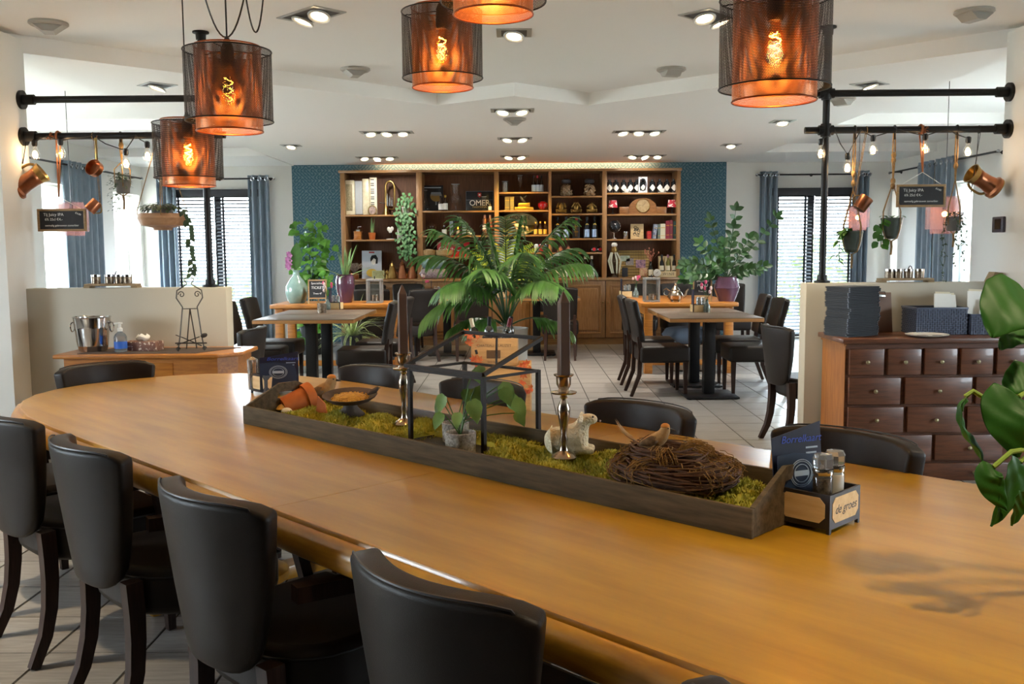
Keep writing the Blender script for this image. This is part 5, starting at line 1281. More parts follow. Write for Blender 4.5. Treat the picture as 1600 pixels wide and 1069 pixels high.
def oak_table(x0, x1, y0, y1, lab):
    t = thing('oak_table', lab, 'table', ((x0+x1)/2, (y0+y1)/2, 0)); w, d = (x1-x0)/2, (y1-y0)/2
    b = B(); b.box(-w, -d, .735, w, d, .78, .008); b.ob('tabletop', OAKX, t)
    b = B(); b.box(-w+.06, -d+.06, .64, w-.06, -d+.085, .735); b.box(-w+.06, d-.085, .64, w-.06, d-.06, .735); b.box(-w+.06, -d+.085, .64, -w+.085, d-.085, .735); b.box(w-.085, -d+.085, .64, w-.06, d-.085, .735); b.ob('apron', OAKX, t)
    for sx in (-1, 1):
        for sy in (-1, 1):
            b = B(); b.box(sx*(w-.09)-.045, sy*(d-.09)-.045, 0, sx*(w-.09)+.045, sy*(d-.09)+.045, .735, .004); b.ob('leg', OAKX, t)
    b = B(); b.box(-w+.1, -d+.065, .09, w-.1, -d+.105, .15, .003); b.ob('stretcher', OAKX, t)
oak_table(1.36, 2.42, 10.35, 12.0, 'golden oak table carrying the silver teapot and purple plant pot')
oak_table(-2.72, -1.22, 10.5, 11.25, 'golden oak table carrying the green vase and tall purple vase')
# ---- small table things
def flowers(x, y, z, lab, h=.12):
    t = thing('flower_bottle', lab, 'vase', (x, y, z))
    b = B(); b.lathe([(.03, 0), (.033, .01), (.033, h*.5), (.015, h*.72), (.014, h), (.017, h+.005)], 16); b.ob('bottle', mat('blue_grey_glass', '8ea09a', .12, trans=.6), t)
    pk = [mat('pink_petals', 'c8486a', .7), mat('pale_petals', 'e3c8c4', .7)]
    for k in range(6):
        e = Vector((R.uniform(-.06, .06), R.uniform(-.05, .05), h+R.uniform(.07, .18))); b = B(); b.tube([(0, 0, h*.6), (e.x*.3, e.y*.3, h+.04), e], .002, 4); s = b.ob('stem', LEAFD, t)
        b = B(); b.ball(e, (.014, .014, .02), 7, 5); b.ob('blossom', pk[k % 2], s)
def condiment_far(x, y, z, lab):
    t = thing('condiment_set', lab, 'condiment set', (x, y, z), R.uniform(-.2, .2))
    b = B(); b.box(-.07, -.06, 0, .07, .06, .015, .002); b.box(-.07, -.06, .015, .07, -.054, .07); b.box(-.07, .054, .015, .07, .06, .07); b.box(-.07, -.054, .015, -.064, .054, .07); b.box(.064, -.054, .015, .07, .054, .07); b.ob('box', PLY, t)
    b = B(); b.box(-.072, -.062, .068, .072, -.056, .078); b.box(-.072, -.062, 0, -.062, -.056, .078); b.box(.062, -.062, 0, .072, -.056, .078); b.ob('frame', BOXD, t)
    for k in (-.01, .036):
        b = B(); b.lathe([(.02, .015), (.02, .10), (.022, .105), (.022, .14), (.001, .15)], 12, (k, -.02, 0), cap1=False); b.ob('mill', mat('clear_acrylic'), t)
    b = B(); b.box(-.06, -.03, .015, -.052, .05, .22); b.ob('menu_card', NIGHT, t)
def glassjar(x, y, z, lab):
    t = thing('candle_glass', lab, 'candle glass', (x, y, z))
    b = B(); b.lathe([(.04, 0), (.044, .004), (.046, .095), (.043, .095), (.04, .01), (.001, .01)], 22, cap1=False); b.ob('glass', FROST, t)
    b = B(); b.cyl((0, 0, .01), (0, 0, .05), .034, n=16); b.ob('candle', mat('ivory_wax', 'e6d9bd', .5), t)
glassjar(*at(503, 489, z=.752), 'mottled candle jar on the table below the chalk easel'); glassjar(*at(1096, 485, z=.752), 'mottled candle glass on the table in front of the silver teapot')
flowers(*at(512, 484, z=.752), 'small bottle of pink flowers beside the chalk easel'); flowers(at(1081, 480, z=.752).x, 9.25, .752, 'small bottle of pink flowers in front of the menu easel')
q = at(524, 483, z=.752); condiment_far(q.x, q.y, .752, 'condiment set in front of the tall purple vase')
q = at(1071, 480, z=.752); condiment_far(q.x, 9.32, .752, 'condiment set between the teapot and the candle glass')
flowers(-1.19, 12.3, .752, 'small bottle of flowers on the table in front of the brass pots', .13); condiment_far(-1.04, 12.4, .752, 'condiment set below the patterned cushions')
flowers(-.38, 12.3, .752, 'small bottle of flowers behind the palm fronds'); condiment_far(-.2, 12.4, .752, 'condiment set behind the palm fronds'); condiment_far(.42, 12.35, .752, 'condiment set behind the tall brown candle')
q = at(978, 462, Y=11.75); condiment_far(q.x, 11.75, .78, 'condiment set at the far corner of the teapot table'); q = at(991, 462, Y=11.6); flowers(q.x+.02, 11.6, .78, 'small bottle of pink flowers beside the grey lantern')
LANT = mat('grey_lantern_wood', '85807a', .7, col2='6d6862', ns=5, stretch=(20, 20, 3))
def lantern(x, y, z, lab, w=.085, h=.27):
    t = thing('table_lantern', lab, 'lantern', (x, y, z))
    b = B(); b.box(-w, -w, 0, w, w, .018, .003); b.ob('base', LANT, t); b = B(); b.box(-w, -w, h-.025, w, w, h, .003); b.ob('top', LANT, t)
    for sx in (-1, 1):
        for sy in (-1, 1): b = B(); b.box(sx*w-(.02 if sx > 0 else 0), sy*w-(.02 if sy > 0 else 0), .018, sx*w+(0 if sx > 0 else .02), sy*w+(0 if sy > 0 else .02), h-.025); b.ob('post', LANT, t)
    for s in (-1, 1):
        b = B(); b.box(-w+.02, s*(w-.01)-.001, .018, w-.02, s*(w-.01)+.001, h-.025); b.ob('pane', GLASS, t)
    b = B(); b.lathe([(.03, .018), (.036, .09), (.033, .09), (.028, .03), (.001, .03)], 16, cap1=False); b.ob('candle_cup', FROST, t)
    b = B(); b.tube([(0, -.02, h), (0, -.014, h+.03), (0, .014, h+.03), (0, .02, h)], .004, 5); b.ob('handle', BLACK, t)
q = at(587, 473, z=.78); lantern(q.x, 10.75, .78, 'grey wooden lantern with candle cup, between purple vase and brass pots'); q = at(1011, 469, z=.78); lantern(q.x, 10.6, .78, 'grey wooden lantern with candle cup beside the silver teapot')
def easel(x, y, z, rz, lab, l1, l2, l3):
    t = thing('chalk_easel', lab, 'chalkboard', (x, y, z), rz); w, h = .105, .27
    b = B(); b.box(-w+.014, .002, .065, w-.014, .008, h-.014); b.xf(Matrix.Rotation(rad(-8), 4, 'X')); b.ob('slate', CHALK, t)
    b = B()
    for q in ((-w, 0, -w+.016, h), (w-.016, 0, w, h), (-w+.016, .05, w-.016, .066), (-w+.016, h-.016, w-.016, h)): b.box(q[0], -.003, q[1], q[2], .012, q[3])
    b.xf(Matrix.Rotation(rad(-8), 4, 'X')); b.ob('frame', FRAMEW, t)
    b = B(); b.bar((0, .045, h-.03), (0, .12, 0), .014); b.ob('back_leg', FRAMEW, t)
    for s, z2, sz in ((l1, .225, .033), (l2, .175, .042), (l3, .11, .026)): text('lettering', s, CHALKW, t, (0, .0005+z2*math.tan(rad(8)), z2), (pi/2-rad(8), 0, 0), sz, shear=.1)
q = at(497, 474, z=.78); easel(q.x, 10.72, .78, rad(6), 'small chalkboard easel between the green vase and purple vase', 'Specialiteit', 'TICKET', 'Trees 47')
q = at(1087, 468, z=.78); easel(q.x, 10.62, .78, rad(-14), 'small chalkboard easel between the silver teapot and purple plant pot', 'Specialiteit', 'MENU', 'Trees 47')
# silver teapot
q = at(1044, 468, z=.78); t = thing('silver_teapot', 'ornate silver teapot with curved spout on the oak table', 'teapot', (q.x, 10.55, .78))
b = B(); b.lathe([(.05, .012), (.075, .03), (.085, .07), (.07, .105), (.045, .125), (.05, .132), (.04, .145), (.02, .17), (.012, .18), (.016, .19), (.006, .2), (.009, .212), (.001, .225)], 26, cap1=False); b.ob('body', SILVER, t)
b = B(); b.tube([(.07, 0, .05), (.11, 0, .07), (.12, 0, .11), (.145, 0, .14)], [.02, .016, .011, .008], 10); b.ob('spout', SILVER, t)
b = B(); b.tube([(-.06, 0, .12), (-.10, 0, .15), (-.13, 0, .13), (-.125, 0, .08), (-.075, 0, .05)], .007, 8); b.ob('handle', SILVER, t)
for k in range(4): b = B(); b.ball((.05*cos(k*pi/2+.7), .05*sin(k*pi/2+.7), .007), (.012, .012, .008), 8, 5); b.ob('foot', SILVER, t)
# vases and table plants
def pxz(px, py, Y): p = at(px, py, Y=Y); return p.x, p.z
q = at(462, 474, z=.78); t = thing('green_vase', 'big celadon green bottle vase with an orchid and a broad leaf', 'vase', (q.x, 10.85, .78))
b = B(); b.lathe([(.08, 0), (.10, .02), (.125, .11), (.12, .19), (.08, .26), (.04, .31), (.032, .35), (.038, .375), (.034, .375), (.026, .35)], 32, cap1=False); b.ob('body', mat('celadon_glaze', '8da79c', .18, col2='6f8d86', ns=5, coat=.4), t)
b = B(); leaf(b, (-.01, 0, .36), (.08, 0, 1), .33, .075, .0, OVAL, .1, (0, -1, 0)); b.ob('leaf', LEAF, t)
b = B(); b.tube([(0, 0, .36), (-.03, 0, .48), (-.07, -.01, .56)], .003, 5); s = b.ob('stem', LEAFD, t)
for k in range(9):
    c = Vector((-.045-.05*R.random(), R.uniform(-.03, .02), .40+.02*k)); b = B()
    for a in range(5): leaf(b, c, (cos(a*1.256), -.3, sin(a*1.256)), .032, .012, .1, OVAL, 0, (0, -1, 0))
    b.ob('blossom', mat('orchid_petal', 'a0508c', .6, col2='c78ab4', ns=40), s)
q = at(540, 473, z=.78); t = thing('tall_purple_vase', 'tall glossy purple vase planted with spiky aloe', 'vase', (q.x, 10.85, .78))
PURP = mat('purple_glaze', '4a2c40', .15, col2='573a4e', ns=3, coat=.6)
b = B(); b.lathe([(.07, 0), (.075, .01), (.105, .17), (.11, .25), (.095, .31), (.10, .32), (.09, .32), (.085, .30), (.001, .29)], 32, cap1=False); b.ob('body', PURP, t)
for k in range(22):
    a = R.uniform(0, 6.28); e = R.uniform(.25, 1.45) if k > 5 else 1.35; b = B(); leaf(b, (.03*cos(a), .03*sin(a), .29), (cos(a)*cos(e), sin(a)*cos(e), sin(e)), R.uniform(.26, .42), .014, R.uniform(.1, .7), [1, .95, .8, .6, .4, .05], .35); b.ob('leaf', mat('aloe_green', '7d9a62', .5, col2='5c7d48', ns=10), t)
q = at(1132, 470, z=.78); t = thing('purple_plant_pot', 'purple ridged pot with a big glossy-leaved branching plant', 'potted plant', (q.x, 10.6, .78))
b = B(); b.lathe([(.085, 0), (.09, .005), (.135, .135), (.142, .15), (.135, .165), (.115, .265), (.12, .275), (.11, .275), (.105, .25), (.001, .24)], 36, cap1=False); b.ob('body', PURP, t)
def zz(t, dirs, base, m, w=.022, L2=.10, n=8):
    for d, L, dr in dirs:
        pts = leafpts(base, d, L, dr, 8); b = B(); b.tube(pts, [.006-.0004*i for i in range(9)], 5); s = b.ob('stem', LEAFD, t)
        for i in range(2, 9):
            tv = (pts[i]-pts[i-1]).normalized(); sd = tv.cross(Vector((R.uniform(-.4, .4), -1, R.uniform(-.2, .5)))).normalized()
            for sgn in (-1, 1):
                b = B(); leaf(b, pts[i]-tv*R.uniform(0, .02), (sd*sgn+tv*.8), L2*R.uniform(.7, 1.1), w, .3, OVAL, .2, (R.uniform(-.4, .4), -1, .6)); b.ob('leaf', m, s)
        b = B(); leaf(b, pts[-1], tv, L2, w, .2, OVAL, .2, (0, -1, .4)); b.ob('leaf', m, s)
zz(t, [((-.75, -.1, .8), .52, .9), ((-.9, -.3, .55), .45, .8), ((-.5, .2, 1), .5, .5), ((-.28, 0, 1), .68, .1), ((.12, 0, 1), .76, -.05), ((.05, -.2, 1), .58, .2), ((.8, 0, 1), .86, .0), ((.9, -.2, .55), .42, .4), ((.45, -.1, 1), .5, .2), ((-.8, -.2, .9), .56, 1.1), ((-.4, -.4, .8), .42, .9), ((.6, -.3, .5), .34, .6), ((-.15, -.3, 1), .44, .6), ((-1, .1, .6), .48, 1)], (0, 0, .25), LEAFD, .028, .10)
# ---- plants by the walls
def bush(name, lab, base, blobs, n, L, w, potr=None, poth=.3, potm=None, m=LEAF, prof=OVAL):
    t = thing(name, lab, 'potted plant', base)
    if potr:
        b = B(); b.lathe([(potr*.8, 0), (potr, poth*.9), (potr*1.03, poth), (potr*.95, poth), (.001, poth*.93)], 24, cap1=False); b.ob('pot', potm, t)
    for k in range(n):
        c, r = blobs[k % len(blobs)]; d = Vector((R.gauss(0, 1), R.gauss(0, 1), R.gauss(0, 1))).normalized(); p = Vector(c)+Vector((d.x*r[0], d.y*r[1], d.z*r[2]))*R.uniform(.5, 1)
        b = B(); leaf(b, p, (d.x+R.uniform(-.4, .4), d.y-.3, -.4+R.uniform(-.4, .5)), L*R.uniform(.7, 1.2), w*R.uniform(.8, 1.2), .5, prof, .15, (R.uniform(-.4, .4), -1, .7)); b.ob('leaf', m, t)
    b = B()
    for k in range(7):
        c, r = blobs[k % len(blobs)]; b.tube([(0, 0, poth*.9 if potr else 0), Vector(c)*.5, c], .006, 5)
    b.ob('stem', LEAFD, t)
    return t
PL2 = mat('pothos_leaf', '3f7426', .4, col2='629a36', ns=9, rand=.2)
q = at(484, 420, Y=12.6)
t = bush('pothos_plant', 'tall bushy green climbing plant in front of the teal wall, behind the green vase', (q.x, 12.6, 0), [((0, 0, 1.62), (.24, .2, .2)), ((.05, 0, 1.4), (.27, .2, .22)), ((-.02, 0, 1.18), (.25, .2, .2)), ((.1, -.05, 1.0), (.2, .15, .2)), ((0, -.1, .45), (.22, .12, .3))], 210, .10, .042, .16, .62, mat('dark_planter', '2b2d30', .5), PL2, HEART)
q = at(1090, 425, Y=12.9)
bush('trailing_pothos', 'small trailing plant behind the chalk easel, between bookcase and purple plant pot', (q.x, 12.9, 0), [((0, 0, 1.13), (.18, .12, .10)), ((.02, -.05, .95), (.13, .1, .15))], 46, .09, .035, .10, 1.02, mat('teal_planter', '3c5a5c', .35), PL2, HEART)
def grassy(name, lab, loc, n, L, w, m, potr, poth, potm, er=(.5, 1.4), dr=(1, 2.4)):
    t = thing(name, lab, 'potted plant', loc)
    b = B(); b.lathe([(potr*.75, 0), (potr, poth*.92), (potr*1.04, poth), (potr*.95, poth), (.001, poth*.93)], 24, cap1=False); b.ob('pot', potm, t)
    for k in range(n):
        a = R.uniform(0, 6.28); e = R.uniform(*er); b = B(); leaf(b, (potr*.3*cos(a), potr*.3*sin(a), poth*.93), (cos(a)*cos(e), sin(a)*cos(e), sin(e)), L*R.uniform(.6, 1.1), w, R.uniform(*dr), [.7, 1, 1, .85, .6, .3, .03], .25); b.ob('leaf', m, t)
    return t
SPID = mat('spider_plant_leaf', '8fae63', .5, col2='d3dba2', ns=30, stretch=(1, 1, 1), rand=.1)
q = at(535, 565, z=0); grassy('spider_plant', 'striped spider plant in a dark pot on the floor under the oak table', (-1.98, 11.42, 0), 90, .50, .011, SPID, .13, .36, mat('dark_planter', '2b2d30'), (.3, 1.5), (1.0, 2.6))
# basket with cushion under the teapot table
t = thing('wicker_hamper', 'pale wicker hamper on the floor beneath the teapot table', 'basket', (1.98, 10.75, 0))
HAMP = mat('grey_wicker', 'a19384', .8, bump=.3, bs=90)
b = B(); b.box(-.24, -.2, .012, .24, .2, .3, .02); b.ob('body', HAMP, t); b = B()
for i in range(11):
    for j in range(16): b.box(-.24+j*.03+.004, -.205-(.004 if (i+j) % 2 else 0), .02+i*.026, -.24+j*.03+.026, -.198, .042+i*.026)
b.ob('weave', HAMP, t, smooth=0, kind='stuff')
b = B()
for s in (-.2, .2): b.box(s-.02, -.18, 0, s+.02, .18, .014)
b.ob('runner', HAMP, t)
def pillow(c, w, d, h, m, lab, rz=0, name='cushion', tilt=0, group=None):
    b = B(); f = lambda a, e: ((1-(2*a-1)**4)**.5)*((1-(2*e-1)**4)**.5)
    for s in (1, -1): b.grid(lambda a, e: ((a-.5)*w*(1-.12*(1-(2*a-1)**2)*0-.10*(2*e-1)**2*0), (e-.5)*d, s*h/2*max(0, f(a, e))**.7), 12, 12)
    bmesh.ops.remove_doubles(b.bm, verts=b.bm.verts, dist=.0005)
    return solo(b, name, m, lab, 'cushion', c, group=group, rot=(tilt, 0, rz), smooth=80)
pillow((1.95, 10.75, .395), .52, .42, .19, mat('slate_fabric', '4d5866', .9, bump=.2, bs=200), 'slate grey cushion lying on the wicker hamper under the teapot table', .15)

# ================================================================ WINE CRATES AND PALM
CRW = mat('crate_pine', 'c89a62', .65, col2='b08250', ns=3, stretch=(2, 18, 18)); CRP = mat('crate_print', '5a3d22', .8)
def crate(x, y, z, w, d, h, rz, lab, lines):
    t = thing('wine_crate', lab, 'crate', (x, y, z), rz)
    for q in ((-w/2, -d/2, w/2, -d/2+.012), (-w/2, d/2-.012, w/2, d/2), (-w/2, -d/2+.012, -w/2+.012, d/2-.012), (w/2-.012, -d/2+.012, w/2, d/2-.012)):
        b = B(); b.box(q[0], q[1], 0, q[2], q[3], h, .001); b.ob('side_board', CRW, t)
    b = B(); b.box(-w/2+.012, -d/2+.012, .004, w/2-.012, d/2-.012, .014); b.ob('bottom_board', CRW, t)
    for s, zz, sz in lines: text('lettering', s, CRP, t, (0, -d/2-.0008, zz), FRONT, sz)
    return t
c1 = at(771, 572, Y=6.75); zt1 = c1.z
crate(c1.x, 6.92, .0, .36, .34, .165, 0, 'plain pine wine crate at the very bottom of the crate stack', [])
crate(c1.x+.10, 6.95, .166, .34, .32, zt1-.168, rad(-3), 'pine wine crate lettered de Pressac, second in the crate stack', [('Château', .15, .03), ('de Pressac', .105, .04)])
UC = crate(c1.x+.01, 6.91, zt1, .33, .26, .195, rad(-2), 'top pine wine crate with dark printed coat of arms, bottles and palm in it', [('CHATEAU CLAUZET', .142, .027), ('Saint-Estèphe', .025, .018)])
b = B(); b.box(-.055, -.1312, .05, .045, -.1304, .11); b.ob('crest_print', CRP, UC)
b = B()
for k in range(500): a = Vector((R.uniform(-.14, .14), R.uniform(-.11, .11), R.uniform(.10, .165))); d = Vector((R.uniform(-1, 1), R.uniform(-1, 1), R.uniform(-.3, .5))).normalized(); b.strip([a, a+d*.05], [.002, .002], (0, 0, 1))
b.ob('wood_wool', mat('straw_fill', 'c3a468', .9), UC, kind='stuff')
def loose_bottle(p, q, lab, m=BOTTLE, foil='5c1a22'):
    p, q = Vector(p), Vector(q); t = thing('wine_bottle', lab, 'bottle', p, 0, 'wine bottles lying in the top crate', (q-p).to_track_quat('Z', 'Y').to_euler())
    b = B(); b.lathe([(.034, 0), (.0365, .006), (.0365, .19), (.03, .215), (.0145, .235), (.0135, .29), (.015, .3)], 18); b.ob('glass', m, t)
    b = B(); b.lathe([(.0155, .24), (.015, .302), (.001, .303)], 14, cap1=False); b.ob('foil', mat('foil_'+foil, foil, .35, .4), t)
    b = B(); b.lathe([(.0371, .05), (.0371, .15)], 18, cap0=False, cap1=False); b.ob('label', CREAM, t)
cz = zt1+.14
for k, (dx, dy, ex, ey, ez, fo, lab) in enumerate(((-.10, .02, -.15, -.02, .13, 'c0b49a', 'wine bottle with pale neck leaning at the near corner of the top crate'), (-.04, .06, -.03, .02, .22, '1a1a1c', 'dark wine bottle standing nearly upright in the top crate'),
                                                   (.06, .02, .115, -.03, .16, '5c1a22', 'wine bottle with dark red foil leaning out of the top crate'), (.09, .07, .13, .05, .2, '1a1a1c', 'dark wine bottle leaning at the far corner of the top crate'))):
    p = Vector((c1.x+dx, 6.91+dy, cz-.10)); q = Vector((c1.x+ex, 6.91+ey, cz+ez)); loose_bottle(p, q, lab, foil=fo)
t = thing('grapes', 'bunch of black grapes lying on the top wine crate', 'grapes', (c1.x-.02, 6.84, cz+.045))
for k in range(34): b = B(); a = R.uniform(0, 6.28); r = .05*math.sqrt(R.random()); b.ball((r*1.5*cos(a), r*sin(a), R.uniform(-.02, .025)), .0115, 8, 6); b.ob('grape', mat('black_grape', '17121c', .25), t)
for lab, dx, dz, ang in (('clear glass carafe leaning in the top crate beside the palm stems', .04, 0, .3), ('second clear glass carafe leaning behind the red-foil bottle', .10, .01, -.3)):
    t = thing('glass_carafe', lab, 'carafe', (c1.x+dx, 6.83, cz-.02+dz), 0, None, (0, ang, 0)); b = B(); b.lathe([(.03, 0), (.038, .01), (.036, .06), (.014, .12), (.013, .16), (.022, .175)], 18, cap1=False); b.ob('body', GLASS, t)
MAPLE = mat('red_maple_leaf', 'b23a1a', .6, col2='d0702a', ns=30)
def maple(c, n, lab, s=.05):
    t = thing('autumn_leaves', lab, 'autumn leaves', c)
    for k in range(n):
        o = Vector((R.uniform(-.04, .04), R.uniform(-.03, 0), R.uniform(-.05, .05))); a0 = R.uniform(0, 6.28); b = B()
        for j in range(5): a = a0+(j-2)*.75; leaf(b, o, (cos(a), -.25, sin(a)), s*(1-.15*abs(j-2)), s*.2, .1, [.3, 1, .5, .02], .1, (0, -1, .2))
        b.ob('leaf', MAPLE, t)
maple((c1.x+.23, 6.76, zt1-.02), 6, 'red autumn leaves hanging at the side of the crates'); maple((c1.x-.15, 6.80, zt1+.20), 5, 'red autumn leaves at the pale-necked bottle on the top crate'); maple((c1.x-.12, 6.785, zt1+.03), 4, 'red autumn leaves at the foot of the top crate'); maple((c1.x+.24, 6.76, zt1-.16), 3, 'lowest small red autumn leaves beside the lettered crate')
# palm
PALML = mat('palm_leaf', '54843a', .42, col2='386228', ns=5, rand=.22); q = at(792, 540, Y=7.45)
pz = .0; t = thing('palm_tree', 'large kentia palm with arching fronds behind the wine crates', 'palm', (q.x, 7.45, pz))
b = B(); b.lathe([(.13, 0), (.15, .01), (.165, .74), (.17, .76), (.155, .76), (.15, .72), (.001, .71)], 28, cap1=False); b.ob('planter', mat('grey_planter', 'a8a49c', .6), t)
def frond(az, el, L, dr, nl, ll, base=(0, 0, .76), f0=.42):
    d = Vector((cos(az)*cos(el), sin(az)*cos(el), sin(el))); pts = leafpts(base, d, L, dr, 16)
    b = B(); b.tube(pts, [.008-.00035*i for i in range(17)], 5); s = b.ob('frond_stem', LEAFD, t)
    for i in range(nl):
        f = f0+(1-f0)*i/(nl-1); k = f*16; j = min(15, int(k)); p = pts[j].lerp(pts[j+1], k-j); tv = (pts[j+1]-pts[j]).normalized()
        sd = tv.cross(Vector((0, 0, 1))); sd = sd.normalized() if sd.length > .05 else Vector((1, 0, 0))
        for sgn in (-1, 1):
            q = (f-f0)/(1-f0); l = ll*(.6+.4*sin(pi*min(1, q*.8+.2)))*R.uniform(.9, 1.1); b = B()
            leaf(b, p, sd*sgn*.9+tv*(.5+.5*q)+Vector((0, 0, .1)), l, .0115, R.uniform(1.0, 2.0), [.5, 1, 1, .9, .6, .05], .25, (0, -.5, 1)); b.ob('leaf', PALML, s)
for az, el, L, dr in ((3.05, 1.30, 1.45, 2.0), (3.5, 1.34, 1.5, 1.7), (2.75, 1.40, 1.45, 1.5), (3.9, 1.22, 1.25, 2.1), (4.4, 1.30, 1.2, 2.0), (3.2, 1.12, 1.2, 2.4),
                      (.1, 1.36, 1.5, 1.5), (-.35, 1.26, 1.35, 1.9), (.45, 1.3, 1.4, 1.8), (-.9, 1.24, 1.2, 2.1), (5.0, 1.34, 1.15, 1.7), (1.6, 1.42, 1.35, 1.0), (3.4, 1.46, 1.2, .8), (-.1, 1.47, 1.3, .6),
                      (3.3, .75, .62, 1.6), (-.2, .7, .68, 1.5), (3.9, .8, .5, 1.6)):
    frond(az, el, L*(.66 if L > .8 else .8), dr, 26, .27 if L > .8 else .2)
# yellow-green fern on the far table
t = thing('golden_fern', 'bright yellow-green feathery fern behind the palm in front of the oval sign', 'fern', (-.22, 12.62, .752))
b = B(); b.lathe([(.08, 0), (.11, .16), (.115, .17), (.10, .17), (.001, .155)], 22, cap1=False); b.ob('pot', mat('dark_planter', '2b2d30'), t)
for k in range(58):
    a = R.uniform(0, 6.28); e = R.uniform(.6, 1.5); L = R.uniform(.42, .72); pts = leafpts((0, 0, .16), (cos(a)*cos(e), sin(a)*cos(e), sin(e)), L, R.uniform(.4, 1.5), 12)
    b = B(); b.tube(pts, .003, 4)
    for i in range(3, 13):
        tv = (pts[i]-pts[i-1]).normalized(); sd = tv.cross(Vector((0, -1, .2))).normalized()
        for sgn in (-1, 1):
            for h in (0, .5): leaf(b, pts[i]-tv*L/12*h, sd*sgn+tv*.7, .085*(1.15-i/16), .009, .4, [.6, 1, .8, .05], .1, (0, -1, .4))
    b.ob('frond', LEAFY, t)

# ================================================================ FOREGROUND PLANT
PHIL = mat('philodendron_leaf', '2c5f1a', .5, col2='214c15', ns=4, spec=.25, rand=.1)
fy = 1.62; pb = Vector((1.12, 1.62, TZ))
t = thing('philodendron', 'large glossy heart-leaved plant reaching in over the end of the long table', 'potted plant', pb)
b = B(); b.lathe([(.09, 0), (.1, .01), (.125, .2), (.13, .22), (.118, .22), (.115, .2), (.001, .19)], 26, cap1=False); b.ob('pot', GREYPOT, t)
def bigleaf(path, ws, nrm, stem_from, fold=.12):
    pts = [at(x, y, Y=Y)-pb for x, y, Y in path]; fine = []; k = len(pts)
    # smooth spine
    def cr2(p0, p1, p2, p3, u): return .5*((2*p1)+(p2-p0)*u+(2*p0-5*p1+4*p2-p3)*u*u+(3*p1-p0-3*p2+p3)*u**3)
    wf = []
    for i in range(k-1):
        for j in range(4):
            u = j/4; fine.append(cr2(pts[max(i-1, 0)], pts[i], pts[i+1], pts[min(i+2, k-1)], u)); wf.append(ws[i]*(1-u)+ws[i+1]*u)
    fine.append(pts[-1]); wf.append(ws[-1])
    b = B(); rows = []
    nrm = Vector(nrm).normalized()
    for i, p in enumerate(fine):
        tv = (fine[min(i+1, len(fine)-1)]-fine[max(i-1, 0)]).normalized(); x = tv.cross(nrm).normalized(); y = x.cross(tv)
        rows.append([b.bm.verts.new(p+x*wf[i]*a+y*wf[i]*(fold*2*abs(a)-.10*a*a*2)+y*.003*sin(i*1.9+a*5)) for a in (-1, -.66, -.33, 0, .33, .66, 1)])
    for A, C2 in zip(rows, rows[1:]):
        for j in range(6): b.bm.faces.new((A[j], A[j+1], C2[j+1], C2[j]))
    o = b.ob('leaf', PHIL, t, smooth=80); sd = o.modifiers.new('t', 'SOLIDIFY'); sd.thickness = .0012; ss = o.modifiers.new('s', 'SUBSURF'); ss.levels = 1; ss.render_levels = 1
    b = B(); s0 = Vector((0, 0, .19)); e = pts[0]; mid = [at(x, y, Y=Y)-pb for x, y, Y in stem_from]; b.tube([s0]+mid+[e], .0042, 7); b.ob('leaf_stem', mat('young_stem', '7f9a3a', .5), t)
bigleaf([(1602, 455, 1.62), (1585, 470, 1.60), (1565, 495, 1.58), (1550, 528, 1.57)], [.045, .058, .04, .002], (-.25, -.9, .3), [(1640, 500, 1.62)], .10)
bigleaf([(1600, 515, 1.66), (1585, 525, 1.65), (1572, 537, 1.64), (1562, 546, 1.63)], [.02, .022, .014, .002], (-.2, -.7, .7), [(1640, 540, 1.64)])
bigleaf([(1508, 620, 1.58), (1492, 640, 1.57), (1500, 675, 1.57), (1522, 705, 1.57), (1537, 731, 1.57)], [.006, .013, .011, .013, .001], (.9, -.45, .1), [(1600, 680, 1.6), (1548, 628, 1.58), (1520, 611, 1.58)], .5)
bigleaf([(1592, 620, 1.56), (1580, 640, 1.55), (1580, 670, 1.54), (1592, 716, 1.54)], [.042, .05, .036, .002], (-.25, -.9, .25), [(1640, 590, 1.58)], .10)
bigleaf([(1604, 570, 1.64), (1592, 590, 1.63), (1580, 606, 1.62), (1572, 618, 1.62)], [.02, .024, .018, .002], (-.3, -.8, .4), [(1640, 560, 1.62)])
bigleaf([(1552, 730, 1.52), (1545, 745, 1.51), (1556, 770, 1.51), (1573, 799, 1.51)], [.018, .024, .02, .001], (-.1, -.9, .3), [(1620, 700, 1.55), (1580, 706, 1.53)], .10)
bigleaf([(1594, 722, 1.54), (1588, 745, 1.53), (1570, 785, 1.52), (1548, 823, 1.51)], [.03, .034, .022, .002], (.5, -.8, .2), [(1630, 690, 1.55)], .18)
bigleaf([(1603, 770, 1.5), (1596, 785, 1.5), (1590, 800, 1.5), (1580, 822, 1.5)], [.018, .02, .014, .002], (.4, -.8, .3), [(1640, 720, 1.55)], .2)
for k in range(9):
    a = R.uniform(-1.2, 1.2); b = B(); d = Vector((cos(a), sin(a), .9)); st = leafpts((0, 0, .19), d, R.uniform(.2, .4), .6); b.tube(st, .004, 6); s = b.ob('leaf_stem', mat('young_stem'), t)
    b = B(); leaf(b, st[-1], (d.x, d.y, -.3), .15, .06, .8, HEART, .12); b.ob('leaf', PHIL, s)
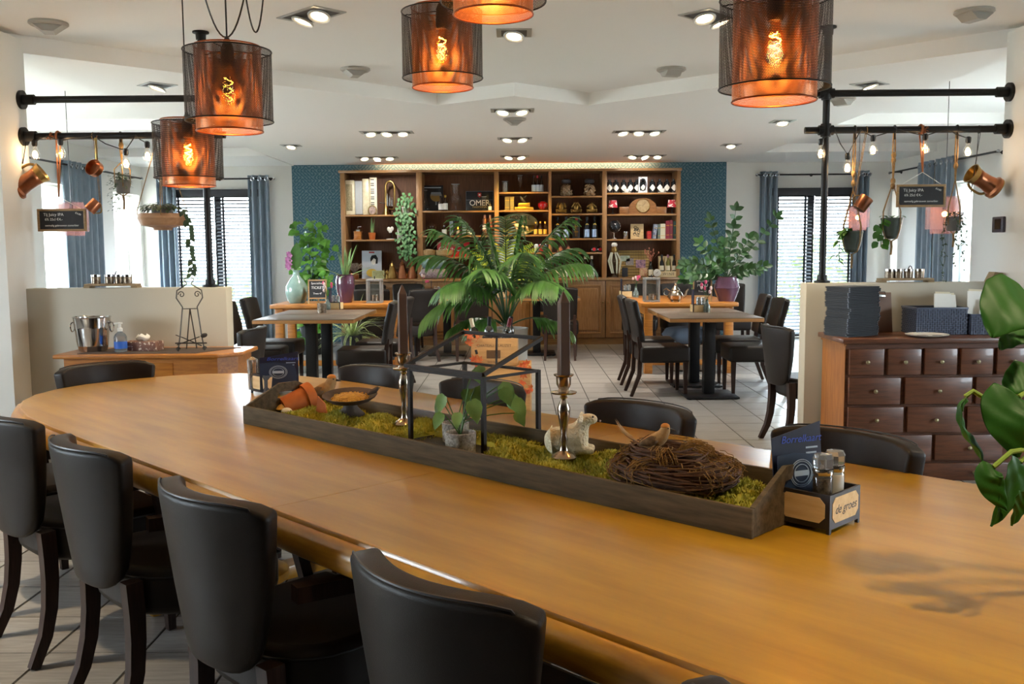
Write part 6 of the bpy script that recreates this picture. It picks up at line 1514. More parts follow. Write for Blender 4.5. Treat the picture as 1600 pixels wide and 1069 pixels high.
# ================================================================ BOOKCASE
YF, YU = 13.62, 13.80
bx0, bx1 = at(534, 400, Y=YU).x, at(1062, 400, Y=YU).x
def bxx(px): return at(px, 400, Y=YU).x
def bzz(py, px=800): return at(px, py, Y=YU).z
zct = at(800, 434, Y=YF).z-.012; ztop = bzz(264.5)
case_ = thing('bookcase', 'wall-wide oak bookcase with open shelves above a row of panelled cupboard doors', 'bookcase', (0, YU, 0))
def L_(x0, y0, z0, x1, y1, z1, bev=.002): b = B(); b.box(x0, y0-YU, z0, x1, y1-YU, z1, bev); return b
L_(bx0-.02, YF-.03, zct-.035, bx1+.02, YB-.003, zct, .004).ob('counter_top', OAK, case_)
L_(bx0, YF+.02, .09, bx1, YB-.003, zct-.035, 0).ob('base_carcass', SHELFB, case_)
L_(bx0+.01, YF+.03, 0, bx1-.01, YB-.003, .09, 0).ob('plinth', OAK, case_)
nd = 9; dw = (bx1-bx0)/nd
for i in range(nd):
    x0, x1 = bx0+i*dw+.006, bx0+(i+1)*dw-.006; z0, z1 = .10, zct-.045
    b = L_(x0, YF, z0, x1, YF+.02, z1, .003); d = b.ob('cupboard_door', OAKZ, case_)
    m_ = .075
    b = B(); b.prism([(x0+m_, z0+m_), (x1-m_, z0+m_), (x1-m_, z1-m_), (x0+m_, z1-m_)], YF-.0-YU-.0005, YF-YU+.001, 'y'); 
    for q in ((x0+m_-.02, z0+m_-.02, x1-m_+.02, z0+m_), (x0+m_-.02, z1-m_, x1-m_+.02, z1-m_+.02), (x0+m_-.02, z0+m_, x0+m_, z1-m_), (x1-m_, z0+m_, x1-m_+.02, z1-m_)): b.box(q[0], YF-.014-YU, q[1], q[2], YF+.001-YU, q[3], .004, 1)
    b.box(x0+m_+.03, YF-.012-YU, z0+m_+.03, x1-m_-.03, YF+.001-YU, z1-m_-.03, .006, 1); b.ob('door_panel', OAKZ, d)
    b = B(); b.ball(((x1-.03 if i % 2 == 0 else x0+.03), YF-.016-YU, (z0+z1)/2+.1), .012, 8, 6); b.ob('knob', BRASS, d)
L_(bx0, YB-.03, zct, bx1, YB-.004, ztop, 0).ob('back_panel', SHELFB, case_)
L_(bx0-.02, YU-.02, ztop-.035, bx1+.02, YB-.004, ztop, .004).ob('top_board', OAK, case_)
DV = [(534, 541), (652, 661), (773, 780), (857.5, 862), (941, 948), (1057, 1062.5)]
for a, c in DV: L_(bxx(a), YU, zct, bxx(c), YB-.03, ztop-.035).ob('upright', OAKZ, case_)
BAY = [(541, 652), (661, 773), (780, 857.5), (862, 941), (948, 1057)]
SH = [(335.5, 374.3), (329.2, 368, 401.5), (300, 328.3, 366.8, 394.5), (306, 333.6, 372.4, 394.5), (301, 334.2, 373.4)]
SZ = []
for (a, c), ys in zip(BAY, SH):
    row = []
    for y in ys:
        z = bzz(y, (a+c)/2); L_(bxx(a)+.0005, YU+.01, z-.024, bxx(c)-.0005, YB-.03, z).ob('shelf', OAK, case_); row.append(z)
    row.append(zct); SZ.append(row)
lamp('POINT', (.62, 13.9, bzz(340)), 0, (1, .7, .2), .02) if False else None
def ix(px, Y=13.95): return at(px, 380, Y=Y).x
MPP = 13.95/F
G3 = 'bottles on the bookcase shelves'
def bottle(px, bay, sh, hpx, r, body, lab, label=CREAM, capm=None, band=(.12, .55), Y=13.95, shape='wine', group=G3, cat='bottle', name='bottle', lblshape=None, dx=0):
    h = hpx*MPP; t = thing(name, lab, cat, (ix(px, Y)+dx, Y, SZ[bay][sh]), 0, group)
    pr = {'wine': [(r*.95, 0), (r, .02*h), (r, .58*h), (r*.75, .68*h), (r*.38, .76*h), (r*.36, .97*h), (r*.42, h)],
          'beer': [(r*.95, 0), (r, .02*h), (r, .52*h), (r*.8, .62*h), (r*.42, .78*h), (r*.38, .97*h), (r*.42, h)],
          'jar': [(r*.95, 0), (r, .02*h), (r, .78*h), (r*.85, .83*h), (r*.5, .86*h), (r*.48, .97*h), (r*.5, h)]}[shape]
    b = B(); b.lathe(pr, 16); b.ob('glass', body, t)
    if label:
        if lblshape == 'diamond':
            b = B(); rr = r*1.03; w_ = r*1.1
            b.grid(lambda a, c: (rr*sin((a-.5)*2*1.15*(1-abs(2*c-1))), -rr*cos((a-.5)*2*1.15*(1-abs(2*c-1))), h*(.14+.5*c)), 6, 8); b.ob('label', label, t)
        else: b = B(); b.lathe([(r*1.02, band[0]*h), (r*1.02, band[1]*h)], 16, cap0=False, cap1=False); b.ob('label', label, t)
    if capm: b = B(); b.lathe([(r*.42, .86*h), (r*.46, .98*h), (r*.44, h*1.005), (.001, h*1.006)], 12, cap1=False); b.ob('cap', capm, t)
    return t
BLUEL = mat('pale_blue_label', 'b9c6d6', .6); YELL = mat('yellow_label', 'd9b04a', .6); DARKC = mat('dark_cap', '161618', .4); GOLDC = mat('gold_cap', 'c09a3a', .35, .7)
# bay 1
q = (ix(567), 13.98, SZ[0][0]); t = thing('accordion', 'cream pearl piano accordion standing on its side on the top shelf', 'accordion', q, rad(8))
PEARL = mat('cream_pearl', 'd9d0b6', .3, col2='c9bd9c', ns=20); KEYW = mat('ivory_key', 'e6dfc8', .35)
b = B(); b.box(-.24, -.09, 0, -.10, .09, .50, .02); b.ob('bass_case', PEARL, t)
b = B(); b.box(-.225, -.096, .06, -.14, -.088, .44, .004); b.ob('grille', mat('accordion_grille', 'a89c7c', .5, .3, col2='7e7458', ns=60), t)
b = B()
for k in range(5): b.box(-.098+k*.02, -.085, .01, -.090+k*.02, .085, .49, .003); b.box(-.090+k*.02, -.075, .015, -.078+k*.02, .075, .485)
b.ob('bellows', mat('bellows_grey', 'b9bcc0', .6), t)
b = B(); b.box(.005, -.09, 0, .11, .09, .52, .015); b.ob('treble_case', PEARL, t)
b = B(); b.box(.11, -.075, .0, .215, -.03, .54, .008); kb = b.ob('keyboard', PEARL, t)
for k in range(19):
    b = B(); b.box(.125, -.083, .012+k*.0275, .212, -.074, .037+k*.0275, .001); b.ob('white_key', KEYW, kb)
for k in range(18):
    if k % 7 not in (2, 6): b = B(); b.box(.125, -.088, .032+k*.0275, .175, -.080, .046+k*.0275, .001); b.ob('black_key', BLACKP, kb)
t = thing('oval_photo_frame', 'small oval gilt frame with faded portrait leaning on the accordion', 'picture frame', (ix(583, 13.86), 13.86, SZ[0][0]+.065), 0, None, (rad(-10), 0, 0))
b = B(); b.tube([(.058*cos(k*pi/14), 0, .065*sin(k*pi/14)) for k in range(28)], .008, 6, True); b.ob('frame', BRASS, t); b = B(); b.prism([(.052*cos(k*pi/12), .058*sin(k*pi/12)) for k in range(24)], -.002, .003, 'y'); b.ob('portrait', mat('faded_portrait', 'b99f94', .6, col2='6d5a56', ns=25), t)
t = thing('euphonium', 'brass euphonium standing bell down on the top shelf', 'horn', (ix(606), 13.97, SZ[0][0]))
b = B(); b.lathe([(.062, 0), (.058, .012), (.038, .06), (.026, .15), (.018, .25)], 24, (-.02, 0, 0), cap0=False); b.ob('bell', BRASS, t)
b = B(); b.tube([(-.02, 0, .24)]+[(.045-.065*cos(k*pi/10), 0, .40+.085*sin(k*pi/10)) for k in range(11)]+[(.11, 0, .2), (.10, 0, .10), (.07, 0, .08), (.03, -.02, .09)], [.017]+[.0165]*11+[.014, .012, .011, .01], 12); b.ob('main_tube', BRASS, t)
for k in range(3): b = B(); b.cyl((.005+k*.034, -.02, .13), (.005+k*.034, -.02, .28-.03*k), .012, n=12); b.cyl((.005+k*.034, -.02, .28-.03*k), (.005+k*.034, -.02, .31-.03*k), .004, n=6); b.ob('valve', STEEL, t)
b = B(); b.tube([(-.02, -.02, .17), (-.08, -.03, .175), (-.105, -.03, .175)], [.006, .006, .012], 8); b.ob('mouthpipe', STEEL, t)
IVY = mat('ivy_leaf', '2f6a34', .5, col2='6f9c66', ns=22, rand=.2)
t = thing('trailing_ivy', 'variegated ivy cascading from the top shelf down over two shelves', 'ivy', (ix(636), 13.80, SZ[0][0]))
b = B(); b.lathe([(.05, 0), (.065, .11), (.06, .11), (.001, .10)], 18, cap1=False); b.xf(Matrix.Translation((0, .12, 0))); b.ob('pot', WHP, t)
for k in range(210):
    f = R.random(); x = R.gauss(0, .065+.02*(1-f))+.02*f; z = .30-.92*f**.9+R.uniform(-.04, .04); y = -.02-.05*R.random() if z < .05 else R.uniform(-.05, .14)
    if abs(x) > .16: continue
    b = B(); leaf(b, (x, y, z), (R.uniform(-.6, .6), -.4, -.8), R.uniform(.045, .07), .022, .3, HEART, .15, (R.uniform(-.3, .3), -1, .3)); b.ob('leaf', IVY, t)
b = B()
for k in range(6): b.tube([(0, .1, .1), (R.uniform(-.08, .08), -.03, .08), (R.uniform(-.08, .08), -.04, -.25), (R.uniform(-.04, .08), -.04, R.uniform(-.6, -.4))], .003, 4)
b.ob('stem', LEAFD, t)
t = thing('coffee_grinder', 'small wooden box coffee grinder with metal dome on the middle shelf', 'coffee grinder', (ix(560), 13.93, SZ[0][1]))
b = B(); b.box(-.06, -.06, 0, .06, .06, .012, .002); b.box(-.052, -.052, .012, .052, .052, .11, .003); b.box(-.06, -.06, .11, .06, .06, .12, .002); b.ob('box', OAKX, t); b = B(); b.box(-.03, -.056, .025, .03, -.05, .06, .002); b.ball((0, -.06, .042), .006, 6, 5); b.ob('drawer', OAKX, t)
b = B(); b.lathe([(.045, .12), (.04, .145), (.02, .16), (.006, .165), (.005, .19), (.001, .19)], 18, cap1=False); b.bar((0, 0, .185), (.05, 0, .19), .006); b.ob('crank_dome', STEEL, t)
grassy('small_aloe', 'small aloe in a terracotta pot on the middle shelf', (ix(582), 13.93, SZ[0][1]), 6, .26, .016, mat('aloe_green'), .055, .10, TERRA, (1.1, 1.5), (.05, .3))
t = thing('heart_ornament', 'white heart ornament on a dark stem and pale foot on the middle shelf', 'ornament', (ix(612), 13.9, SZ[0][1]))
b = B(); b.lathe([(.07, 0), (.072, .008), (.02, .014)], 20); b.ob('foot', PAPER, t); b = B(); b.tube([(.02, 0, .012), (.015, 0, .06), (-.01, 0, .11)], [.007, .006, .01], 8); b.ob('stem', BLACK, t)
b = B(); b.ball((-.03, 0, .15), (.028, .014, .032), 10, 8); b.ball((.015, 0, .155), (.026, .014, .032), 10, 8); b.ball((-.01, 0, .12), (.026, .013, .03), 10, 8); b.ob('heart', PAPER, t)
def frame_pic(px, bay, sh, wpx, hpx, lab, fm, pm, Y=14.0, tilt=-8, name='picture_frame'):
    w, h = wpx*MPP/2, hpx*MPP; t = thing(name, lab, 'picture frame', (ix(px, Y), Y, SZ[bay][sh]), 0, None, (rad(tilt), 0, 0))
    b = B(); f = .014
    for q in ((-w, 0, -w+f, h), (w-f, 0, w, h), (-w+f, 0, w-f, f), (-w+f, h-f, w-f, h)): b.box(q[0], -.008, q[1], q[2], .008, q[3])
    b.ob('frame', fm, t); b = B(); b.box(-w+f, -.003, f, w-f, .005, h-f); b.ob('picture', pm, t); return t
frame_pic(628, 0, 1, 14, 20, 'small white framed photograph half hidden by the ivy', WHP, mat('photo_print', 'b7aeb0', .6, col2='7d7a80', ns=18))
t = thing('advert_print', 'pale vintage advert panel with a dark-haired face and yellow disc', 'picture', (ix(580, 14.02), 14.02, SZ[0][2]), 0, None, (rad(-5), 0, 0))
b = B(); b.box(-.145, -.006, 0, .145, .006, .41, .002); b.ob('panel', mat('pale_print', 'c3ccd8', .6), t)
b = B(); b.prism([(.08*cos(k*pi/12), .085+.06*sin(k*pi/12)) for k in range(24)], -.0075, -.006, 'y'); b.ob('yellow_disc', mat('sun_yellow', 'd8b84e', .6), t)
b = B(); b.prism([(.035+.055*cos(k*pi/10), .275+.06*sin(k*pi/10)) for k in range(3, 17)][::-1]+[(-.02, .30), (.0, .34), (.06, .35), (.09, .30), (.085, .22)], -.0075, -.006, 'y'); b.ob('dark_hair', mat('print_black', '1b1b1e', .6), t)
b = B(); b.prism([(-.01, .25), (.03, .30), (.06, .28), (.055, .22), (.03, .20), (0, .215)], -.0085, -.0075, 'y'); b.ob('face', PAPER, t)
b = B(); b.box(-.04, -.0075, .375, .04, -.006, .395); b.ob('red_tag', RED, t)
frame_pic(590, 0, 2, 19, 13, 'small pale green card with a dark oval portrait, in front of the advert panel', mat('pale_green_card', 'b8bd8c', .6), mat('green_print', 'b5b98c', .6, col2='8d8f62', ns=12), 13.86, -6, 'portrait_card')
t = thing('dried_flowers', 'dried flowers in a copper pot at the foot of the first bay', 'flower pot', (ix(553, 13.75), 13.75, zct))
b = B(); b.lathe([(.05, 0), (.062, .03), (.055, .085), (.06, .09), (.001, .08)], 18, cap1=False); b.ob('pot', COPPER, t); b = B()
for k in range(170): a = R.uniform(0, 6.28); r = R.uniform(0, .13); b.strip([(0, 0, .08), (r*.6*cos(a), r*.6*sin(a), .16), (r*cos(a), r*sin(a), R.uniform(.15, .24))], [.001, .0015, .004], (0, -1, .3))
b.ob('flowers', mat('dried_heather', '7a6a58', .9, col2='a08c7c', ns=50), t, kind='stuff')
def coffeepot(px, hpx, m, lab, s=1):
    h = hpx*MPP; t = thing('coffee_pot', lab, 'coffee pot', (ix(px, 13.85), 13.85, zct), R.uniform(-.4, .4)); r = h*.27
    b = B(); b.lathe([(r*.9, 0), (r, .04*h), (r*.85, .3*h), (r*.6, .55*h), (r*.5, .68*h), (r*.6, .72*h), (r*.35, .84*h), (r*.12, .9*h), (r*.16, .95*h), (.001, h)], 22, cap1=False); b.ob('body', m, t)
    b = B(); b.tube([(r*.8, 0, .58*h), (r*1.6, 0, .6*h), (r*1.7, 0, .35*h), (r*.9, 0, .18*h)], h*.022, 6); b.ob('handle', BRASS, t)
    b = B(); b.tube([(-r*.8, 0, .2*h), (-r*1.4, 0, .35*h), (-r*1.8, 0, .55*h)], [h*.05, h*.04, h*.02], 8); b.ob('spout', m, t)
coffeepot(604, 15, BRASS, 'smallest brass pot in the row of coffee pots'); coffeepot(612, 28, BRASS, 'tall brass coffee pot beside the smallest brass pot'); coffeepot(628, 30, COPPER, 'tallest coffee pot, copper, in the middle of the pot row'); coffeepot(643, 29, COPPER, 'copper coffee pot at the end of the row beside the upright'); coffeepot(634.5, 12, BRASS, 'squat brass pot between the two copper coffee pots')
# bay 2
def poster(px, bay, sh, wpx, hpx, lab, Y=14.12, tilt=-4):
    w, h = wpx*MPP/2, hpx*MPP; t = thing('poster', lab, 'poster', (ix(px, Y), Y, SZ[bay][sh]), 0, None, (rad(tilt), 0, 0)); b = B(); b.box(-w, -.006, 0, w, .006, h, .002); b.ob('board', mat('black_poster', '15161c', .4, col2='20242e', ns=6), t); return t, w, h
t, w, h = poster(677, 1, 0, 33, 41, 'dark poster with a printed beer goblet on the second bay top shelf')
b = B(); b.prism([(.05+.085*cos(k*pi/12), h*.60+.085*sin(k*pi/12)) for k in range(11, 26)], -.0075, -.006, 'y'); b.ob('goblet_print', mat('amber_print', '9c7c3c', .5), t)
b = B(); b.prism([(-.035, h*.6), (.135, h*.6), (.12, h*.74), (-.02, h*.74)], -.0075, -.006, 'y'); b.prism([(.04, h*.25), (.06, h*.25), (.058, h*.4), (.042, h*.4)], -.0075, -.006, 'y'); b.ob('foam_print', mat('glass_print', '8d98a0', .5), t)
b = B(); b.box(-w+.03, -.0075, h*.9, w-.03, -.006, h*.93); b.ob('title_line', LOGO, t)
def goblet(px, bay, sh, hpx, rpx, lab, Y=13.9, kind='wine'):
    h = hpx*MPP; r = rpx*MPP; t = thing('drinking_glass', lab, 'glass', (ix(px, Y), Y, SZ[bay][sh]))
    pr = {'wine': [(r*.8, 0), (r*.75, .012), (.006, .03*h+.01), (.006, .35*h), (r*.7, .45*h), (r, .62*h), (r*.95, .82*h), (r*.8, h)],
          'tulip': [(r*.8, 0), (r*.7, .012), (.012, .05*h), (.014, .18*h), (r*.75, .3*h), (r, .42*h), (r*.9, .56*h), (r*.62, .64*h), (r*.66, .8*h), (r*.78, h)],
          'flute': [(r*.8, 0), (r*.7, .01), (.005, .04*h), (.005, .38*h), (r*.7, .5*h), (r, .75*h), (r*.95, h)],
          'tumbler': [(r*.85, 0), (r*.9, .01), (r, h)], 'carafe': [(r, 0), (r*1.05, .05*h), (r*.9, .35*h), (r*.35, .62*h), (r*.3, .85*h), (r*.42, h)]}[kind]
    b = B(); b.lathe(pr, 20, cap1=False); b.ob('bowl', mat('smoke_glass', '9aa0a6', .1, trans=.7) if kind == 'tumbler' else GLASS, t)
    b = B(); b.tube([(pr[-1][0]*cos(k*pi/10), pr[-1][0]*sin(k*pi/10), h) for k in range(20)], .0022, 5, True); b.ob('rim', mat('glass_rim', 'c8d0d6', .1, trans=.4), t)
goblet(666, 1, 0, 32, 7, 'clear stoppered carafe in front of the dark poster', kind='carafe'); goblet(713, 1, 0, 41, 8.5, 'tall clear tulip beer glass between the poster and the black beer sign', kind='tulip'); goblet(757, 1, 0, 21, 5, 'small stemmed glass in front of the black beer sign', 13.85)
bottle(689.5, 1, 0, 23, .034, BROWNB, 'small beer bottle with white label, beside the poster, nearer the carafe', PAPER, DARKC, (.08, .48), 13.88, 'beer'); bottle(696.8, 1, 0, 24, .034, BROWNB, 'small beer bottle with white label, nearer the tall tulip glass', PAPER, GOLDC, (.08, .48), 13.88, 'beer'); bottle(766, 1, 0, 14, .024, BROWNB, 'tiny bottle beside the small stemmed glass at the black sign', PAPER, DARKC, (.05, .45), 13.85, 'beer')
t, w, h = poster(750, 1, 0, 42.5, 31, 'black sign board lettered OMER with a red shield', 14.05, -5)
b = B()
for q in ((-w, 0, -w+.004, h), (w-.004, 0, w, h), (-w, 0, w, .004), (-w, h-.004, w, h), (-w, h*.56, w, h*.57)): b.box(q[0], -.0075, q[1], q[2], -.006, q[3])
b.ob('border', mat('sign_silver', '8f949c', .4), t)
text('lettering', 'OMER', PAPER, t, (0, -.008, h*.40), FRONT, .115, space=.95, ext=.001); text('lettering', 'TRADITIONAL', mat('sign_gold', 'b39a5a', .5), t, (0, -.008, h*.20), FRONT, .034)
b = B(); b.prism([(-.026, h*.92), (.026, h*.92), (.026, h*.76), (0, h*.68), (-.026, h*.76)], -.0085, -.006, 'y'); b.ob('red_shield', RED, t); b = B(); b.box(-.012, -.0095, h*.78, .012, -.0085, h*.86); b.ob('shield_mark', PAPER, t)
t = thing('glass_globe', 'clear glass globe on a thin stand on the second bay shelf', 'globe', (ix(675), 13.92, SZ[1][1])); b = B(); b.ball((0, 0, .13), .058, 18, 12); b.ob('sphere', GLASS, t)
b = B(); b.lathe([(.045, 0), (.045, .008), (.006, .012), (.005, .07)], 16); b.tube([(.062*cos(k*pi/8), 0, .13+.062*sin(k*pi/8)) for k in range(8, 17)], .003, 5); b.ob('stand', BRASS, t)
bottle(694.5, 1, 1, 16, .034, BROWNB, 'squat brown bottle beside the house-shaped lantern', PAPER, DARKC, (.1, .6), 13.9, 'jar'); bottle(734, 1, 1, 14, .032, BROWNB, 'squat bottle on the other side of the house-shaped lantern', PAPER, DARKC, (.1, .6), 13.9, 'jar')
t = thing('house_lantern', 'house-shaped metal lantern with peaked roof and lit candle', 'lantern', (ix(716), 13.93, SZ[1][1])); w = .095; hh = .21
b = B()
for sx in (-1, 1):
    for sy in (-1, 1): b.bar((sx*w*.62, sy*.06, 0), (sx*w*.62, sy*.06, hh), .012)
for z in (.006, hh): b.bar((-w*.62, -.06, z), (w*.62, -.06, z), .012); b.bar((-w*.62, .06, z), (w*.62, .06, z), .012)
b.ob('frame', BLACK, t); b = B(); b.prism([(-w*.8, hh), (w*.8, hh), (0, hh+.085)], -.07, .07, 'y'); b.tube([(0, 0, hh+.08), (0, 0, hh+.1)], .006, 6); b.ob('roof', BLACK, t)
for sx in (-1, 1): b = B(); b.box(sx*w*.95-.028, -.064, .01, sx*w*.95+.028, -.058, hh-.005); b.ob('pane', mat('pale_blue_pane', 'a9c3c8', .2, trans=.5), t)
b = B(); b.cyl((0, 0, .0), (0, 0, .09), .025, n=14); b.ob('candle', mat('ivory_wax'), t); b = B(); b.lathe([(.001, .09), (.006, .1), (.004, .112), (.001, .125)], 8, cap0=False, cap1=False); b.ob('flame', mat('flame', 'ffb040', emit='ff9020', es=12), t)
bottle(758, 1, 1, 31, .037, COPPER, 'copper coloured bottle with white label, further from the upright', PAPER, COPPER, (.3, .5), 13.92, 'jar'); bottle(766.5, 1, 1, 31, .037, COPPER, 'copper coloured bottle next to the upright', mat('copper_label', '8e4a30', .5), COPPER, (.3, .5), 13.88, 'jar')
t = thing('red_drinks_crate', 'red drinks crate with white script lettering behind the palm', 'crate', (ix(708), 13.99, SZ[1][2])); w = .235; h = .215
b = B(); b.box(-w, -.02, 0, w, .16, .012); b.box(-w, -.02, .012, w, -.005, h, .004); b.box(-w, .145, .012, w, .16, h); b.box(-w, -.005, .012, -w+.015, .145, h); b.box(w-.015, -.005, .012, w, .145, h); b.ob('box', RED, t)
text('lettering', 'DRINK', PAPER, t, (-.02, -.0215, .185), FRONT, .04); text('lettering', 'Coca-Cola', PAPER, t, (0, -.0215, .115), FRONT, .105, shear=.35)
for px, r, lab in ((670, .10, 'pale woven bread bowl at the end of the shelf before the red crate'), (694, .12, 'larger pale woven bread bowl in front of the red crate')):
    t = thing('bread_bowl', lab, 'bowl', (ix(px, 13.88), 13.88, SZ[1][2])); b = B(); b.lathe([(r*.7, 0), (r, .035), (r*1.03, .10), (r*.97, .10), (r*.9, .03), (.001, .02)], 22, cap1=False); b.ob('bowl', mat('woven_straw', 'b39468', .85, col2='94754a', ns=60, bump=.3, bs=120), t); b = B(); b.ball((0, 0, .085), (r*.85, r*.85, .03), 14, 8); b.ob('cloth', mat('linen', 'b9a88a', .9), t)
pillow((ix(677, 13.86), 13.88, zct+.075), .40, .34, .15, mat('knit_grey', 'a9a2a4', .95, col2='84707c', ns=40, bump=.3, bs=100), 'striped knitted cushion at the bottom of the cushion pile', 0, 'cushion', 0, 'cushions in the second bay')
pillow((ix(678, 13.86), 13.88, zct+.215), .38, .34, .15, mat('knit_blue', '6d7f9c', .95, col2='8fb0a4', ns=5, bump=.3, bs=100), 'blue green knitted cushion on top of the cushion pile', .05, 'cushion', 0, 'cushions in the second bay')
# bay 3
goblet(790, 2, 0, 17, 4.8, 'smoky grey tumbler on the top shelf of the middle bay', kind='tumbler'); goblet(813, 2, 0, 26, 4.6, 'clear flute glass in the middle bay top shelf, between tumbler and dark bottles', kind='flute')
for px, lab, cm in ((834, 'small dark bottle with pale label, first of the three beside the flute glass', DARKC), (840.2, 'small dark bottle with red cap, middle of the three on the middle bay top shelf', RED), (846.4, 'small dark bottle with pale label, third from the flute glass', DARKC)): bottle(px, 2, 0, 25.5, .028, BROWNB, lab, BLUEL, cm, (.05, .45), 13.93, 'beer')
def book(px, bay, sh, wpx, hpx, m, lab, tilt=0, Y=13.93, dep=.14, group='books on the bookcase'):
    w, h = wpx*MPP, hpx*MPP; t = thing('book', lab, 'book', (ix(px, Y), Y, SZ[bay][sh]+abs(sin(rad(tilt)))*w/2), 0, group, (0, rad(tilt), 0))
    b = B(); b.box(-w/2, -dep/2, 0, -w/2+.003, dep/2, h); b.box(w/2-.003, -dep/2, 0, w/2, dep/2, h); b.box(-w/2+.003, -dep/2, 0, w/2-.003, -dep/2+.004, h); b.ob('cover', m, t)
    b = B(); b.box(-w/2+.003, -dep/2+.004, .003, w/2-.003, dep/2-.004, h-.004); b.ob('pages', PAPER, t)
    b = B(); b.box(-w/2+.004, -dep/2-.0006, h*.72, w/2-.004, -dep/2, h*.76); b.box(-w/2+.004, -dep/2-.0006, h*.2, w/2-.004, -dep/2, h*.23); b.ob('spine_band', GOLD, t)
book(793, 2, 1, 7, 20.5, mat('olive_cloth', '6f6240', .7), 'olive book upright in the middle bay, nearer the upright'); book(800.5, 2, 1, 6, 20.5, mat('olive_cloth2', '847544', .7), 'lighter olive book upright in the middle bay, beside the gold box')
t = thing('gold_box', 'stepped gilded box carrying a dark eagle on the middle bay shelf', 'box', (ix(819), 13.92, SZ[2][1])); b = B(); b.box(-.135, -.08, 0, .135, .08, .045, .004); b.ob('lower_tier', GOLD, t); b = B(); b.box(-.085, -.06, .045, .085, .06, .105, .004); b.ob('upper_tier', GOLD, t)
t = thing('eagle_figure', 'dark eagle figurine perched on the gilded box', 'bird figurine', (ix(817), 13.92, SZ[2][1]+.105)); EAG = mat('dark_bronze', '4b4640', .5, .4)
b = B(); b.tube([(.05, 0, .0), (.02, 0, .02), (-.005, 0, .05), (-.02, 0, .085), (-.03, 0, .1), (-.042, 0, .102)], [.006, .022, .028, .018, .013, .003], 10); b.ob('body', EAG, t, sub=1, smooth=180)
for s in (-1, 1): b = B(); leaf(b, (0, s*.02, .07), (.6, s*.5, .7), .09, .025, .5, [.5, 1, .9, .5, .1], .1, (0, -1, .4)); b.ob('wing', EAG, t).modifiers.new('t', 'SOLIDIFY').thickness = .006
t = thing('red_apple', 'shiny dark red apple ornament on the middle bay shelf', 'ornament', (ix(848.5), 13.92, SZ[2][1])); b = B(); b.lathe([(.03, 0), (.06, .02), (.078, .06), (.072, .1), (.045, .122), (.012, .115)], 22); b.ob('body', mat('candy_red', '7a0f18', .12, coat=.6), t); b = B(); b.tube([(0, 0, .112), (.008, 0, .14)], .004, 5); b.ob('stalk', WENGE, t)
t = thing('oval_beer_sign', 'large oval painted sign lettered CHOUFFE behind the fern', 'sign', (ix(810, 14.1), 14.1, SZ[2][2]), 0, None, (rad(-4), 0, 0)); a_, c_ = .295, .165
def oval(k, s=1): return (a_*s*cos(k*pi/24), c_+c_*s*sin(k*pi/24))
b = B(); b.prism([oval(k) for k in range(48)], -.006, .006, 'y'); b.ob('plate', mat('sign_green', '8f9464', .5, col2='b5ae74', ns=4), t)
b = B(); b.tube([(*(lambda p: (p[0], -.004, p[1]))(oval(k, .99)),) for k in range(48)], .006, 5, True); b.ob('rim', mat('sign_dark_green', '3e4a2c', .5), t)
b = B(); b.prism([(a_*.93*cos(k*pi/20), c_-.02+c_*.75*sin(k*pi/20)) for k in range(20, 41)], -.0075, -.006, 'y'); b.ob('meadow_print', mat('meadow_print', '4c5a34', .6, col2='8a7c3a', ns=9), t)
text('lettering', 'LA', mat('print_black'), t, (0, -.008, c_*1.78), FRONT, .04); text('lettering', 'CHOUFFE', mat('print_black'), t, (0, -.008, c_*1.52), FRONT, .082)
t = thing('rocking_horse', 'small carved wooden horse standing before the oval sign', 'horse figurine', (ix(814), 13.9, SZ[2][2])); HRS = mat('pale_horse_wood', 'c79a5c', .6, col2='ecd9b0', ns=12)
skin('body', [(0, 0, .12), (-.055, 0, .125), (.06, 0, .122), (-.09, 0, .165), (-.115, 0, .19), (-.145, 0, .172), (-.05, .018, .07), (-.055, .02, .006), (-.05, -.018, .07), (-.075, -.02, .02), (.065, .018, .07), (.075, .02, .006), (.065, -.018, .07), (.06, -.02, .006), (.095, 0, .11), (.105, 0, .05)],
     [(0, 1), (0, 2), (1, 3), (3, 4), (4, 5), (1, 6), (6, 7), (1, 8), (8, 9), (2, 10), (10, 11), (2, 12), (12, 13), (2, 14), (14, 15)], [.034, .032, .033, .022, .02, .012, .013, .009, .013, .009, .015, .009, .015, .009, .008, .006], HRS, t, 1)
b = B(); b.box(-.03, -.04, .145, .035, .04, .165, .006); b.ob('saddle', mat('saddle_red', '8a4a2a', .6), t)
b = B()
for s in (-1, 1): leaf(b, (-.105, s*.01, .2), (.1, s*.2, 1), .03, .008, 0, OVAL, .1, (0, -1, 0))
b.ob('ear', HRS, t); b = B(); leaf(b, (-.10, 0, .2), (.6, 0, -.6), .09, .018, .3, OVAL, 0, (0, -1, 0)); b.ob('mane', mat('saddle_red'), t).modifiers.new('t', 'SOLIDIFY').thickness = .008
for px, lab in ((837, 'small amber bottle with yellow cap, first of three beside the oval sign'), (844.5, 'small amber bottle with yellow cap, middle of three beside the oval sign'), (852, 'small amber bottle with yellow cap, nearest the upright by the oval sign')): bottle(px, 2, 2, 20, .027, BROWNB, lab, YELL, YELL, (.05, .42), 13.9, 'beer')
for px, m, lab in ((838, BLUEL, 'small white can low in the middle bay'), (845.5, RED, 'small red can low in the middle bay'), (853.5, mat('can_blue', '33426a', .4), 'small blue can low in the middle bay')):
    t = thing('drink_can', lab, 'can', (ix(px, 13.9), 13.9, SZ[2][3]), 0, 'small cans low in the middle bay'); b = B(); b.lathe([(.026, 0), (.031, .008), (.031, .1), (.026, .112)], 16); b.ob('body', m, t); b = B(); b.lathe([(.026, .112), (.026, .117), (.022, .115)], 16, cap0=False); b.ob('lid', STEEL, t)
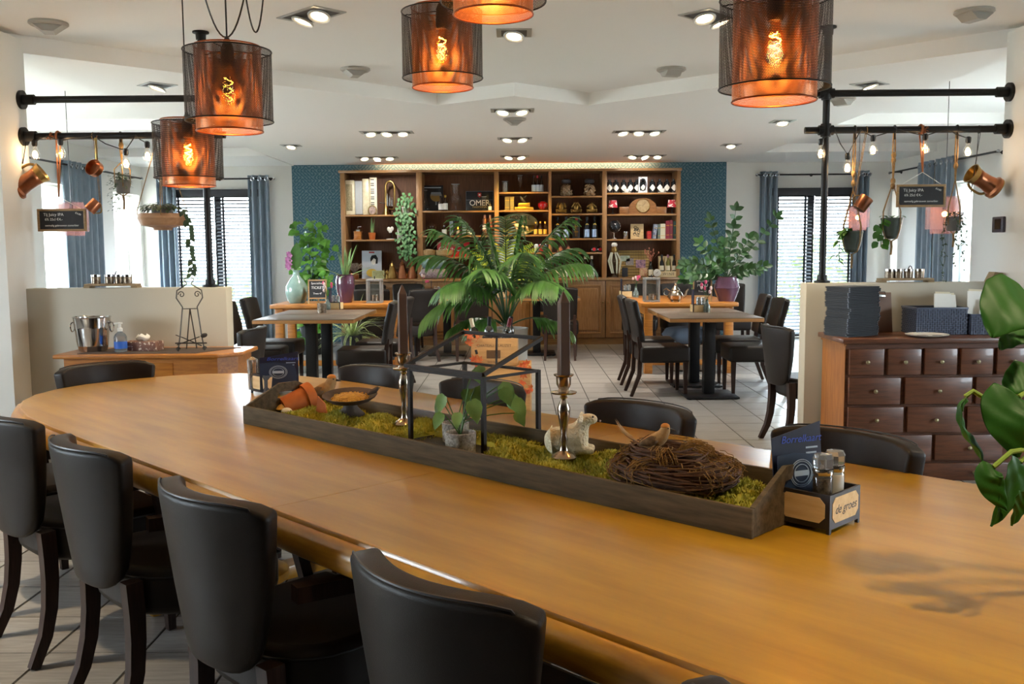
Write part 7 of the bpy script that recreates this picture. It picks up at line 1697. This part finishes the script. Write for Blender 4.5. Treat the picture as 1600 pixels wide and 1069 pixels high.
# bay 4
for px, lab in ((885, 'big glass jar of wine corks, nearer the middle bay'), (921, 'big glass jar of wine corks, nearer the diamond label bottles')):
    t = thing('cork_jar', lab, 'jar', (ix(px), 13.95, SZ[3][0])); b = B(); b.lathe([(.07, 0), (.09, .012), (.1, .06), (.098, .12), (.08, .17), (.06, .19)], 22, cap1=False); b.ob('glass', GLASS, t)
    b = B(); b.lathe([(.062, .19), (.068, .2), (.068, .23), (.04, .25), (.02, .252)], 20); b.ob('lid', mat('dark_lid', '33323a', .35), t)
    b = B()
    for k in range(110):
        z = R.uniform(.018, .16); rr = math.sqrt(R.random())*(.088-.9*max(0, z-.12)); a = R.uniform(0, 6.28); d = Vector((R.uniform(-1, 1), R.uniform(-1, 1), R.uniform(-1, 1))).normalized()*.017; c = Vector((rr*.88*cos(a), rr*.88*sin(a), z)); b.cyl(c-d, c+d, .0105, n=7)
    b.ob('corks', mat('wine_cork', 'd6b88e', .85, col2='b08a62', ns=30, rand=.1), t, kind='stuff')
def monkey(px, pose, lab):
    t = thing('monkey_figure', lab, 'monkey figurine', (ix(px), 13.93, SZ[3][1])); m = mat('antique_gold', '96763a', .4, .7, col2='6f5424', ns=12); hz = .155
    vs = [(0, 0, .05), (0, 0, .10), (0, -.006, .135), (0, -.01, hz)]; es = [(0, 1), (1, 2), (2, 3)]; rs = [.045, .04, .026, .034]
    hand = {'eyes': (.016, -.05, hz+.008), 'ears': (.042, -.008, hz+.004), 'mouth': (.012, -.05, hz-.018)}[pose]
    for s in (-1, 1):
        i = len(vs); vs += [(s*.048, -.002, .112), (s*.066, -.03, .09), (s*hand[0], hand[1], hand[2])]; es += [(1, i), (i, i+1), (i+1, i+2)]; rs += [.016, .013, .012]
        i = len(vs); vs += [(s*.04, -.03, .035), (s*.074, -.045, .06), (s*.062, -.055, .012)]; es += [(0, i), (i, i+1), (i+1, i+2)]; rs += [.024, .018, .013]
    skin('body', vs, es, rs, m, t, 1)
    b = B(); b.ball((0, -.040, hz-.008), (.016, .012, .013), 8, 6); b.ob('muzzle', m, t)
    for s in (-1, 1): b = B(); b.ball((s*.036, 0, hz+.004), (.006, .008, .012), 7, 5); b.ob('ear', m, t)
monkey(877, 'ears', 'gold monkey figurine with hands at its ears, nearest the middle bay'); monkey(900, 'eyes', 'gold monkey figurine in the middle of the row of three'); monkey(924, 'mouth', 'gold monkey figurine covering its mouth, nearest the red lamp')
CHAMP = mat('champagne_glass', '12151c', .1, coat=.5)
for px, lab in ((871, 'dark sparkling wine bottle, first from the middle bay beside the gift box'), (885, 'dark sparkling wine bottle just before the black gift box'), (917, 'dark sparkling wine bottle just after the black gift box'), (929, 'dark sparkling wine bottle nearest the globe')):
    t = bottle(px, 3, 2, 33, .042, CHAMP, lab, mat('silver_blue_label', '8da0bc', .3, .4), DARKC, (.06, .42), 13.94, 'wine'); b = B(); b.cyl((0, -.030, .195), (0, -.034, .195), .02, n=12); b.ob('neck_seal', YELL, t)
t = thing('gift_box', 'tall black gift box with a red rose and gold lines', 'box', (ix(900), 13.95, SZ[3][2])); b = B(); b.box(-.052, -.045, 0, .052, .045, .335, .003); b.ob('box', mat('black_card', '15151a', .45), t)
b = B(); b.box(-.012, -.047, .03, -.008, -.045, .3); b.box(.008, -.047, .03, .012, -.045, .3); b.box(-.03, -.047, .09, .03, -.045, .1); b.box(-.03, -.047, .17, .03, -.045, .175); b.ob('gold_line', GOLD, t); b = B(); b.ball((.005, -.055, .285), (.024, .014, .022), 10, 8); b.ob('rose', RED, t)
for px, lab in ((875.5, 'small terracotta monkey-shaped bookend, nearer the middle bay'), (888, 'small terracotta ornament beside a green leaf')):
    t = thing('terracotta_ornament', lab, 'ornament', (ix(px, 13.9), 13.9, SZ[3][3])); b = B(); b.lathe([(.045, 0), (.05, .01), (.035, .05), (.018, .075), (.02, .085), (.001, .1)], 14, cap1=False, sy=.6); b.ob('body', mat('dusty_terracotta', 'a8705a', .8, col2='8a503c', ns=20), t); b = B(); b.ball((-.02, -.02, .03), (.022, .016, .02), 8, 6); b.ob('relief', mat('dusty_terracotta'), t)
for px, lab in ((928.5, 'wine bottle lying with its base out, nearer the terracotta ornaments'), (938, 'wine bottle lying with its base out, beside the upright')):
    t = thing('lying_bottle', lab, 'bottle', (ix(px, 13.85), 13.86, SZ[3][3]+.043), 0, None, (-pi/2, 0, 0)); b = B(); b.lathe([(.02, .006), (.038, 0), (.042, .008), (.042, .18), (.035, .21), (.015, .235), (.014, .3)], 18); b.ob('glass', BOTTLE, t); b = B(); b.lathe([(.001, -.001), (.024, -.001)], 16, cap0=False, cap1=False); b.ob('base_seal', RED, t)
for px, lab in ((872.5, 'white label wine bottle, outermost of the pair before the steel bucket'), (882.5, 'white label wine bottle standing just before the steel bucket'), (914.5, 'white label wine bottle standing just after the steel bucket'), (924.5, 'white label wine bottle, outermost of the pair after the steel bucket')): bottle(px, 3, 4, 33, .042, BOTTLE, lab, PAPER, mat('pale_capsule', 'b9b0a4', .4), (.04, .42), 13.85, 'wine')
t = thing('plant_bucket', 'steel bucket with bright green plant between the white label wine bottles', 'bucket', (ix(898.5, 13.83), 13.83, zct)); b = B(); b.lathe([(.042, 0), (.045, .005), (.062, .14), (.066, .145), (.058, .145), (.001, .13)], 22, cap1=False); b.ob('bucket', STEEL, t)
b = B()
for k in range(90): a = R.uniform(0, 6.28); r = R.uniform(0, .07); leaf(b, (r*cos(a), r*sin(a), .14+R.uniform(0, .08)), (cos(a), sin(a)-.5, R.uniform(0, 1)), .035, .015, .5)
b.ob('foliage', mat('lime_leaf', '78b92a', .5, rand=.1), t, kind='stuff')
# bay 5
gl = ['first', 'second', 'third', 'fourth', 'fifth', 'sixth', 'seventh', 'eighth', 'ninth', 'tenth']
for k, px in enumerate((952, 962, 974, 984.5, 994.5, 1004, 1018.5, 1030, 1041, 1052)): bottle(px, 4, 0, 21, .043, mat('apothecary_glass', '1d2228', .12, coat=.4), 'dark apothecary bottle with white diamond label, %s in the top row from the cork jars' % gl[k], PAPER, DARKC, shape='jar', lblshape='diamond', Y=13.98)
t = thing('white_gift_box', 'white patterned box with an oval window before the diamond label bottles', 'box', (ix(1003.5, 13.86), 13.86, SZ[4][0])); b = B(); w, h = .062, .225
b.box(-w, -.04, 0, w, .04, .03); b.box(-w, -.04, h-.03, w, .04, h); b.box(-w, -.04, .03, -w+.02, .04, h-.03); b.box(w-.02, -.04, .03, w, .04, h-.03); b.ob('box', mat('patterned_white_card', 'dcdce0', .6, col2='9ea2ac', ns=60), t); b = B(); b.tube([(.043*cos(k*pi/14), -.041, h/2+.083*sin(k*pi/14)) for k in range(28)], .008, 6, True); b.ob('oval_rim', mat('print_black'), t)
for px, lab in ((978.5, 'small white teacup before the diamond label bottles, nearer the cork jars'), (1034, 'small white teacup before the diamond label bottles, nearer the teal wall')):
    t = thing('teacup', lab, 'cup', (ix(px, 13.86), 13.86, SZ[4][0])); b = B(); b.lathe([(.06, 0), (.062, .005), (.02, .009)], 18); b.ob('saucer', mat('white_china'), t); b = B(); b.lathe([(.02, .009), (.035, .02), (.042, .058), (.039, .058), (.032, .022), (.001, .015)], 18, cap1=False); b.ob('cup', mat('white_china'), t); b = B(); b.tube([(.038+.018*sin(k*pi/6), 0, .048-.028*k/6) for k in range(7)], .0035, 5); b.ob('handle', mat('white_china'), t)
def redlamp(px, lab):
    t = thing('red_shade_lamp', lab, 'table lamp', (ix(px), 13.92, SZ[4][1])); b = B(); b.lathe([(.035, 0), (.036, .008), (.008, .014), (.007, .1)], 16); b.ob('stem', BLACK, t); b = B(); b.lathe([(.068, .095), (.055, .2), (.053, .2), (.066, .096)], 22, cap0=False, cap1=False); b.ob('shade', mat('red_shade_cloth', 'b8263a', .7, col2='e8d8d4', ns=16, lo=.52, hi=.56), t)
redlamp(957, 'small table lamp with red and white shade, beside the mantel clock, nearer the cork jars'); redlamp(1049, 'small table lamp with red and white shade at the teal wall end')
CLW = mat('clock_walnut', '8a5c30', .35, col2='6d4420', ns=4, stretch=(3, 18, 18), coat=.3)
t = thing('mantel_clock', 'wooden mantel clock with round glass face on the last bay shelf', 'clock', (ix(1003.5), 13.95, SZ[4][1])); b = B(); b.prism([(-.2, 0), (.2, 0), (.2, .09)]+[(.2*cos(k*pi/16)*.98, .09+.14*sin(k*pi/16)) for k in range(1, 16)]+[(-.2, .09)], -.05, .05, 'y'); b.ob('body', CLW, t)
for s in (-1, 1): b = B(); b.box(s*.27-.07, -.045, 0, s*.27+.07, .045, .105, .004); b.ob('wing', CLW, t)
b = B(); b.prism([(.095*cos(k*pi/18), .118+.095*sin(k*pi/18)) for k in range(36)], -.054, -.05, 'y'); b.ob('face', mat('clock_face', 'a8916c', .4, col2='8d7550', ns=30), t); b = B(); b.tube([(.096*cos(k*pi/16), -.054, .118+.096*sin(k*pi/16)) for k in range(32)], .006, 6, True); b.ob('bezel', BRASS, t)
b = B(); b.bar((0, -.056, .118), (.03, -.056, .16), .005, .002); b.bar((0, -.056, .118), (-.05, -.056, .13), .005, .002); b.ob('hands', BLACKP, t)
t = thing('desk_globe', 'dark desk globe on a silver foot', 'globe', (ix(959), 13.92, SZ[4][2])); b = B(); b.ball((0, 0, .185), .085, 20, 14); b.ob('sphere', mat('dark_globe', '1a1c22', .25, col2='3b3d3e', ns=5), t); b = B(); b.tube([(.094*sin(k*pi/12+.3), 0, .185+.094*cos(k*pi/12+.3)) for k in range(13)], .004, 5); b.lathe([(.055, 0), (.05, .012), (.012, .03), (.009, .09)], 18); b.ob('stand', STEEL, t)
t = thing('steel_beaker', 'small steel beaker between the desk globe and the printed block', 'cup', (ix(977), 13.92, SZ[4][2])); b = B(); b.lathe([(.028, 0), (.03, .004), (.038, .105), (.036, .105), (.001, .012)], 18, cap1=False); b.ob('body', STEEL, t); b = B(); b.tube([(.0385*cos(k*pi/10), .0385*sin(k*pi/10), .105) for k in range(20)], .002, 5, True); b.ob('rim', STEEL, t)
t = thing('printed_wood_block', 'wooden panel printed with black winding figures', 'panel', (ix(996), 14.0, SZ[4][2]), 0, None, (rad(-4), 0, 0)); b = B(); b.box(-.095, -.008, 0, .095, .008, .22, .002); b.ob('board', PLY, t); b = B()
for k in range(15): a = R.uniform(0, 6); c = Vector((R.uniform(-.05, .05), -.009, R.uniform(.05, .17))); b.tube([c+Vector((.028*cos(a+j*.7)*(1-j*.08), 0, .028*sin(a+j*.7)*(1-j*.08))) for j in range(7)], .004, 4)
b.ob('print', mat('print_black'), t)
for px, w, h, m, lab, tl_ in ((1013.5, 5.5, 12, RED, 'small red book standing low on the last bay shelf', 0), (1021, 5, 22, mat('blue_patterned_cloth', '39486e', .7, col2='a9b0b8', ns=40), 'blue patterned book leaning beside the small red book', 8), (1028.5, 4, 22.5, mat('grey_green_cloth', '5f6a62', .7), 'thin grey green book between the leaning and the cream book', 0), (1034.5, 7.5, 23, mat('cream_cloth', 'c6c0a6', .7), 'thick cream book upright on the last bay shelf', 0), (1042, 5.6, 27.5, mat('crimson_cloth', '7d1f30', .6), 'crimson book beside the thick cream book', 0), (1047.6, 4.6, 28.5, mat('maroon_cloth', '6d2630', .6), 'tallest maroon book next to the dark green book', 0), (1053.8, 6, 27, mat('dark_green_cloth', '26403c', .6), 'thick dark green book at the bookcase end', 0)):
    book(px, 4, 2, w, h, m, lab, tl_)
t = thing('oil_lamp', 'tall glass oil lamp tied with pale ribbons at the foot of the last bay', 'lamp', (ix(960, 13.85), 13.85, zct)); b = B(); b.lathe([(.06, 0), (.055, .012), (.02, .05), (.018, .12), (.05, .17), (.055, .24), (.03, .3), (.028, .34)], 22); b.ob('reservoir', mat('smoke_brown_glass', '5a4632', .1, trans=.5), t); b = B(); b.lathe([(.03, .34), (.05, .37), (.05, .41), (.036, .44), (.034, .46)], 18); b.ob('burner', BRASS, t); b = B(); b.lathe([(.034, .44), (.045, .47), (.03, .50), (.001, .505)], 16, cap1=False); b.ob('knitted_cap', PAPER, t)
b = B(); [b.strip([Vector((.04*cos(a)-.01, -.05, .36)), Vector((.09*cos(a), -.065, .24)), Vector((.05*cos(a)+.01, -.07, .06))], [.01, .014, .008], (0, -1, 0)) for a in (.2, 1.2, 2.2, 3.0)]; b.ob('ribbon', mat('pale_ribbon', 'b5b39c', .7), t)
t = thing('picnic_hamper', 'open woven picnic hamper with cards tucked in, behind the wine crate', 'basket', (ix(990, 14.0), 14.0, zct)); b = B(); b.box(-.225, -.03, 0, .225, .12, .385, .004); b.ob('panel', mat('hamper_cane', 'c4a25c', .7), t); b = B()
for k in range(19): b.box(-.22+k*.0238, -.036, .004, -.22+k*.0238+.004, -.03, .38)
for k in range(9): b.box(-.222, -.038, .02+k*.042, .222, -.032, .02+k*.042+.008)
b.ob('weave', mat('hamper_dark_cane', '5d4726', .7), t, kind='stuff', smooth=0)
for x, z, w, h, m in ((-.06, .22, .055, .05, mat('card_mixed', 'a89c8c', .6, col2='5c5660', ns=30)), (.10, .19, .07, .06, mat('card_plum', '5a4666', .6, col2='b58c94', ns=25)), (-.13, .27, .07, .04, mat('card_green', '7c8c6c', .6, col2='a9b0a0', ns=25)), (-.13, .07, .042, .065, mat('card_black', '22252c', .6)), (.14, .07, .055, .06, mat('card_floral', 'd9c79a', .6, col2='c78a7c', ns=40))):
    b = B(); b.box(x-w, -.046, z-h, x+w, -.040, z+h); b.ob('card', m, t)
t = bottle(1017, 4, 3, 24, .035, BOTTLE, 'dark bottle with dried red flowers beside the wooden wine crate', CREAM, None, (.1, .5), 13.8, 'beer'); b = B()
for k in range(16): a = R.uniform(0, 6.28); e = Vector((R.uniform(-.09, .12), R.uniform(-.05, .05), R.uniform(.28, .42))); b.tube([(0, 0, .22), e], .0018, 4); b.ball(e, (.010, .010, .014), 6, 4)
b.ob('dried_stems', mat('dried_red', 'a8503c', .8, col2='c98a6a', ns=40), t, kind='stuff')
t = thing('bottle_crate', 'pale wooden crate lettered WINE holding three bottles at the bookcase end', 'crate', (ix(1044, 13.87), 13.87, zct)); w = .135
for q in ((-w, -.06, 0, w, -.05, .085), (-w, .05, 0, w, .06, .30), (-w, -.05, 0, w, .05, .01)): b = B(); b.box(*q); b.ob('board', mat('pale_crate', 'd6c29a', .7, col2='c4ad80', ns=4, stretch=(3, 20, 20)), t)
for x in (-w, -.045, .045, w-.008): b = B(); b.box(x, -.05, .01, x+.008, .05, .29); b.ob('divider', mat('pale_crate'), t)
text('lettering', 'WINE', mat('print_black'), t, (0, -.061, .042), FRONT, .055, space=1.3)
for dx, m, lab, foil in ((-.09, CHAMP, 'dark bottle in the lettered wine crate, nearer the hamper', DARKC), (0, mat('straw_glass', '6d6a3a', .1, coat=.4), 'middle bottle in the lettered wine crate with pinkish foil', mat('pink_foil', '9a6a7c', .35, .5)), (.088, BOTTLE, 'green-black bottle in the lettered wine crate, nearest the teal wall', DARKC)):
    o = bottle(1044, 4, 3, 33, .034, m, lab, CREAM, foil, (.28, .5), 13.87, 'wine', dx=dx); o.location.z = zct+.0105
t = thing('round_clock', 'small round pale clock before the wine crate', 'clock', (ix(1026.5, 13.78), 13.78, zct)); b = B(); b.lathe([(.05, 0), (.055, .01), (.055, .035), (.05, .04)], 24); b.xf(Matrix.Translation((0, 0, .062)) @ Matrix.Rotation(pi/2, 4, 'X')); b.ob('case', PAPER, t); b = B(); b.box(-.03, -.03, 0, .03, .01, .012, .003); b.ob('foot', BRASS, t); b = B(); b.bar((0, -.043, .062), (.015, -.043, .085), .004); b.bar((0, -.043, .062), (-.02, -.043, .062), .004); b.ob('hands', BLACKP, t)
# warm spots inside the shelves (the middle bays glow amber)
for x, z, e in ((ix(818), SZ[2][0]-.04, 3), (ix(818), SZ[2][1]-.04, 3), (ix(818), ztop-.06, 3), (ix(900), SZ[3][1]-.04, 2.2), (ix(900), SZ[3][2]-.04, 2.2)):
    pass
